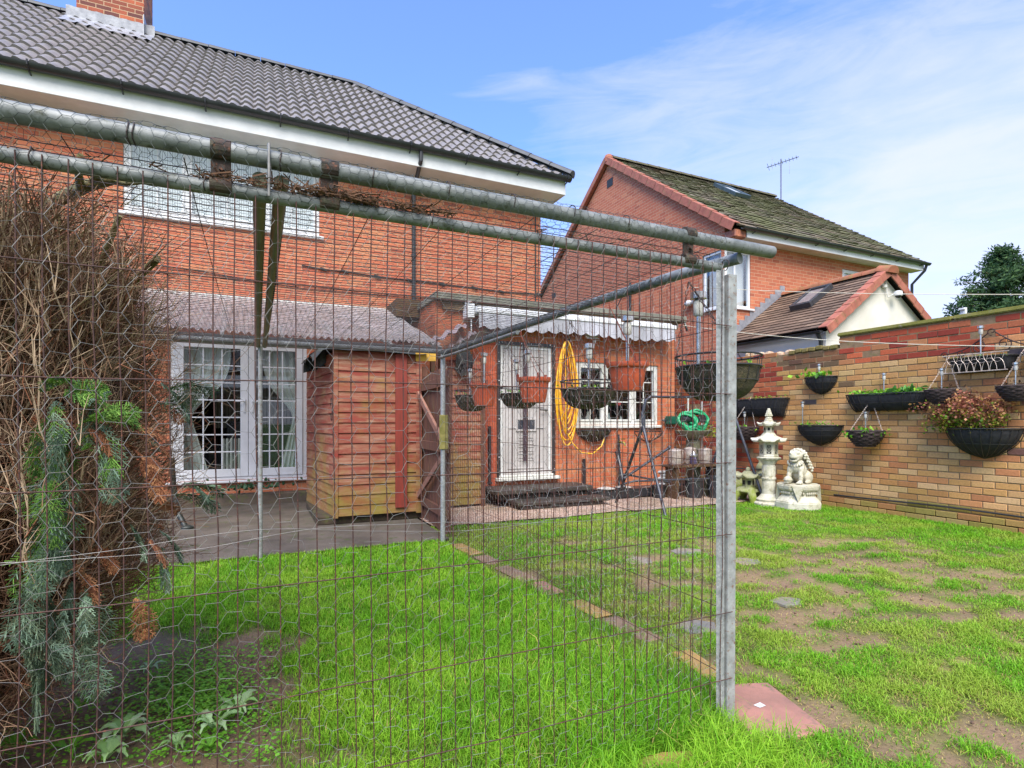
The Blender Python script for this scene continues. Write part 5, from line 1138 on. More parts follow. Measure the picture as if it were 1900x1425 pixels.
basket(5.0, 1.88, 1.50, .33, .2, 'farthest moss-lined basket hanging by the rear corner of the pen'); solar(1.86, 5.0, 1.46, .16, 'solar light in the farthest hanging basket')
# ================================================================== GARDEN WALL PLANTERS
def wp(px, py): return onX(px, py, WX)
def planter(pl, pr, py, ht_px, name, label, **k):
    a = wp(pl, py); b_ = wp(pr, py); c = (a+b_)/2; dd = (a.y-b_.y); hz = wp((pl+pr)/2, py).z-wp((pl+pr)/2, py+ht_px).z
    return c, half_basket(name, (WX, c.y, c.z), abs(dd), k.pop('dp', .2), hz, (-1, 0, 0), label, **k), abs(dd)
G_ = 'black planters fixed to the garden wall'
def wall_plants(nm, c, L, n, size, label, cols=LG, sp=.02, dp=.1): return leaf_cluster(nm, (WX-dp, c.y, c.z), (.045, L*.24, sp), n, size, cols, label, 'plant')
c, o, L = planter(1497, 1555, 700, 32, 'wall_planter', 'small black half-round planter with bright leaves high on the wall near the dark coping', group=G_, ribs=6, dp=.17); wall_plants('lettuce_plant', c, L, 70, .075, 'bright green leafy seedlings in the small high planter', sp=.035)
solar(WX-.06, c.y, c.z-.02, .12, 'solar light in the small high planter')
c, o, L = planter(1578, 1733, 731, 33, 'wall_trough', 'long black ribbed trough full of green weeds in the middle of the buff wall', group=G_, ribs=14, dp=.2, square=True, hoops=1); wall_plants('trough_weeds', c, L, 260, .05, 'low green weeds filling the long trough on the buff wall', sp=.02)
leaf_cluster('leafy_weed', (WX-.1, c.y-.25, c.z), (.05, .13, .03), 60, .085, [srgb(70,130,60), srgb(90,150,70)], 'broad-leaved weed at the right end of the long middle trough')
solar(WX-.08, c.y+.02, c.z-.02, .2, 'solar light standing in the long middle trough')
c, o, L = planter(1362, 1466, 741, 34, 'wall_trough', 'long black trough on the red end of the wall just right of the corner post', group=G_, ribs=16, dp=.2, square=True, hoops=1); wall_plants('thin_weeds', c, L, 60, .04, 'sparse yellowish weeds in the trough beside the corner post', cols=[srgb(150,160,60), srgb(120,140,50)])
solar(WX-.1, c.y+.35, c.z-.02, .2, 'solar light in the trough on the red end of the wall')
c, o, L = planter(1483, 1566, 789, 38, 'wall_planter', 'half-round black planter with horizontal hoops above the stone lion', group=G_, ribs=3, dp=.24, hoops=3); wall_plants('small_weeds', c, L, 70, .035, 'small green weeds in the hooped half-round planter', dp=.14)
solar(WX-.12, c.y+.2, c.z-.02, .28, 'solar light standing in the hooped planter above the stone lion')
c, o, L = planter(1760, 1903, 795, 56, 'wall_planter', 'largest half-round black ribbed planter on the wall holding the reddish bush', group=G_, ribs=12, dp=.3, hoops=1)
BC = c
c, o, L = planter(1768, 1892, 664, 28, 'wall_trough', 'black trough with looped wire front high on the wall near the right edge', group=G_, ribs=2, dp=.2, square=True, hoops=0)
wall_plants('moss_growth', c, L, 110, .022, 'green moss growing along the high looped trough', sp=.008)
mb = MB(); a0 = wp(1768, 664); a1 = wp(1892, 664)
ya_, yb_2 = a1.y+.03, a0.y-.03; zt = a0.z
SPC = (yb_2-ya_)/8
for k in range(1, 8):
    y = ya_+SPC*k; mb.tube([(WX-.215, y+SPC*.95*math.cos(t), zt-.19+.13*math.sin(t)) for t in np.linspace(0, math.pi, 11)], .0026, 4)
for k in range(7):
    y = ya_+SPC*(k+1); mb.tube([(WX-.216, y+SPC*.8*math.cos(t), zt-.005-.10*math.sin(t)) for t in np.linspace(0, math.pi, 11)], .0022, 4)
mb.tube([(WX-.215, ya_-.02, zt-.195), (WX-.215, yb_2+.02, zt-.195)], .006, 5).tube([(WX-.215, ya_-.03, zt), (WX-.215, yb_2+.03, zt)], .006, 5); mb.build('looped_front', silver_d, o, smooth=60)
# scrollwork above it
def spiral(mb, cy, cz, r, t0, t1, sgn=1, turns=1.4):
    mb.tube([(WX-.03, cy+sgn*(r*(1-.75*k/26))*math.cos(t0+(t1-t0)*k/26), cz+(r*(1-.75*k/26))*math.sin(t0+(t1-t0)*k/26)) for k in range(27)], .006, 5)
mb = MB(); ym = (ya_+yb_2)/2-.08
for sg in (1, -1):
    spiral(mb, ym+sg*.11, zt+.10, .075, -1.57, 6.5, sg); spiral(mb, ym+sg*.30, zt+.045, .05, 3.1, 10, sg)
    mb.tube([(WX-.03, ym+sg*(.03+.42*t), zt+.24-.2*t-.05*math.sin(math.pi*t)) for t in np.linspace(0, 1, 12)], .007, 5)
    spiral(mb, ym+sg*.46, zt+.03, .045, 0, 7, sg)
spiral(mb, ym, zt+.25, .045, -1.5, 5, 1); sc2 = mb.build('scrollwork', M('rusty_iron_scroll', srgb(70,44,38), srgb(46,34,32), rough=.7, scale=20), o, smooth=60)
solar(WX-.1, wp(1829, 650).y, zt-.02, .24, 'solar light in front of the iron scrollwork on the high trough', 1.1)
c2 = wp(1905, 660); half_basket('wall_trough', (WX, c2.y-.33, c2.z+.03), .62, .2, .2, (-1, 0, 0), 'black trough cut off by the right edge of the photo', 'wall planter', G_, ribs=4, square=True, hoops=1)
# small wicker baskets on chains
wick = M('dark_wicker', srgb(74,58,54), srgb(44,36,36), rough=.8, scale=26, stretch=(1, 1, 6), bmp=1, bd=.008)
def wicker(px, py, wpx, hpx, topz, label, x=WX-.22, plants=None):
    p = onX(px, py, x); dsc = (x/(ray(px, py).x)); r = wpx/2*dsc/F; h = hpx*dsc/F; o = thing('wicker_basket', label, 'hanging basket', (x, p.y, p.z-h), 'small wicker baskets hanging on the garden wall')
    V = []; mb = MB()
    for k in range(9): t = k/8; rr = r*(1-.5*t**1.8); mb.tube([(x+rr*math.cos(a)*(1+.04*math.sin(a*9+k*3.1)), p.y+rr*math.sin(a)*(1+.04*math.sin(a*9+k*3.1)), p.z-h*t) for a in np.linspace(0, 2*math.pi, 29)], h*.08, 5, cap=False)
    mb.lathe((x, p.y, p.z-h), [(r*.48, 0), (r*.6, h*.3), (r*.86, h*.7), (r*.93, h*.92)], 20, cap=True); mb.build('bowl', wick, o, smooth=50)
    top = Vector((x+.12, p.y, topz)); ch_ = MB()
    for a in (.6, 2.7, 4.8): chain(ch_, (x+r*math.cos(a), p.y+r*math.sin(a), p.z), top)
    ch_.build('chain', silver_d, o)
    MB().tube([top, top+Vector((.04, 0, .03)), top+Vector((WX-x-.13, 0, .02))], .004, 5).build('hook', silver_d, o)
    if plants: leaf_cluster('trailing_plant', (x, p.y, p.z), (r*.6, r*.6, .02), plants[0], .05, LG, plants[1], droop=.09)
    else: leaf_cluster('dead_stems', (x, p.y, p.z), (r*.5, r*.5, .05), 14, .04, [srgb(110,80,50), srgb(90,70,50)], parent=o)
    solar(x+.03, p.y+.02, p.z-.03, .2, 'solar light in the '+' '.join(label.split()[:11]), .95)
wicker(1606, 800, 58, 27, wp(1603, 742).z, 'small wicker basket hanging below the long middle trough', plants=(150, 'trailing green plant in the small wicker basket below the long trough'))
wicker(1748, 724, 52, 24, wp(1745, 668).z, 'small wicker basket just left of the high looped trough and above the bush')
wicker(1886, 717, 56, 26, wp(1887, 655).z, 'small wicker basket at the right edge of the photo')
wicker(1381, 793, 48, 22, wp(1379, 742).z, 'small mossy basket hanging below the trough beside the corner post', plants=(60, 'straggly weed in the small basket beside the corner post'))
# reddish bush in the largest planter: twigs plus many small leaves
bush = thing('potted_bush', 'bushy shrub with copper-red and green leaves growing in the largest wall planter', 'bush', (WX-.15, BC.y, BC.z))
P = []; Q = []; tips = []
for i in range(80):
    p = Vector((WX-.15+rng.normal(0, .03), BC.y+.08+rng.normal(0, .12), BC.z-.03)); d = Vector((rng.normal(-.1, .35), rng.normal(.12, .65), 1.0)).normalized(); L = rng.uniform(.2, .46)
    for k in range(4): q = p+d*L/4; P.append(tuple(p)); Q.append(tuple(q)); tips.append(q.copy()); p = q; d = (d+Vector(rng.normal(0, .28, 3))).normalized()
segs('stems', np.array(P), np.array(Q), .003, M('bush_twig', srgb(96,70,56), srgb(70,52,42)), bush)
V = []; Fq = []; T = []
for t_ in tips:
    for k in range(20):
        p = t_+Vector(rng.normal(0, .034, 3)); p.x = min(p.x, WX-.01); d = Vector((rng.normal(), rng.normal(), .4+rng.normal(0, .6))).normalized(); s = d.cross(Vector(rng.normal(0, 1, 3))).normalized(); L = .032*rng.uniform(.7, 1.3)
        i0 = len(V); V += [p, p+d*L*.5+s*L*.38, p+d*L, p+d*L*.5-s*L*.38]; Fq.append((i0, i0+1, i0+2, i0+3))
        hgt = (p.z-BC.z)/.4+rng.normal(0, .22); red = hgt > .32
        cc_ = np.array([srgb(170,104,84), srgb(188,128,96), srgb(140,82,70), srgb(198,150,96)][rng.integers(4)] if red else [srgb(140,160,50), srgb(110,150,44), srgb(176,168,70), srgb(150,110,70)][rng.integers(4)]); T += [cc_*rng.uniform(.7, 1.15)]*4
np_mesh('foliage', V, [np.array(Fq)], leafm, bush, tint=np.array(T))
# ================================================================== STONE ORNAMENTS
stone = M('pale_cast_stone', srgb(206,202,184), srgb(176,170,148), rough=.9, scale=4, cc=srgb(134,128,102), bmp=.8, bd=.006, bscale=60, moss=srgb(128,132,78))
stone_m = M('mossy_cast_stone', srgb(168,166,134), srgb(134,134,98), rough=.95, scale=5, bmp=.7, bd=.008, bscale=50, moss=srgb(110,124,36), mossz=(0, .45))
dark_h = M('dark_opening', (.02, .018, .015), (.03, .028, .025), rough=1)
def pagoda_roof(mb, c, r, z0, h, rin, up, n=48, sides=6, rot=0, th=.02):
    def corner(a): k = math.cos(sides*(a-rot)/1.0); return max(0, k)**3
    rings = []
    for f_, z in ((.25, z0-.012), (.93, z0-.02), (1, z0), (.99, z0+th), (.75, z0+h*.28), (.5, z0+h*.62), (.36, z0+h)):
        rings.append((f_, z))
    base = len(mb.v)
    for f_, z in rings:
        for k in range(n):
            a = 2*math.pi*k/n; cr = corner(a); rr = (rin+(r-rin)*((f_-.36)/.64) if f_ > .36 else rin*f_/.36)*(1+.11*cr*max(0, f_-.5)*2); mb.v.append((c[0]+rr*math.cos(a), c[1]+rr*math.sin(a), z+up*cr*max(0, f_-.55)/.45))
    for i in range(len(rings)-1):
        for k in range(n): a = base+i*n+k; b_ = base+i*n+(k+1) % n; mb.f.append((a, b_, b_+n, a+n))
lx, ly = 6.72, 5.74; lan = thing('pagoda_lantern', 'tall pale stone pagoda lantern on a round column with fretwork panels', 'stone lantern', (lx, ly, 0)); Hx = R(12)
MB().lathe((lx, ly, 0), [(.27, 0), (.275, .045), (.25, .07), (.22, .075), (.23, .11), (.205, .13), (.17, .16), (.145, .19), (.128, .21), (.118, .46), (.132, .47), (.135, .495), (.122, .505), (.112, .74), (.13, .755), (.135, .77), (.15, .79), (.155, .81)], 28, rot=Hx).build('column', stone, lan, smooth=35)
mb = MB()
for k in range(9):
    a = Hx+2*math.pi*k/9
    for (z0, z1) in ((.25, .42), (.54, .71)): c = Vector((lx+.119*math.cos(a), ly+.119*math.sin(a), (z0+z1)/2)); mb.obox(c, (-math.sin(a), math.cos(a), 0), (math.cos(a), math.sin(a), 0), UP, .024, .004, (z1-z0)/2)
mb.build('relief_panels', stone, lan, bevel=.003)
mb = MB(); n = 48; prof_ = [(.14, .80), (.20, .835), (.215, .86), (.175, .875)]
mb.lathe((lx, ly, 0), prof_, n, lift=lambda a, r, z: (.012*math.cos(12*a) if r > .19 else 0, -.014*abs(math.cos(6*a)) if .83 < z < .845 else 0)); mb.build('lotus_base', stone, lan, smooth=50)
MB().lathe((lx, ly, 0), [(.172, .872), (.185, .89), (.168, .905), (.172, 1.14), (.185, 1.15)], 6, rot=Hx).build('lamp_chamber', stone, lan, bevel=.006)
mb = MB(); mh = MB()
for k in range(6):
    a = Hx+math.pi/6+2*math.pi*k/6; rr = .17*math.cos(math.pi/6); nn_ = Vector((math.cos(a), math.sin(a), 0)); tt = Vector((-nn_.y, nn_.x, 0)); c = Vector((lx, ly, 1.02))+nn_*(rr-.002)
    mh.obox(c, tt, nn_, UP, .042, .003, .085)
    for (u0, v0, u1, v1) in ((-.036, .07, .036, .07), (-.036, .07, -.036, .035), (.036, .07, .036, .035), (0, .085, 0, .045), (-.02, .045, .02, .045), (-.04, .02, -.015, .02), (.015, .02, .04, .02), (-.015, .035, -.015, .005), (.015, .035, .015, .005), (-.036, 0, .036, 0), (-.02, -.02, .02, -.02), (0, 0, 0, -.03), (-.036, -.012, -.036, -.045), (.036, -.012, .036, -.045), (-.036, -.045, -.012, -.045), (.012, -.045, .036, -.045), (-.02, -.065, .02, -.065), (0, -.045, 0, -.082)):
        mb.bar(c+nn_*.004+tt*u0+UP*v0, c+nn_*.004+tt*u1+UP*v1, .007, .007, side=nn_)
mh.build('fret_openings', dark_h, lan); mb.build('fretwork', stone, lan)
mb = MB(); pagoda_roof(mb, (lx, ly), .30, 1.155, .155, .1, .045, rot=Hx); mb.build('lower_roof', stone, lan, smooth=40)
MB().lathe((lx, ly, 0), [(.1, 1.30), (.092, 1.31), (.095, 1.43), (.105, 1.44)], 6, rot=Hx).build('upper_chamber', stone, lan, bevel=.004)
mb = MB()
for k in range(6): a = Hx+math.pi/6+2*math.pi*k/6; nn_ = Vector((math.cos(a), math.sin(a), 0)); mb.obox(Vector((lx, ly, 1.375))+nn_*.081, (-nn_.y, nn_.x, 0), nn_, UP, .02, .003, .027)
mb.build('upper_openings', dark_h, lan)
mb = MB(); pagoda_roof(mb, (lx, ly), .195, 1.45, .07, .075, .04, rot=Hx); mb.build('upper_roof', stone, lan, smooth=40)
mb = MB().lathe((lx, ly, 0), [(.075, 1.51), (.082, 1.53), (.06, 1.55), (.07, 1.565), (.045, 1.585), (.05, 1.60)], 20)
for r_ in range(5):
    for k in range(9-r_): a = 2*math.pi*k/(9-r_)+r_*.4; rr = .052*(1-r_*.2); mb.ell((lx+rr*math.cos(a), ly+rr*math.sin(a), 1.615+.028*r_), (.02, .02, .02), 6, 5)
mb.ell((lx, ly, 1.65), (.045, .045, .085), 10, 8); mb.build('pine_finial', stone, lan, smooth=50)
def blob(name, els, mat, parent, vox=.011, disp=.0, dsc=.05):
    mb = MB()
    for e in els:
        rot = None
        if len(e) > 2: rot = Matrix.Rotation(R(e[2][0]), 3, 'X') @ Matrix.Rotation(R(e[2][1]), 3, 'Y') @ Matrix.Rotation(R(e[2][2]), 3, 'Z')
        mb.ell(e[0], e[1], 16, 12, rot)
    o = mb.build(name, mat, parent); m_ = o.modifiers.new('r', 'REMESH'); m_.mode = 'VOXEL'; m_.voxel_size = vox; m_.use_smooth_shade = True
    s_ = o.modifiers.new('s', 'SMOOTH'); s_.factor = .5; s_.iterations = 3
    if disp:
        tx = bpy.data.textures.new(name+'_tex', 'CLOUDS'); tx.noise_scale = dsc; d_ = o.modifiers.new('d', 'DISPLACE'); d_.texture = tx; d_.strength = disp; d_.mid_level = .5
    return o
lan.scale = (.74, .74, .80)
# guardian lion on plinth -- faces left of the picture (towards -X), turned to the viewer
qx, qy = 6.86, 5.37; pl = thing('lion_plinth', 'carved pale stone plinth with triangular swags carrying the stone lion', 'plinth', (qx, qy, 0)); PR = R(38)
def sqring(r_, z): return [(r_, z)]
def oct8(a, r, z):
    k = math.cos(4*(a-PR)); return (r*.10*k, 0)
MB().lathe((qx, qy, 0), [(.375, 0), (.38, .10), (.34, .135), (.285, .18), (.27, .22), (.30, .25), (.335, .27), (.345, .33), (.33, .345)], 8, rot=PR+math.pi/8, ex=(1, 1)).build('block', stone, pl, bevel=.012, segs=2)
mb = MB(); m2 = MB()
for k in range(8):
    a = PR+math.pi/4*k; nn_ = Vector((math.cos(a), math.sin(a), 0)); tt = Vector((-nn_.y, nn_.x, 0)); c = Vector((qx, qy, 0))
    if k % 2 == 0: MB().prism([c+nn_*.335+tt*-.1+UP*.335, c+nn_*.335+tt*.1+UP*.335, c+nn_*.355+UP*.115], nn_*-.06).build('swag', stone, pl, bevel=.004, fixn=True)
    for j in range(-2, 3): m2.ell(c+nn_*.275+tt*(j*.04)+UP*.225, (.018, .018, .022), 7, 5)
m2.build('carved_beading', stone, pl, smooth=50)
pl.scale = (.80, .80, 1)
li = thing('stone_lion', 'pale carved stone guardian lion with curly mane sitting on the plinth', 'statue', (qx, qy, .345)); B = Vector((qx, qy, .345))
fwd_ = Vector((-.97, -.30, 0)).normalized(); sd_ = Vector((-fwd_.y, fwd_.x, 0))
ang = math.degrees(math.atan2(fwd_.y, fwd_.x))
def LP(f_, s_, u): return B+fwd_*f_+sd_*s_+UP*u
Z_ = lambda r, x=0, y=0: (r, (x, y, 0))
def E(f_, s_, u, r, tilt=0):
    rot = (0, 0, 0); return (LP(f_, s_, u), r, None, tilt)
def lblob(name, els, **k):
    mb = MB(); Rz = Matrix.Rotation(R(ang), 3, 'Z')
    for (f_, s_, u, r, t) in els: mb.ell(LP(f_, s_, u), r, 16, 12, Rz @ Matrix.Rotation(R(t), 3, 'Y'))
    o = mb.build(name, stone, li); m_ = o.modifiers.new('r', 'REMESH'); m_.mode = 'VOXEL'; m_.voxel_size = .0075; m_.use_smooth_shade = True
    s_ = o.modifiers.new('s', 'SMOOTH'); s_.factor = .5; s_.iterations = 2; return o
els = [(-.03, 0, .17, (.115, .10, .17), 28), (-.12, 0, .10, (.13, .125, .11), 0), (.04, 0, .24, (.095, .10, .12), 10), (-.10, .10, .08, (.10, .05, .085), -10), (-.10, -.10, .08, (.10, .05, .085), -10),
       (-.02, .12, .025, (.075, .035, .028), 0), (-.02, -.12, .025, (.075, .035, .028), 0)]
for s_ in (-1, 1):
    els += [(.085, .072*s_, .20, (.042, .04, .085), -14), (.115, .078*s_, .10, (.034, .032, .085), -4), (.15, .08*s_, .025, (.055, .038, .026), 0)]
    for k in range(3): els.append((.195, .08*s_+(k-1)*.022, .018, (.018, .012, .016), 0))
# head: broad muzzle, brow, jaw, ears
els += [(.075, 0, .385, (.088, .085, .080), 0), (.15, 0, .375, (.055, .062, .038), 6), (.145, 0, .325, (.048, .052, .020), 12), (.175, 0, .395, (.022, .03, .020), 0), (.12, .042, .425, (.032, .026, .020), 0), (.12, -.042, .425, (.032, .026, .020), 0),
        (.14, .045, .345, (.03, .02, .03), 0), (.14, -.045, .345, (.03, .02, .03), 0), (.03, .085, .43, (.026, .014, .032), 0), (.03, -.085, .43, (.026, .014, .032), 0), (-.19, 0, .16, (.04, .03, .09), -10), (-.20, 0, .27, (.045, .035, .06), 10)]
lblob('body', els)
mb = MB()    # curled mane, ring after ring
for r_ in range(6):
    for k in range(11):
        a = -1.9+3.8*k/10; f_ = .02-.035*r_+.05*math.cos(a)*.3; s_ = .098*math.sin(a)*(1+.06*r_); u = .385+.088*math.cos(a)-.045*max(0, r_-1)
        if u < .12: continue
        mb.ell(LP(f_+rng.normal(0, .004), s_, u), (.021, .021, .021), 7, 5)
for r_ in range(5):
    for k in range(5): mb.ell(LP(-.09-.018*r_, (k-2)*.034, .36-.05*r_), (.024, .022, .026), 7, 5)
for k in range(9): a = math.pi*k/8; mb.ell(LP(.10+.03*math.sin(a), .095*math.cos(a), .30-.05*math.sin(a)), (.017, .017, .022), 7, 5)
mb.build('mane', stone, li, smooth=60)
mb = MB()
for s_ in (-1, 1): mb.ell(LP(.145, .034*s_, .412), (.012, .012, .012), 8, 6)
mb.build('eyes', stone, li, smooth=60); MB().ell(LP(.17, 0, .35), (.03, .036, .009), 10, 6).build('mouth', dark_h, li)
MB().ell(LP(.165, -.07, .055), (.055, .055, .055), 16, 12).tube([LP(.165+.056*math.cos(t), -.07+.056*math.sin(t), .055) for t in np.linspace(0, 2*math.pi, 20)], .006, 5).build('ball', stone, li, smooth=60)
# small mossy toro lantern
tx, ty = onZ(1388, 932).x, onZ(1388, 932).y; sm = thing('garden_lantern', 'short mossy four-legged stone lantern between the corner post and the tall pagoda', 'stone lantern', (tx, ty, 0))
mb = MB()
for k in range(4):
    a = math.pi/4+math.pi/2*k+.3; mb.tube([(tx+.21*math.cos(a), ty+.21*math.sin(a), 0), (tx+.20*math.cos(a), ty+.20*math.sin(a), .08), (tx+.12*math.cos(a), ty+.12*math.sin(a), .18), (tx, ty, .2)], [.05, .055, .06, .07], 10)
mb.lathe((tx, ty, 0), [(.1, .14), (.17, .17), (.15, .2), (.09, .22)], 20); o = mb.build('legs', stone_m, sm, smooth=60); m_ = o.modifiers.new('r', 'REMESH'); m_.mode = 'VOXEL'; m_.voxel_size = .012; m_.use_smooth_shade = True
MB().lathe((tx, ty, 0), [(.09, .20), (.1, .22), (.085, .24), (.088, .36), (.11, .37)], 6, rot=.4).build('chamber', stone_m, sm, bevel=.006)
mb = MB(); pagoda_roof(mb, (tx, ty), .19, .385, .09, .05, .04, rot=.4); mb.ell((tx, ty, .49), (.035, .035, .04), 10, 8); mb.build('roof', stone_m, sm, smooth=40)
mb = MB()
for k in range(6): a = .4+math.pi/6+math.pi/3*k; mb.obox((tx+.077*math.cos(a), ty+.077*math.sin(a), .30), (-math.sin(a), math.cos(a), 0), (math.cos(a), math.sin(a), 0), UP, .022, .003, .03)
mb.build('openings', dark_h, sm)
# mossy squat gnome-like figures behind it
def gnome(px, py, label, s=1.0, rotz=0):
    p = onZ(px, py); o = thing('mossy_figure', label, 'statue', tuple(p)); x, y = p.x, p.y
    blob('body', [((x, y, .16*s), (.15*s, .14*s, .17*s)), ((x-.03*s, y-.08*s, .14*s), (.11*s, .08*s, .12*s)), ((x, y, .34*s), (.095*s, .09*s, .1*s)), ((x, y, .45*s), (.075*s, .07*s, .09*s)), ((x+.005, y, .54*s), (.04*s, .04*s, .07*s)), ((x, y, .60*s), (.018*s, .018*s, .04*s)),
                  ((x-.11*s, y-.05*s, .24*s), (.04*s, .05*s, .09*s)), ((x+.12*s, y-.04*s, .24*s), (.04*s, .05*s, .09*s)), ((x-.07*s, y-.14*s, .04*s), (.055*s, .08*s, .04*s)), ((x+.07*s, y-.14*s, .04*s), (.055*s, .08*s, .04*s)),
                  ((x, y-.085*s, .35*s), (.02*s, .025*s, .02*s)), ((x, y-.06*s, .29*s), (.06*s, .05*s, .07*s))], stone_m, o, vox=.012)
    mb = MB()
    for k in (-1, 1): mb.ell((x+.032*s*k, y-.086*s, .375*s), (.009*s, .006*s, .009*s), 8, 6)
    mb.build('eyes', dark_h, o)
gnome(1412, 925, 'mossy squat gnome statue with a pointed hat left of the tall pagoda lantern', 1.05); gnome(1336, 926, 'mossy stone figure mostly hidden behind the front corner post', .9)
p = onZ(1368, 918); o = thing('mossy_figure', 'short round mossy stone figure behind the four-legged lantern', 'statue', tuple(p))
blob('body', [((p.x, p.y, .14), (.13, .13, .15)), ((p.x, p.y, .30), (.08, .08, .09)), ((p.x+.02, p.y-.05, .1), (.09, .09, .09)), ((p.x-.05, p.y-.08, .31), (.03, .03, .03))], stone_m, o, vox=.013)
# ================================================================== SWING FRAME, BIRD BATH, CLUTTER
sw = thing('swing_frame', 'dark grey tubular swing seat frame without a seat standing on the gravel', 'swing frame', (5.8, 6.1, 0))
grey_t = M('dark_grey_painted_tube', srgb(70,74,84), srgb(52,54,62), rough=.4, scale=18, cc=srgb(104,92,84), metal=.2)
L1 = onZ(1235, 958); L2 = onZ(1142, 936); R1 = onZ(1420, 936); ap = onY(1193, 790, 6.18); apr = onY(1360, 762, 6.3); t1 = onY(1196, 752, 6.18); t2 = onY(1208, 736, 6.15); t3 = onY(1340, 738, 6.35)
MB().tube([ap-UP*.02, onY(1192, 768, 6.18), t1, onY(1199, 742, 6.16), t2], .022, 10).tube([onY(1194, 800, 6.18), onY(1194, 770, 6.18)], .028, 10).build('bent_upright', grey_t, sw, smooth=50)
MB().tube([t2, t3, apr], .017, 10).build('top_bar', grey_t, sw, smooth=50)
MB().tube([ap, L1], .021, 10).build('leg', grey_t, sw, smooth=50); MB().tube([ap, L2], .021, 10).build('leg', M('black_leg_tube', srgb(40,38,42), srgb(30,30,32), rough=.5), sw, smooth=50)
MB().tube([apr, R1], .021, 10).build('leg', grey_t, sw, smooth=50); MB().tube([apr, (apr.x+.0, 7.0, 0)], .021, 10).build('leg', grey_t, sw, smooth=50)
a = onY(1157, 888, 6.5); b_ = onY(1240, 832, 6.5); MB().tube([a, b_], .02, 8).tube([b_, b_+(b_-a).normalized()*.04], .03, 8).build('loose_bar', grey_t, sw, smooth=50)
MB().tube([onY(1157, 898, 6.1), onY(1176, 893, 6.1), onY(1315, 888, 6.3)], .014, 8).tube([onY(1157, 880, 6.5), onY(1300, 905, 6.9)], .014, 8).build('lower_rail', grey_t, sw, smooth=50)
# dark angled pipe left of it
o = MB().tube([onY(1144, 838, 7.2), onY(1150, 860, 7.1), onY(1158, 905, 6.9)], .03, 8).build('black_pipe', black, origin=tuple(onY(1158, 905, 6.9)), smooth=50); tag(o, 'black plastic pipe leaning by the wall left of the swing frame', 'pipe')
# coiled grey drain hose
p = onZ(1243, 916); cg = thing('coiled_duct', 'pale grey ribbed duct coiled in a low stack by the extension wall', 'duct coil', (p.x, p.y+.35, 0)); mb = MB()
for k in range(7): mb.tube([(p.x+.21*math.cos(t)+.01*k*(k % 2), p.y+.35+.21*math.sin(t), .04+.052*k) for t in np.linspace(0, 2*math.pi, 30)], .028, 8, cap=False)
mb.build('coil', M('pale_grey_ribbed_plastic', srgb(170,172,174), srgb(136,138,140), rough=.6, scale=20, stretch=(1, 1, 5), bmp=.6), cg, smooth=60)
# bird bath holding the green hose
p = onY(1290, 800, 6.9); bx_, by_ = p.x, 6.95; bb = thing('bird_bath', 'grey stone bird bath on a square pillar by the wall corner', 'bird bath', (bx_, by_, 0))
MB().lathe((bx_, by_, 0), [(.09, .92), (.14, .95), (.27, 1.03), (.29, 1.06), (.27, 1.065), (.1, 1.0)], 24).build('bowl', M('grey_green_stone', srgb(132,126,104), srgb(92,88,70), rough=.9, scale=8, moss=srgb(100,104,56)), bb, smooth=40)
MB().box(bx_-.09, bx_+.09, by_-.09, by_+.09, .28, .92).box(bx_-.2, bx_+.2, by_-.18, by_+.18, 0, .28).build('pillar', MATS['grey_green_stone'], bb, bevel=.02)
hr = thing('hose_reel', 'tangled bright green hose on a reel resting on top of the bird bath', 'hose reel', (bx_, by_, 1.06)); grn = M('bright_green_hose', srgb(30,160,100), srgb(20,130,84), rough=.4, scale=18)
mb = MB(); rg = np.random.default_rng(5)
for (cx_, rr_) in ((bx_-.13, .15), (bx_+.08, .17)):
    pts = []
    for k in range(6*26): t = 2*math.pi*k/26; r0_ = rr_*(.62+.38*math.sin(k*.37)**2); pts.append((cx_+.05*math.sin(k*.21), by_-.02+.09*math.cos(k*.13)+r0_*.35*math.sin(t+.5), 1.06+rr_+r0_*math.sin(t)*.95))
    for k in range(6*26): t = 2*math.pi*k/26; pts[k] = (cx_+rr_*(.8+.2*math.sin(k*.37))*math.cos(t), by_-.02+.07*math.sin(k*.23), 1.06+rr_+rr_*(.8+.2*math.sin(k*.41))*math.sin(t))
    mb.tube(pts, .021, 7)
mb.build('hose', grn, hr, smooth=60); MB().tube([(bx_-.24, by_, 1.24), (bx_+.24, by_, 1.24)], .05, 10).tube([(bx_+.08, by_-.14, 1.25), (bx_+.08, by_-.12, 1.25)], .07, 12).build('drum', black, hr, smooth=40)
leaf_cluster('yellow_shrub', (bx_+.42, by_+.1, .95), (.09, .09, .1), 150, .06, [srgb(190,190,80), srgb(150,170,60), srgb(120,130,50)], 'yellow-green leafy shrub beside the green hose reel')
o = thing('green_box', 'small dark green cable box fixed at the corner of the extension', 'box', tuple(onY(1246, 780, XY-.1))); q = onY(1246, 780, XY-.08)
MB().box(q.x-.1, q.x+.1, XY-.12, XY-.01, q.z-.07, q.z+.07).build('case', M('dark_green_plastic', srgb(30,96,76), srgb(24,72,58), rough=.4), o, bevel=.015, segs=2); MB().tube([(q.x-.16, XY-.06, q.z), (q.x+.16, XY-.06, q.z)], .02, 8).build('cable_gland', black, o)
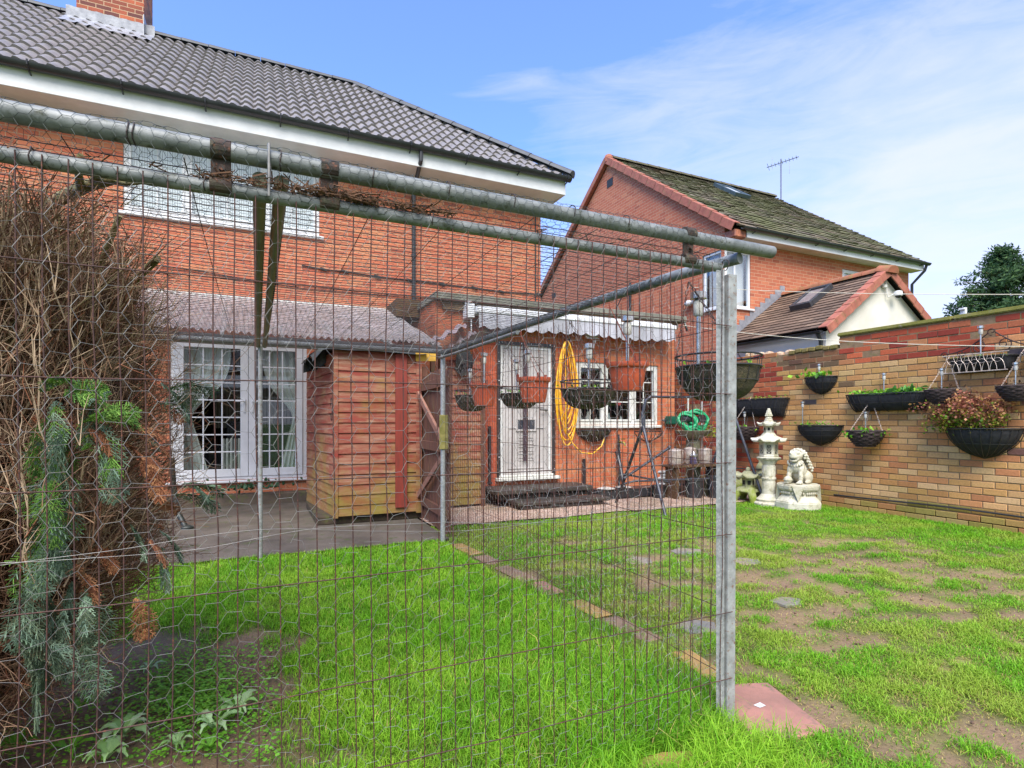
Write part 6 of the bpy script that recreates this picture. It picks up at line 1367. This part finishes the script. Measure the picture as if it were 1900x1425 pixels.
# old cooking pots and jars on a dark bench
bn = thing('low_bench', 'dark low bench by the wall corner crowded with old pots and jars', 'bench', (bx_-.25, 6.75, 0)); bnx = bx_-.25
MB().box(bnx-.42, bnx+.5, 6.6, 6.9, .50, .54).build('top', timber_old, bn, bevel=.006)
for dx in (-.38, .44): MB().box(bnx+dx, bnx+dx+.05, 6.62, 6.88, .0, .499).build('leg', timber_old, bn, bevel=.004)
for dx, r_, h_, lb in ((-.26, .12, .2, 'larger dull steel saucepan on the dark bench'), (.03, .09, .22, 'narrow steel pot behind the glass lantern on the bench'), (.34, .11, .2, 'steel pan at the right end of the dark bench')):
    o = thing('cooking_pot', lb, 'pot', (bnx+dx, 6.78, .545), 'old pots on the bench'); MB().lathe((bnx+dx, 6.78, .545), [(r_*.9, 0), (r_, .02), (r_, h_), (r_*1.06, h_+.005), (r_*1.04, h_+.02), (r_*.2, h_+.045)], 22).build('pan', silver_d, o, smooth=40); MB().ell((bnx+dx, 6.78, .545+h_+.055), (.02, .02, .016), 8, 6).build('knob', black, o)
o = thing('jar_lantern', 'small glass jar lantern with metal cap in front of the pots', 'lantern', (bnx-.02, 6.65, .545)); MB().lathe((bnx-.02, 6.65, .545), [(.05, 0), (.06, .03), (.05, .12)], 14).build('jar', M('purple_tinted_glass', srgb(90,80,110), srgb(60,54,70), rough=.1), o, smooth=40); MB().lathe((bnx-.02, 6.65, .665), [(.06, 0), (.065, .02), (.03, .06), (.02, .08)], 14).build('cap', silver, o, smooth=40)
# black bins and clutter under the bench
for k, (dx, dy, r_, h_, lb) in enumerate(((.32, -.25, .14, .34, 'black plastic bucket at the right foot of the bench'), (.02, -.1, .16, .30, 'wide black plant pot under the middle of the bench'), (-.5, .1, .11, .2, 'small black plant pot left of the dark bench'))):
    o = thing('plant_pot', lb, 'plant pot', (bnx+dx, 6.78+dy, .02), 'black pots around the bench'); MB().lathe((bnx+dx, 6.78+dy, .02), [(r_*.75, 0), (r_, h_*.9), (r_*1.07, h_*.92), (r_*1.07, h_), (r_*.97, h_), (r_*.7, h_*.4)], 20, cap=False).build('tub', black, o, smooth=40); MB().lathe((bnx+dx, 6.78+dy, .02), [(r_*.9, h_*.8), (.01, h_*.82)], 16, cap=False).build('soil', MATS['dark_compost'], o)
o = MB().tube([onY(1330, 905, 6.6), onY(1345, 860, 6.6), onY(1352, 830, 6.7)], .014, 8).tube([onY(1335, 868, 6.6), onY(1420, 871, 6.2)], .01, 6).build('iron_rail', blackwire, origin=tuple(onY(1345, 860, 6.6)), smooth=40); tag(o, 'thin black rail behind the corner post above the mossy figures', 'rail')
# cream boards stood by the bench, vertical canes
for k, (x_, y_, t_, lb) in enumerate(((1275, 800, 735, 'pale cane standing up behind the green hose, left one'), (1301, 770, 745, 'shorter pale cane standing up behind the green hose, right one'))):
    a = onY(x_, y_, 7.1); b_ = onY(x_+2, t_, 7.1); o = MB().tube([a-UP*.9, b_], .012, 6).build('garden_cane', offwhite, origin=tuple(a-UP*.9)); tag(o, lb, 'cane', 'canes behind the hose reel')
# little things on the patio
o = thing('scroll_foot', 'dark cast-iron table leg showing behind the conifer on the patio', 'table leg', tuple(onZ(345, 985))); p = onZ(345, 985)
MB().tube([(p.x-.16, p.y+.2, .8), (p.x-.14, p.y+.2, .45), (p.x-.1, p.y+.15, .2), (p.x, p.y, .03)], .03, 8).ell((p.x+.01, p.y-.01, .035), (.07, .05, .03), 10, 6).build('leg', M('dark_cast_iron', srgb(44,52,46), srgb(34,38,36), rough=.5), o, smooth=50)
leaf_cluster('creeping_ivy', (-.05, 8.72, .24), (.28, .06, .05), 130, .07, [srgb(60,96,66), srgb(44,76,48), srgb(90,120,84)], 'dark ivy creeping along the foot of the wall under the french doors')
# wall-side clotheslines
line_m = M('cream_clothesline', srgb(222,216,196), srgb(200,190,160), rough=.7, bmp=0)
hkp = onY(1268, 606, XY+.02); e1 = onX(2050, 640, 6.5)
pts = [onY(1268, 604, 7.4), onY(1370, 608.5, 6.4), onY(1500, 612, 5.2), onY(1700, 620, 3.9), onY(1900, 630.5, 2.9), onY(2100, 645, 2.2)]
o = MB().tube([(pts[0].lerp(pts[-1], t)+UP*(-.10*math.sin(math.pi*t))) for t in np.linspace(0, 1, 24)], .0045, 5).build('clothesline', line_m, origin=tuple(pts[0])); tag(o, 'lower cream clothesline running from the extension corner past the wall top', 'clothesline', 'clotheslines across the garden')
a = onX(1283, 533, NX0-.05); b_ = onY(2050, 546, 3.6)
o = MB().tube([(a.lerp(b_, t)+UP*(-.06*math.sin(math.pi*t))) for t in np.linspace(0, 1, 24)], .006, 5).build('clothesline', line_m, origin=tuple(a)); tag(o, 'upper cream clothesline crossing in front of the neighbour’s rendered gable', 'clothesline', 'clotheslines across the garden')
a = onY(1095, 533, 7.5)
o = MB().tube([hkp+Vector((0, -.02, .08)), hkp+Vector((0, -.06, 0)), hkp+Vector((.03, -.06, -.08))], .02, 6).build('line_hook', black, origin=tuple(hkp)); tag(o, 'black hook for the clothesline at the extension’s right corner', 'hook')
p = onX(1788, 590, WX+1.2); o = MB().box(p.x-.02, p.x+.02, p.y-.03, p.y+.03, 1.2, onX(1788, 571, WX+1.2).z).box(p.x-.021, p.x-.06, p.y-.03, p.y+.03, onX(1788, 575, WX+1.2).z, onX(1788, 572, WX+1.2).z).build('white_post', white, origin=(p.x, p.y, 1.2)); tag(o, 'thin white post poking above the wall in front of the dark conifer', 'post')
# ================================================================== GRASS
rg = np.random.default_rng(21)
grassm = attr_mat('grass_blade', rough=.5, noise_amt=0, bmp=0, transl=.35, spec=.25)
def blades(name, X, Y, H, W, cols, label, lean=.5, z0=0):
    n = len(X); a = rg.uniform(0, 2*math.pi, n); ln = rg.uniform(.15, lean*1.6, n)*H; dx, dy = np.cos(a), np.sin(a); b_ = a+rg.normal(math.pi/2, .5, n); wx, wy = np.cos(b_)*W/2, np.sin(b_)*W/2
    Z = np.full(n, z0)-.004
    V = np.zeros((n, 5, 3))
    V[:, 0] = np.stack([X-wx, Y-wy, Z], 1); V[:, 1] = np.stack([X+wx, Y+wy, Z], 1)
    mx_, my_ = X+dx*ln*.35, Y+dy*ln*.35
    V[:, 2] = np.stack([mx_+wx*.85, my_+wy*.85, Z+H*.6], 1); V[:, 3] = np.stack([mx_-wx*.85, my_-wy*.85, Z+H*.6], 1)
    V[:, 4] = np.stack([X+dx*ln, Y+dy*ln, Z+H*np.sqrt(np.maximum(.15, 1-(ln/H)**2*.5))], 1)
    i = (np.arange(n)*5)[:, None]
    q = i+np.array([[0, 1, 2, 3]]); t = i+np.array([[3, 2, 4]])
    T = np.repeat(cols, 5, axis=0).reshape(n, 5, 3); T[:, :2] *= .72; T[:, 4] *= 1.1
    o = np_mesh(name, V.reshape(-1, 3), [q, t], grassm, None, tint=T.reshape(-1, 3)); tag(o, label, 'grass', kind='stuff'); return o
# fast lookup of coverage on a grid
gX = np.arange(-3.4, 7.6, .04); gY = np.arange(.2, 6.5, .04); CV = np.array([[cover(x, y) for x in gX] for y in gY])
NZ = np.array([[fbm(x*1.9, y*1.9, 12) for x in gX] for y in gY]); NZ2 = np.array([[fbm(x*6, y*6, 15, 2) for x in gX] for y in gY])
def look(A, X, Y): return A[np.clip(((Y-.2)/.04).astype(int), 0, len(gY)-1), np.clip(((X+3.4)/.04).astype(int), 0, len(gX)-1)]
G1 = np.array(srgb(120, 180, 36)); G2 = np.array(srgb(94, 158, 30)); G3 = np.array(srgb(156, 198, 58)); DRY = np.array(srgb(200, 184, 110)); DG = np.array(srgb(84, 130, 34))
def vis(X, Y):
    d = X*FW.x+Y*FW.y; l = X*RT.x+Y*RT.y; px = CX+F*l/np.maximum(d, .05); py = HY+F*EYE/np.maximum(d, .05)
    return (d > .6) & (px > -260) & (px < 2160) & (py < 1720), np.maximum(d, .1)
def field(x0, x1, y0, y1, n, near):
    X = rg.uniform(x0, x1, n); Y = rg.uniform(y0, y1, n); v_, d = vis(X, Y); keep = v_ & (rg.random(n) < np.minimum(1, (near/d)**1.35)); return X[keep], Y[keep], d[keep]
def gcol(n, X, Y, dry):
    k = rg.random((n, 1)); c = G1*(1-k)+G2*k; k2 = np.clip(look(NZ, X, Y)*.8+.35+rg.normal(0, .25, n), 0, 1)[:, None]; c = c*(1-k2)+G3*k2
    dk = np.clip(-look(NZ2, X, Y)*.9, 0, .6)[:, None]; c = c*(1-dk)+DG*dk
    dm = (rg.random(n) < dry)[:, None]; c = np.where(dm, DRY*rg.uniform(.6, 1.1, (n, 1)), c); return c*rg.uniform(.78, 1.2, (n, 1))
def clear(X, Y):
    ok = np.ones(len(X), bool)
    for poly, keep in SLABS:
        cx_ = sum(p[0] for p in poly)/len(poly); cy_ = sum(p[1] for p in poly)/len(poly); ins = np.zeros(len(X), bool); n_ = len(poly); pl_ = [(cx_+(a-cx_)*.93, cy_+(b-cy_)*.93) for a, b in poly]
        for i in range(n_):
            (x1, y1), (x2, y2) = pl_[i], pl_[(i+1) % n_]
            if y1 != y2: ins ^= ((y1 > Y) != (y2 > Y)) & (X < (x2-x1)*(Y-y1)/(y2-y1)+x1)
        ok &= ~(ins & (rg.random(len(X)) < keep))
    return ok
# lawn inside the pen
X, Y, d = field(-3.3, PX1+.02, 1.2, 5.36, 430000, 2.6); cv = look(CV, X, Y); k = (rg.random(len(X)) < cv**1.5) & clear(X, Y); X, Y, d, cv = X[k], Y[k], d[k], cv[k]; n = len(X)
tall = np.clip((1.9-np.abs(X-1.45)*2.2), 0, 1)*np.clip((4.2-Y)/2.5, 0, 1)
H = (rg.uniform(.028, .062, n)+.05*tall*rg.random(n)+.012*look(NZ2, X, Y))*(.3+.7*cv); W = .0021+.0011*d*.5
ed = (Y > 5.1); Y[ed] += 0
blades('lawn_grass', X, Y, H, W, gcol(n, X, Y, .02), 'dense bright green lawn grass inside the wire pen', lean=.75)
# patchy lawn outside, with flattened straw-like blades between tufts
X, Y, d = field(PX1-.05, 7.36, .35, 6.3, 760000, 2.4); cv = look(CV, X, Y); nz = look(NZ2, X, Y)
k = rg.random(len(X)) < np.clip(cv*1.0-.06+.5*nz*(cv > .1), .12, 1); k &= clear(X, Y); X, Y, d, cv, nz = X[k], Y[k], d[k], cv[k], nz[k]; n = len(X)
wall_k = np.clip((X-6.3)/.9, 0, 1)
H = np.clip(rg.uniform(.014, .036, n)*(.55+.6*cv)+.022*np.clip(nz+.25, 0, 1)*cv+.02*wall_k*rg.random(n), .008, .09); W = .0022+.0012*d*.45
c = gcol(n, X, Y, .0); yl = np.clip(look(NZ, X, Y)*1.1+.2, 0, .6)[:, None]; c = c*(1-yl)+np.array(srgb(158, 172, 70))*yl*rg.uniform(.8, 1.1, (n, 1)); dryp = np.clip(.74-.46*cv-.3*nz, .06, .75)*(1-wall_k*.8); dm = rg.random(n) < dryp; c[dm] = DRY*rg.uniform(.6, 1.05, (dm.sum(), 1)); H[dm] *= .55
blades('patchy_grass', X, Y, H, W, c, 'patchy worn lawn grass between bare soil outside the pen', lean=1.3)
# long tufts round the corner post and the pen foot
X = np.concatenate([rg.normal(PX1-.08, .11, 9000), rg.normal(PX1-.3, .2, 8000)]); Y = np.concatenate([rg.uniform(1.35, 3.6, 9000)**1.0, rg.normal(1.75, .25, 8000)]); k = (Y > 1.15) & (X < PX1+.12); k &= clear(X, Y); X, Y = X[k], Y[k]; v_, d = vis(X, Y); n = len(X)
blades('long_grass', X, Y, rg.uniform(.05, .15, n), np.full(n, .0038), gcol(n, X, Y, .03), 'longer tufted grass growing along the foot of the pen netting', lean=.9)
# weeds ------------------------------------------------------------------
def rosette(px, py, r, n, label, grp, cols, lobes=True):
    p = onZ(px, py); V = []; Fq = []; T = []
    for k in range(n):
        a = 2*math.pi*k/n+rg.normal(0, .25); L = r*rg.uniform(.6, 1.1); w_ = L*.2; u = Vector((math.cos(a), math.sin(a), 0)); s = Vector((-u.y, u.x, 0)); col_ = np.array(cols[rg.integers(len(cols))])*rg.uniform(.8, 1.15)
        m_ = 7; i0 = len(V)
        for j in range(m_+1):
            t = j/m_; ww = w_*math.sin(math.pi*min(1, t*.85+.08))*(1 if not lobes or j % 2 else .55); z = .012+.05*r/.12*math.sin(math.pi*t*.8)+.004; c = p+u*L*t+UP*z
            V += [c+s*ww+UP*.006, c, c-s*ww+UP*.006]; T += [col_, col_*1.25, col_]
        for j in range(m_): b0 = i0+3*j; Fq += [(b0, b0+1, b0+4, b0+3), (b0+1, b0+2, b0+5, b0+4)]
    o = np_mesh('weed', V, [np.array(Fq)], leafm, None, origin=tuple(p), tint=np.array(T), smooth=True); tag(o, label, 'weed', grp)
PG = [srgb(150,186,120), srgb(132,172,96), srgb(168,196,140)]; BG = [srgb(120,176,56), srgb(100,156,44)]
gp = 'weeds in the bare soil inside the pen'
for (x, y, r, n, c, lb) in ((440, 1330, .12, 9, PG, 'pale lobed thistle rosette at the right edge of the soil patch'), (395, 1362, .11, 8, PG, 'pale thistle rosette just below and left of the rightmost one'), (278, 1250, .07, 7, PG, 'small pale rosette at the top of the soil patch'), (230, 1375, .12, 9, PG, 'big pale rosette near the bottom centre of the soil patch'), (150, 1322, .07, 7, BG, 'small rosette on bare soil below the hanging conifer tip'), (235, 1310, .06, 6, BG, 'small green weed between two pale rosettes'),
    (330, 1395, .08, 7, PG, 'narrow leaved rosette at the bottom edge between weld mesh wires'), (30, 1400, .09, 8, BG, 'green rosette at the bottom left corner of the photo'), (200, 1418, .1, 8, PG, 'rosette cut by the bottom edge left of centre of the soil'), (130, 1405, .08, 7, BG, 'green weed at the bottom edge beside the corner rosette'), (390, 1398, .07, 6, BG, 'tiny weed at the right foot of the soil patch'), (320, 1320, .06, 7, BG, 'round leafed weed amid the soil patch’s grass')):
    rosette(x, y, r, n, lb, gp, c)
# low chickweed mat
n = 6000; px_ = np.concatenate([rg.normal(360, 60, 3600), rg.uniform(0, 520, 2400)]); py_ = np.concatenate([rg.normal(1290, 45, 3600), rg.uniform(1200, 1425, 2400)]); P_ = [onZ(a, b_) for a, b_ in zip(px_, py_)]; V = []; Fq = []; T = []
for p in P_:
    if cover(p.x, p.y) > .9: continue
    L = rg.uniform(.008, .02); a = rg.uniform(0, 6.28); u = Vector((math.cos(a), math.sin(a), .3))*L; s = Vector((-u.y, u.x, 0))*.5; q = p+UP*rg.uniform(.005, .035); i0 = len(V); V += [q, q+u*.5+s, q+u, q+u*.5-s]; Fq.append((i0, i0+1, i0+2, i0+3)); T += [np.array(srgb(116, 178, 50))*rg.uniform(.7, 1.2)]*4
o = np_mesh('chickweed', V, [np.array(Fq)], leafm, None, origin=tuple(P_[0]), tint=np.array(T)); tag(o, 'low mat of fresh green chickweed spreading over the bare soil', 'ground cover', kind='stuff')
# soil crumbs
n = 2600; X = np.concatenate([rg.uniform(-2.2, .3, 1400), rg.uniform(1.8, 7, 1200)]); Y = np.concatenate([rg.uniform(1.7, 3.2, 1400), rg.uniform(.6, 4.6, 1200)]); k = look(CV, X, Y) < .35; X, Y = X[k], Y[k]; mb = MB()
for x, y in zip(X, Y):
    r = rg.uniform(.003, .011); mb.ell((x, y, r*.3), (r, r*rg.uniform(.6, 1.1), r*.6), 5, 4)
o = mb.build('soil_crumbs', M('dry_soil_crumb', srgb(134,104,84), srgb(84,66,52), rough=.95, scale=30)); tag(o, 'crumbs of bare soil scattered in the worn patches', 'soil', kind='stuff')
# fallen leaf / feather scraps
o = MB().add([onZ(1398, 1308, .0175), onZ(1410, 1303, .019), onZ(1421, 1309, .0185), onZ(1410, 1313, .0178)], [(0, 1, 2, 3)]).build('bird_dropping', white, origin=tuple(onZ(1408, 1308, .036))); tag(o, 'small white dropping on the large pink slab', 'dropping')
# ================================================================== LARGE HALF-DEAD CONIFER (left, inside the pen)
con = thing('conifer', 'big half-dead conifer with bare brown twigs and blue-green sprays inside the wire pen', 'tree', (-1.25, 2.8, 0))
bark = M('smooth_brown_bark', srgb(120,92,68), srgb(78,60,46), rough=.85, scale=10, stretch=(1, 1, .3), moss=srgb(104,100,52), bmp=.7)
bark_g = M('green_grey_bark', srgb(140,130,84), srgb(96,92,62), rough=.85, scale=14, cc=srgb(76,64,48), bmp=.5)
def c_at(px, py, dep):  # point at given forward distance
    d = ray(px, py); return EYEP+d*dep
tr_ = MB(); tr_.tube([(-1.25, 2.8, -.05), (-1.23, 2.8, .5), (-1.2, 2.75, 1.1), (-1.15, 2.7, 1.6), (-1.1, 2.7, 1.8)], [.10, .085, .07, .05, .03], 12)
tr_.tube([(-1.2, 2.75, .3), (-1.05, 2.55, .8), (-.9, 2.45, 1.4), (-.85, 2.4, 1.75)], [.06, .05, .04, .03], 10); tr_.tube([(-1.25, 2.75, .4), (-1.35, 2.6, .9), (-1.4, 2.6, 1.5), (-1.4, 2.6, 1.75)], [.06, .05, .04, .02], 10)
tr_.build('trunk', bark, con, smooth=60)
lb = MB(); lb.tube([c_at(20, 470, 1.95), c_at(60, 410, 1.85), c_at(110, 370, 1.75), c_at(160, 345, 1.68), c_at(215, 332, 1.62)], [.018, .021, .020, .018, .013], 10)
lb.tube([c_at(150, 352, 1.69), c_at(146, 325, 1.6), c_at(149, 290, 1.46)], [.013, .010, .0085], 8).tube([c_at(172, 340, 1.66), c_at(178, 325, 1.62), c_at(180, 314, 1.56)], [.012, .009, .008], 6).tube([c_at(215, 332, 1.62), c_at(232, 340, 1.6), c_at(262, 340, 1.56)], [.014, .009, .004], 6)
lb.tube([c_at(20, 470, 1.95), c_at(-10, 540, 2.05), c_at(-10, 700, 2.2), c_at(30, 900, 2.4), c_at(60, 1130, 2.6)], [.023, .024, .028, .034, .05], 10)
lb.tube([c_at(240, 530, 2.1), c_at(292, 480, 1.85)], [.014, .012], 8).tube([c_at(130, 580, 1.75), c_at(128, 495, 1.68), c_at(116, 430, 1.66), c_at(106, 390, 1.64)], [.008, .009, .007, .004], 7)
lb.tube([c_at(45, 900, 1.75), c_at(22, 700, 1.66), c_at(20, 540, 1.62)], [.022, .018, .016], 8).tube([c_at(120, 700, 2.0), c_at(160, 560, 1.9), c_at(222, 400, 1.8)], [.014, .012, .009], 8)
lb.build('limbs', bark_g, con, smooth=60)
# twigs: whorls of shoots growing from a hull of the crown
def right_edge(z):   # crown's right outline in x at y~2.9 (metres), from the photo
    return np.interp(z, [0.0, .15, .28, .4, .5, .63, .72, .9, 1.05, 1.25, 1.5, 1.7, 1.85], [-1.1, -.92, -.72, -.56, -.47, -.40, -.34, -.32, -.33, -.31, -.33, -.35, -.4])
P = []; Q = []; R0 = []; T = []
BR = [srgb(124,96,76), srgb(150,118,94), srgb(104,76,60), srgb(176,150,122), srgb(134,84,60), srgb(140,110,88), srgb(94,68,54)]
def shoot(p, d, L, r, depth, col, curl=.25):
    n_ = 4 if depth else 3; q0 = np.array(p); d = np.array(d, float)
    for k in range(n_):
        d = d+rg.normal(0, curl, 3)+np.array([0, 0, .05]); d /= np.linalg.norm(d); q1 = q0+d*L/n_; P.append(q0); Q.append(q1); R0.append(r*(1-.2*k)); T.append(np.array(col)*rg.uniform(.75, 1.2))
        if depth:
            for s in range(2 if depth == 1 else 3): dd = d+rg.normal(0, .55, 3); shoot(q0+(q1-q0)*rg.random(), dd/np.linalg.norm(dd), L*rg.uniform(.35, .6), r*.6, depth-1, BR[rg.integers(len(BR))] if rg.random() < .5 else col, curl*1.2)
        q0 = q1
N1 = 6000
for i in range(N1):
    z = rg.uniform(.2, 1.9); xe_ = right_edge(z); u = rg.random()
    ctr = np.array([-1.2, 2.55, z]); ang_ = rg.uniform(-2.9, .75)      # side towards camera and right
    rad = abs(xe_-ctr[0]); sfrac = rg.uniform(.55, .93)
    p = ctr+np.array([math.cos(ang_)*rad*sfrac, math.sin(ang_)*min(rad, .72)*sfrac, -.1*sfrac])
    d = np.array([math.cos(ang_), math.sin(ang_)*.8, rg.uniform(.15, .9)+.3*(z > 1.2)]); d /= np.linalg.norm(d)
    L = rg.uniform(.1, .26)*(1 if z < 1.6 else .8); shoot(p, d, L, rg.uniform(.0013, .0028), 1, BR[rg.integers(len(BR))])
for i in range(1300):   # long bare arching twigs
    z = rg.uniform(.9, 1.86) if i % 3 else rg.uniform(1.6, 1.86); xe_ = right_edge(z); p = np.array([rg.uniform(-1.3, xe_-.08), rg.uniform(1.72, 2.3), z-.2]); d = np.array([rg.uniform(-.3, .8), rg.uniform(-.5, .1), rg.uniform(.5, 1.2)]); d /= np.linalg.norm(d); shoot(p, d, rg.uniform(.2, .42), rg.uniform(.0014, .003), 1, srgb(178,154,128) if rg.random() < .4 else (srgb(112,84,64) if rg.random() < .6 else srgb(90,64,50)), .16)
sel = [i for i in range(len(P)) if Q[i][2] < 1.85 and Q[i][1] > 1.67 and P[i][1] > 1.67]
P = np.array(P)[sel]; Q = np.array(Q)[sel]; R0 = np.array(R0)[sel]; T = np.array(T)[sel]
twm = attr_mat('dead_twig', rough=.9, noise_amt=.2, nscale=50, bmp=0)
print('twigs', len(P)); segs('twigs', P, Q, R0, twm, con, r1=R0*.6, n=3, tint=T)
# dense dark brown core of dead needles
n = 170000; z = rg.uniform(.15, 1.78, n); a = rg.uniform(-math.pi, math.pi, n); rad = np.abs(right_edge(z)+1.2)*np.sqrt(rg.random(n))*.88; C = np.stack([-1.2+np.cos(a)*rad, 2.6+np.sin(a)*np.minimum(rad, .70), z+.04*rg.normal(size=n)], 1); D = rg.normal(0, 1, (n, 3)); D /= np.linalg.norm(D, axis=1, keepdims=True); L = rg.uniform(.03, .09, (n, 1))
pal = np.array([srgb(84,58,42), srgb(60,42,32), srgb(104,66,44), srgb(46,34,28), srgb(120,88,62)]); segs('dead_foliage', C-D*L/2, C+D*L/2, rg.uniform(.001, .0022, n), twm, con, n=3, tint=pal[rg.integers(5, size=n)]*rg.uniform(.7, 1.2, (n, 1)))
# living sprays: flat fern-like fronds
SP = []; SQ = []; SR = []; ST = []
def spray(p, d, L, cols, droop=.5, dens=16):
    p = np.array(p, float); d = np.array(d, float); d /= np.linalg.norm(d); nrm = np.cross(d, [rg.normal(), rg.normal(), .4]); nrm /= np.linalg.norm(nrm); q0 = p
    for k in range(dens):
        d = d+np.array([0, 0, -droop/dens*1.6])+rg.normal(0, .03, 3); d /= np.linalg.norm(d); q1 = q0+d*L/dens; SP.append(q0); SQ.append(q1); SR.append(.0019); c = np.array(cols[rg.integers(len(cols))])*rg.uniform(.75, 1.2); ST.append(c*.8)
        side = np.cross(d, nrm); side /= np.linalg.norm(side); l2 = L*.30*math.sin(math.pi*min(.95, (k+1.5)/(dens+1)))+.01
        for s in (-1, 1):
            e = d*.75+side*s*.8+rg.normal(0, .1, 3); e /= np.linalg.norm(e); a0 = q0; m_ = 3
            for j in range(m_):
                e = e+np.array([0, 0, -.1*droop]); a1 = a0+e*l2/m_; SP.append(a0); SQ.append(a1); SR.append(.0014-.0002*j); ST.append(c)
                for s2 in (-1, 1): f = e+np.cross(nrm, e)*s2*.9; f /= np.linalg.norm(f); SP.append(a0); SQ.append(a0+f*l2*.26); SR.append(.0011); ST.append(c*rg.uniform(.85, 1.2))
                a0 = a1
        q0 = q1
BL = [srgb(108,132,112), srgb(92,116,92), srgb(128,150,124)]; GR = [srgb(104,146,62), srgb(124,162,74), srgb(88,128,60)]; DKG = [srgb(72,90,70), srgb(60,76,54), srgb(90,104,78)]; OR = [srgb(146,92,62), srgb(120,74,50), srgb(164,116,80)]
def frond_field(cnt, pxr, pyr, dep, cols, L, dirs, droop):
    for i in range(cnt):
        p = c_at(rg.uniform(*pxr), rg.uniform(*pyr), rg.uniform(*dep)); spray(p, np.array(dirs)+rg.normal(0, .3, 3), rg.uniform(*L), cols, droop)
frond_field(9, (85, 190), (745, 930), (1.37, 1.5), BL+GR[:1], (.08, .17), (.15, -.3, -.6), 1.1)
frond_field(9, (60, 112), (760, 1010), (1.36, 1.46), GR+BL[:1], (.1, .18), (0, -.2, -.9), 1.1)
frond_field(6, (58, 115), (950, 1040), (1.36, 1.46), BL, (.1, .16), (.05, -.1, -1), .8)
frond_field(3, (100, 180), (740, 800), (1.37, 1.46), GR, (.1, .17), (1, -.1, .2), .5)
frond_field(4, (60, 150), (722, 755), (1.37, 1.46), GR+BL[:1], (.08, .13), (.7, -.2, .5), .8)
frond_field(3, (290, 330), (710, 770), (1.5, 1.8), DKG+BL, (.08, .16), (1, .1, .0), .8)
frond_field(3, (300, 345), (885, 930), (1.5, 1.8), DKG+BL, (.08, .15), (1, .1, -.1), .8)
frond_field(3, (240, 300), (970, 1090), (1.48, 1.75), DKG+BL, (.08, .15), (.6, -.1, -.5), .9)
frond_field(12, (40, 165), (1070, 1200), (1.38, 1.52), DKG+BL, (.09, .18), (.3, -.3, -.7), .9)
frond_field(6, (10, 90), (1170, 1250), (1.36, 1.5), DKG, (.08, .15), (.3, -.2, -.8), .9)
frond_field(6, (0, 250), (775, 830), (1.38, 1.5), OR, (.08, .16), (1, -.1, .0), .6)
frond_field(9, (60, 290), (800, 1120), (1.42, 1.6), OR, (.06, .12), (.4, -.2, -.5), 1)
frond_field(6, (150, 300), (620, 1000), (1.65, 1.9), OR+DKG[:1], (.06, .1), (.8, -.2, .1), .6)
print('spray', len(SP)); segs('sprays', np.array(SP), np.array(SQ), np.array(SR), attr_mat('conifer_spray', rough=.7, noise_amt=.1, nscale=60, bmp=0, transl=.15), con, n=3, tint=np.array(ST))
# bare dead stick leaning at the far left, low
# ================================================================== FAR TREE BEHIND THE WALL
ft = thing('dark_conifer', 'dark green spreading conifer rising behind the mossy wall top at the far right', 'tree', (36, 16, 0))
fc = EYEP+ray(1862, 700)*36; fc.z = 0; ft.location = fc; ORG[ft.name] = fc.copy()
MB().tube([(fc.x, fc.y, 0), (fc.x, fc.y, 5), (fc.x+.3, fc.y, 10.5)], [.35, .25, .06], 10).build('trunk', bark, ft, smooth=60)
V = []; Fq = []; T = []; LP_ = []; LQ = []
def clump(c, r, n_, shade=1):
    for k in range(n_):
        v = rg.normal(0, 1, 3); v /= np.linalg.norm(v); p = np.array(c)+v*r*(rg.random()**.5)*np.array([1, 1, .55]); a = rg.normal(0, 1, 3)+v*.8; a /= np.linalg.norm(a); b1 = np.cross(a, rg.normal(0, 1, 3)); b1 /= np.linalg.norm(b1); L = rg.uniform(.12, .3); i0 = len(V)
        V.extend([p, p+a*L*.5+b1*L*.16, p+a*L, p+a*L*.5-b1*L*.16]); Fq.append((i0, i0+1, i0+2, i0+3)); g_ = rg.random(); T.extend([(np.array(srgb(50, 76, 50))*(1-g_)+np.array(srgb(80, 108, 60))*g_)*rg.uniform(.6, 1.1)*shade]*4)
for lvl in range(34):
    t = lvl/33; z = 1.5+9.0*t; rmax = (4.1*(1-t)**.62+.15)*(1 if t < .9 else .7)
    for k in range(int(5+8*(1-t))):
        a = rg.uniform(0, 2*math.pi); L = rmax*rg.uniform(.55, 1.12)
        tip = np.array([fc.x+math.cos(a)*L, fc.y+math.sin(a)*L, z+.25*L*rg.uniform(-.2, .8)]); base = np.array([fc.x, fc.y, z-.1]); LP_.append(base); LQ.append(tip)
        for s in np.linspace(.35, 1, max(3, int(L*2))): clump(base+(tip-base)*s+rg.normal(0, .12, 3), .55*(1.25-s*.7), 56)
segs('branches', np.array(LP_), np.array(LQ), .05, bark, ft, r1=.015, n=4)
ft.scale = (1.3, 1.3, 1.16)
np_mesh('foliage', V, [np.array(Fq)], attr_mat('far_conifer_leaf', rough=.8, noise_amt=0, bmp=0, transl=.15), ft, tint=np.array(T))
print('objects', len(bpy.data.objects))
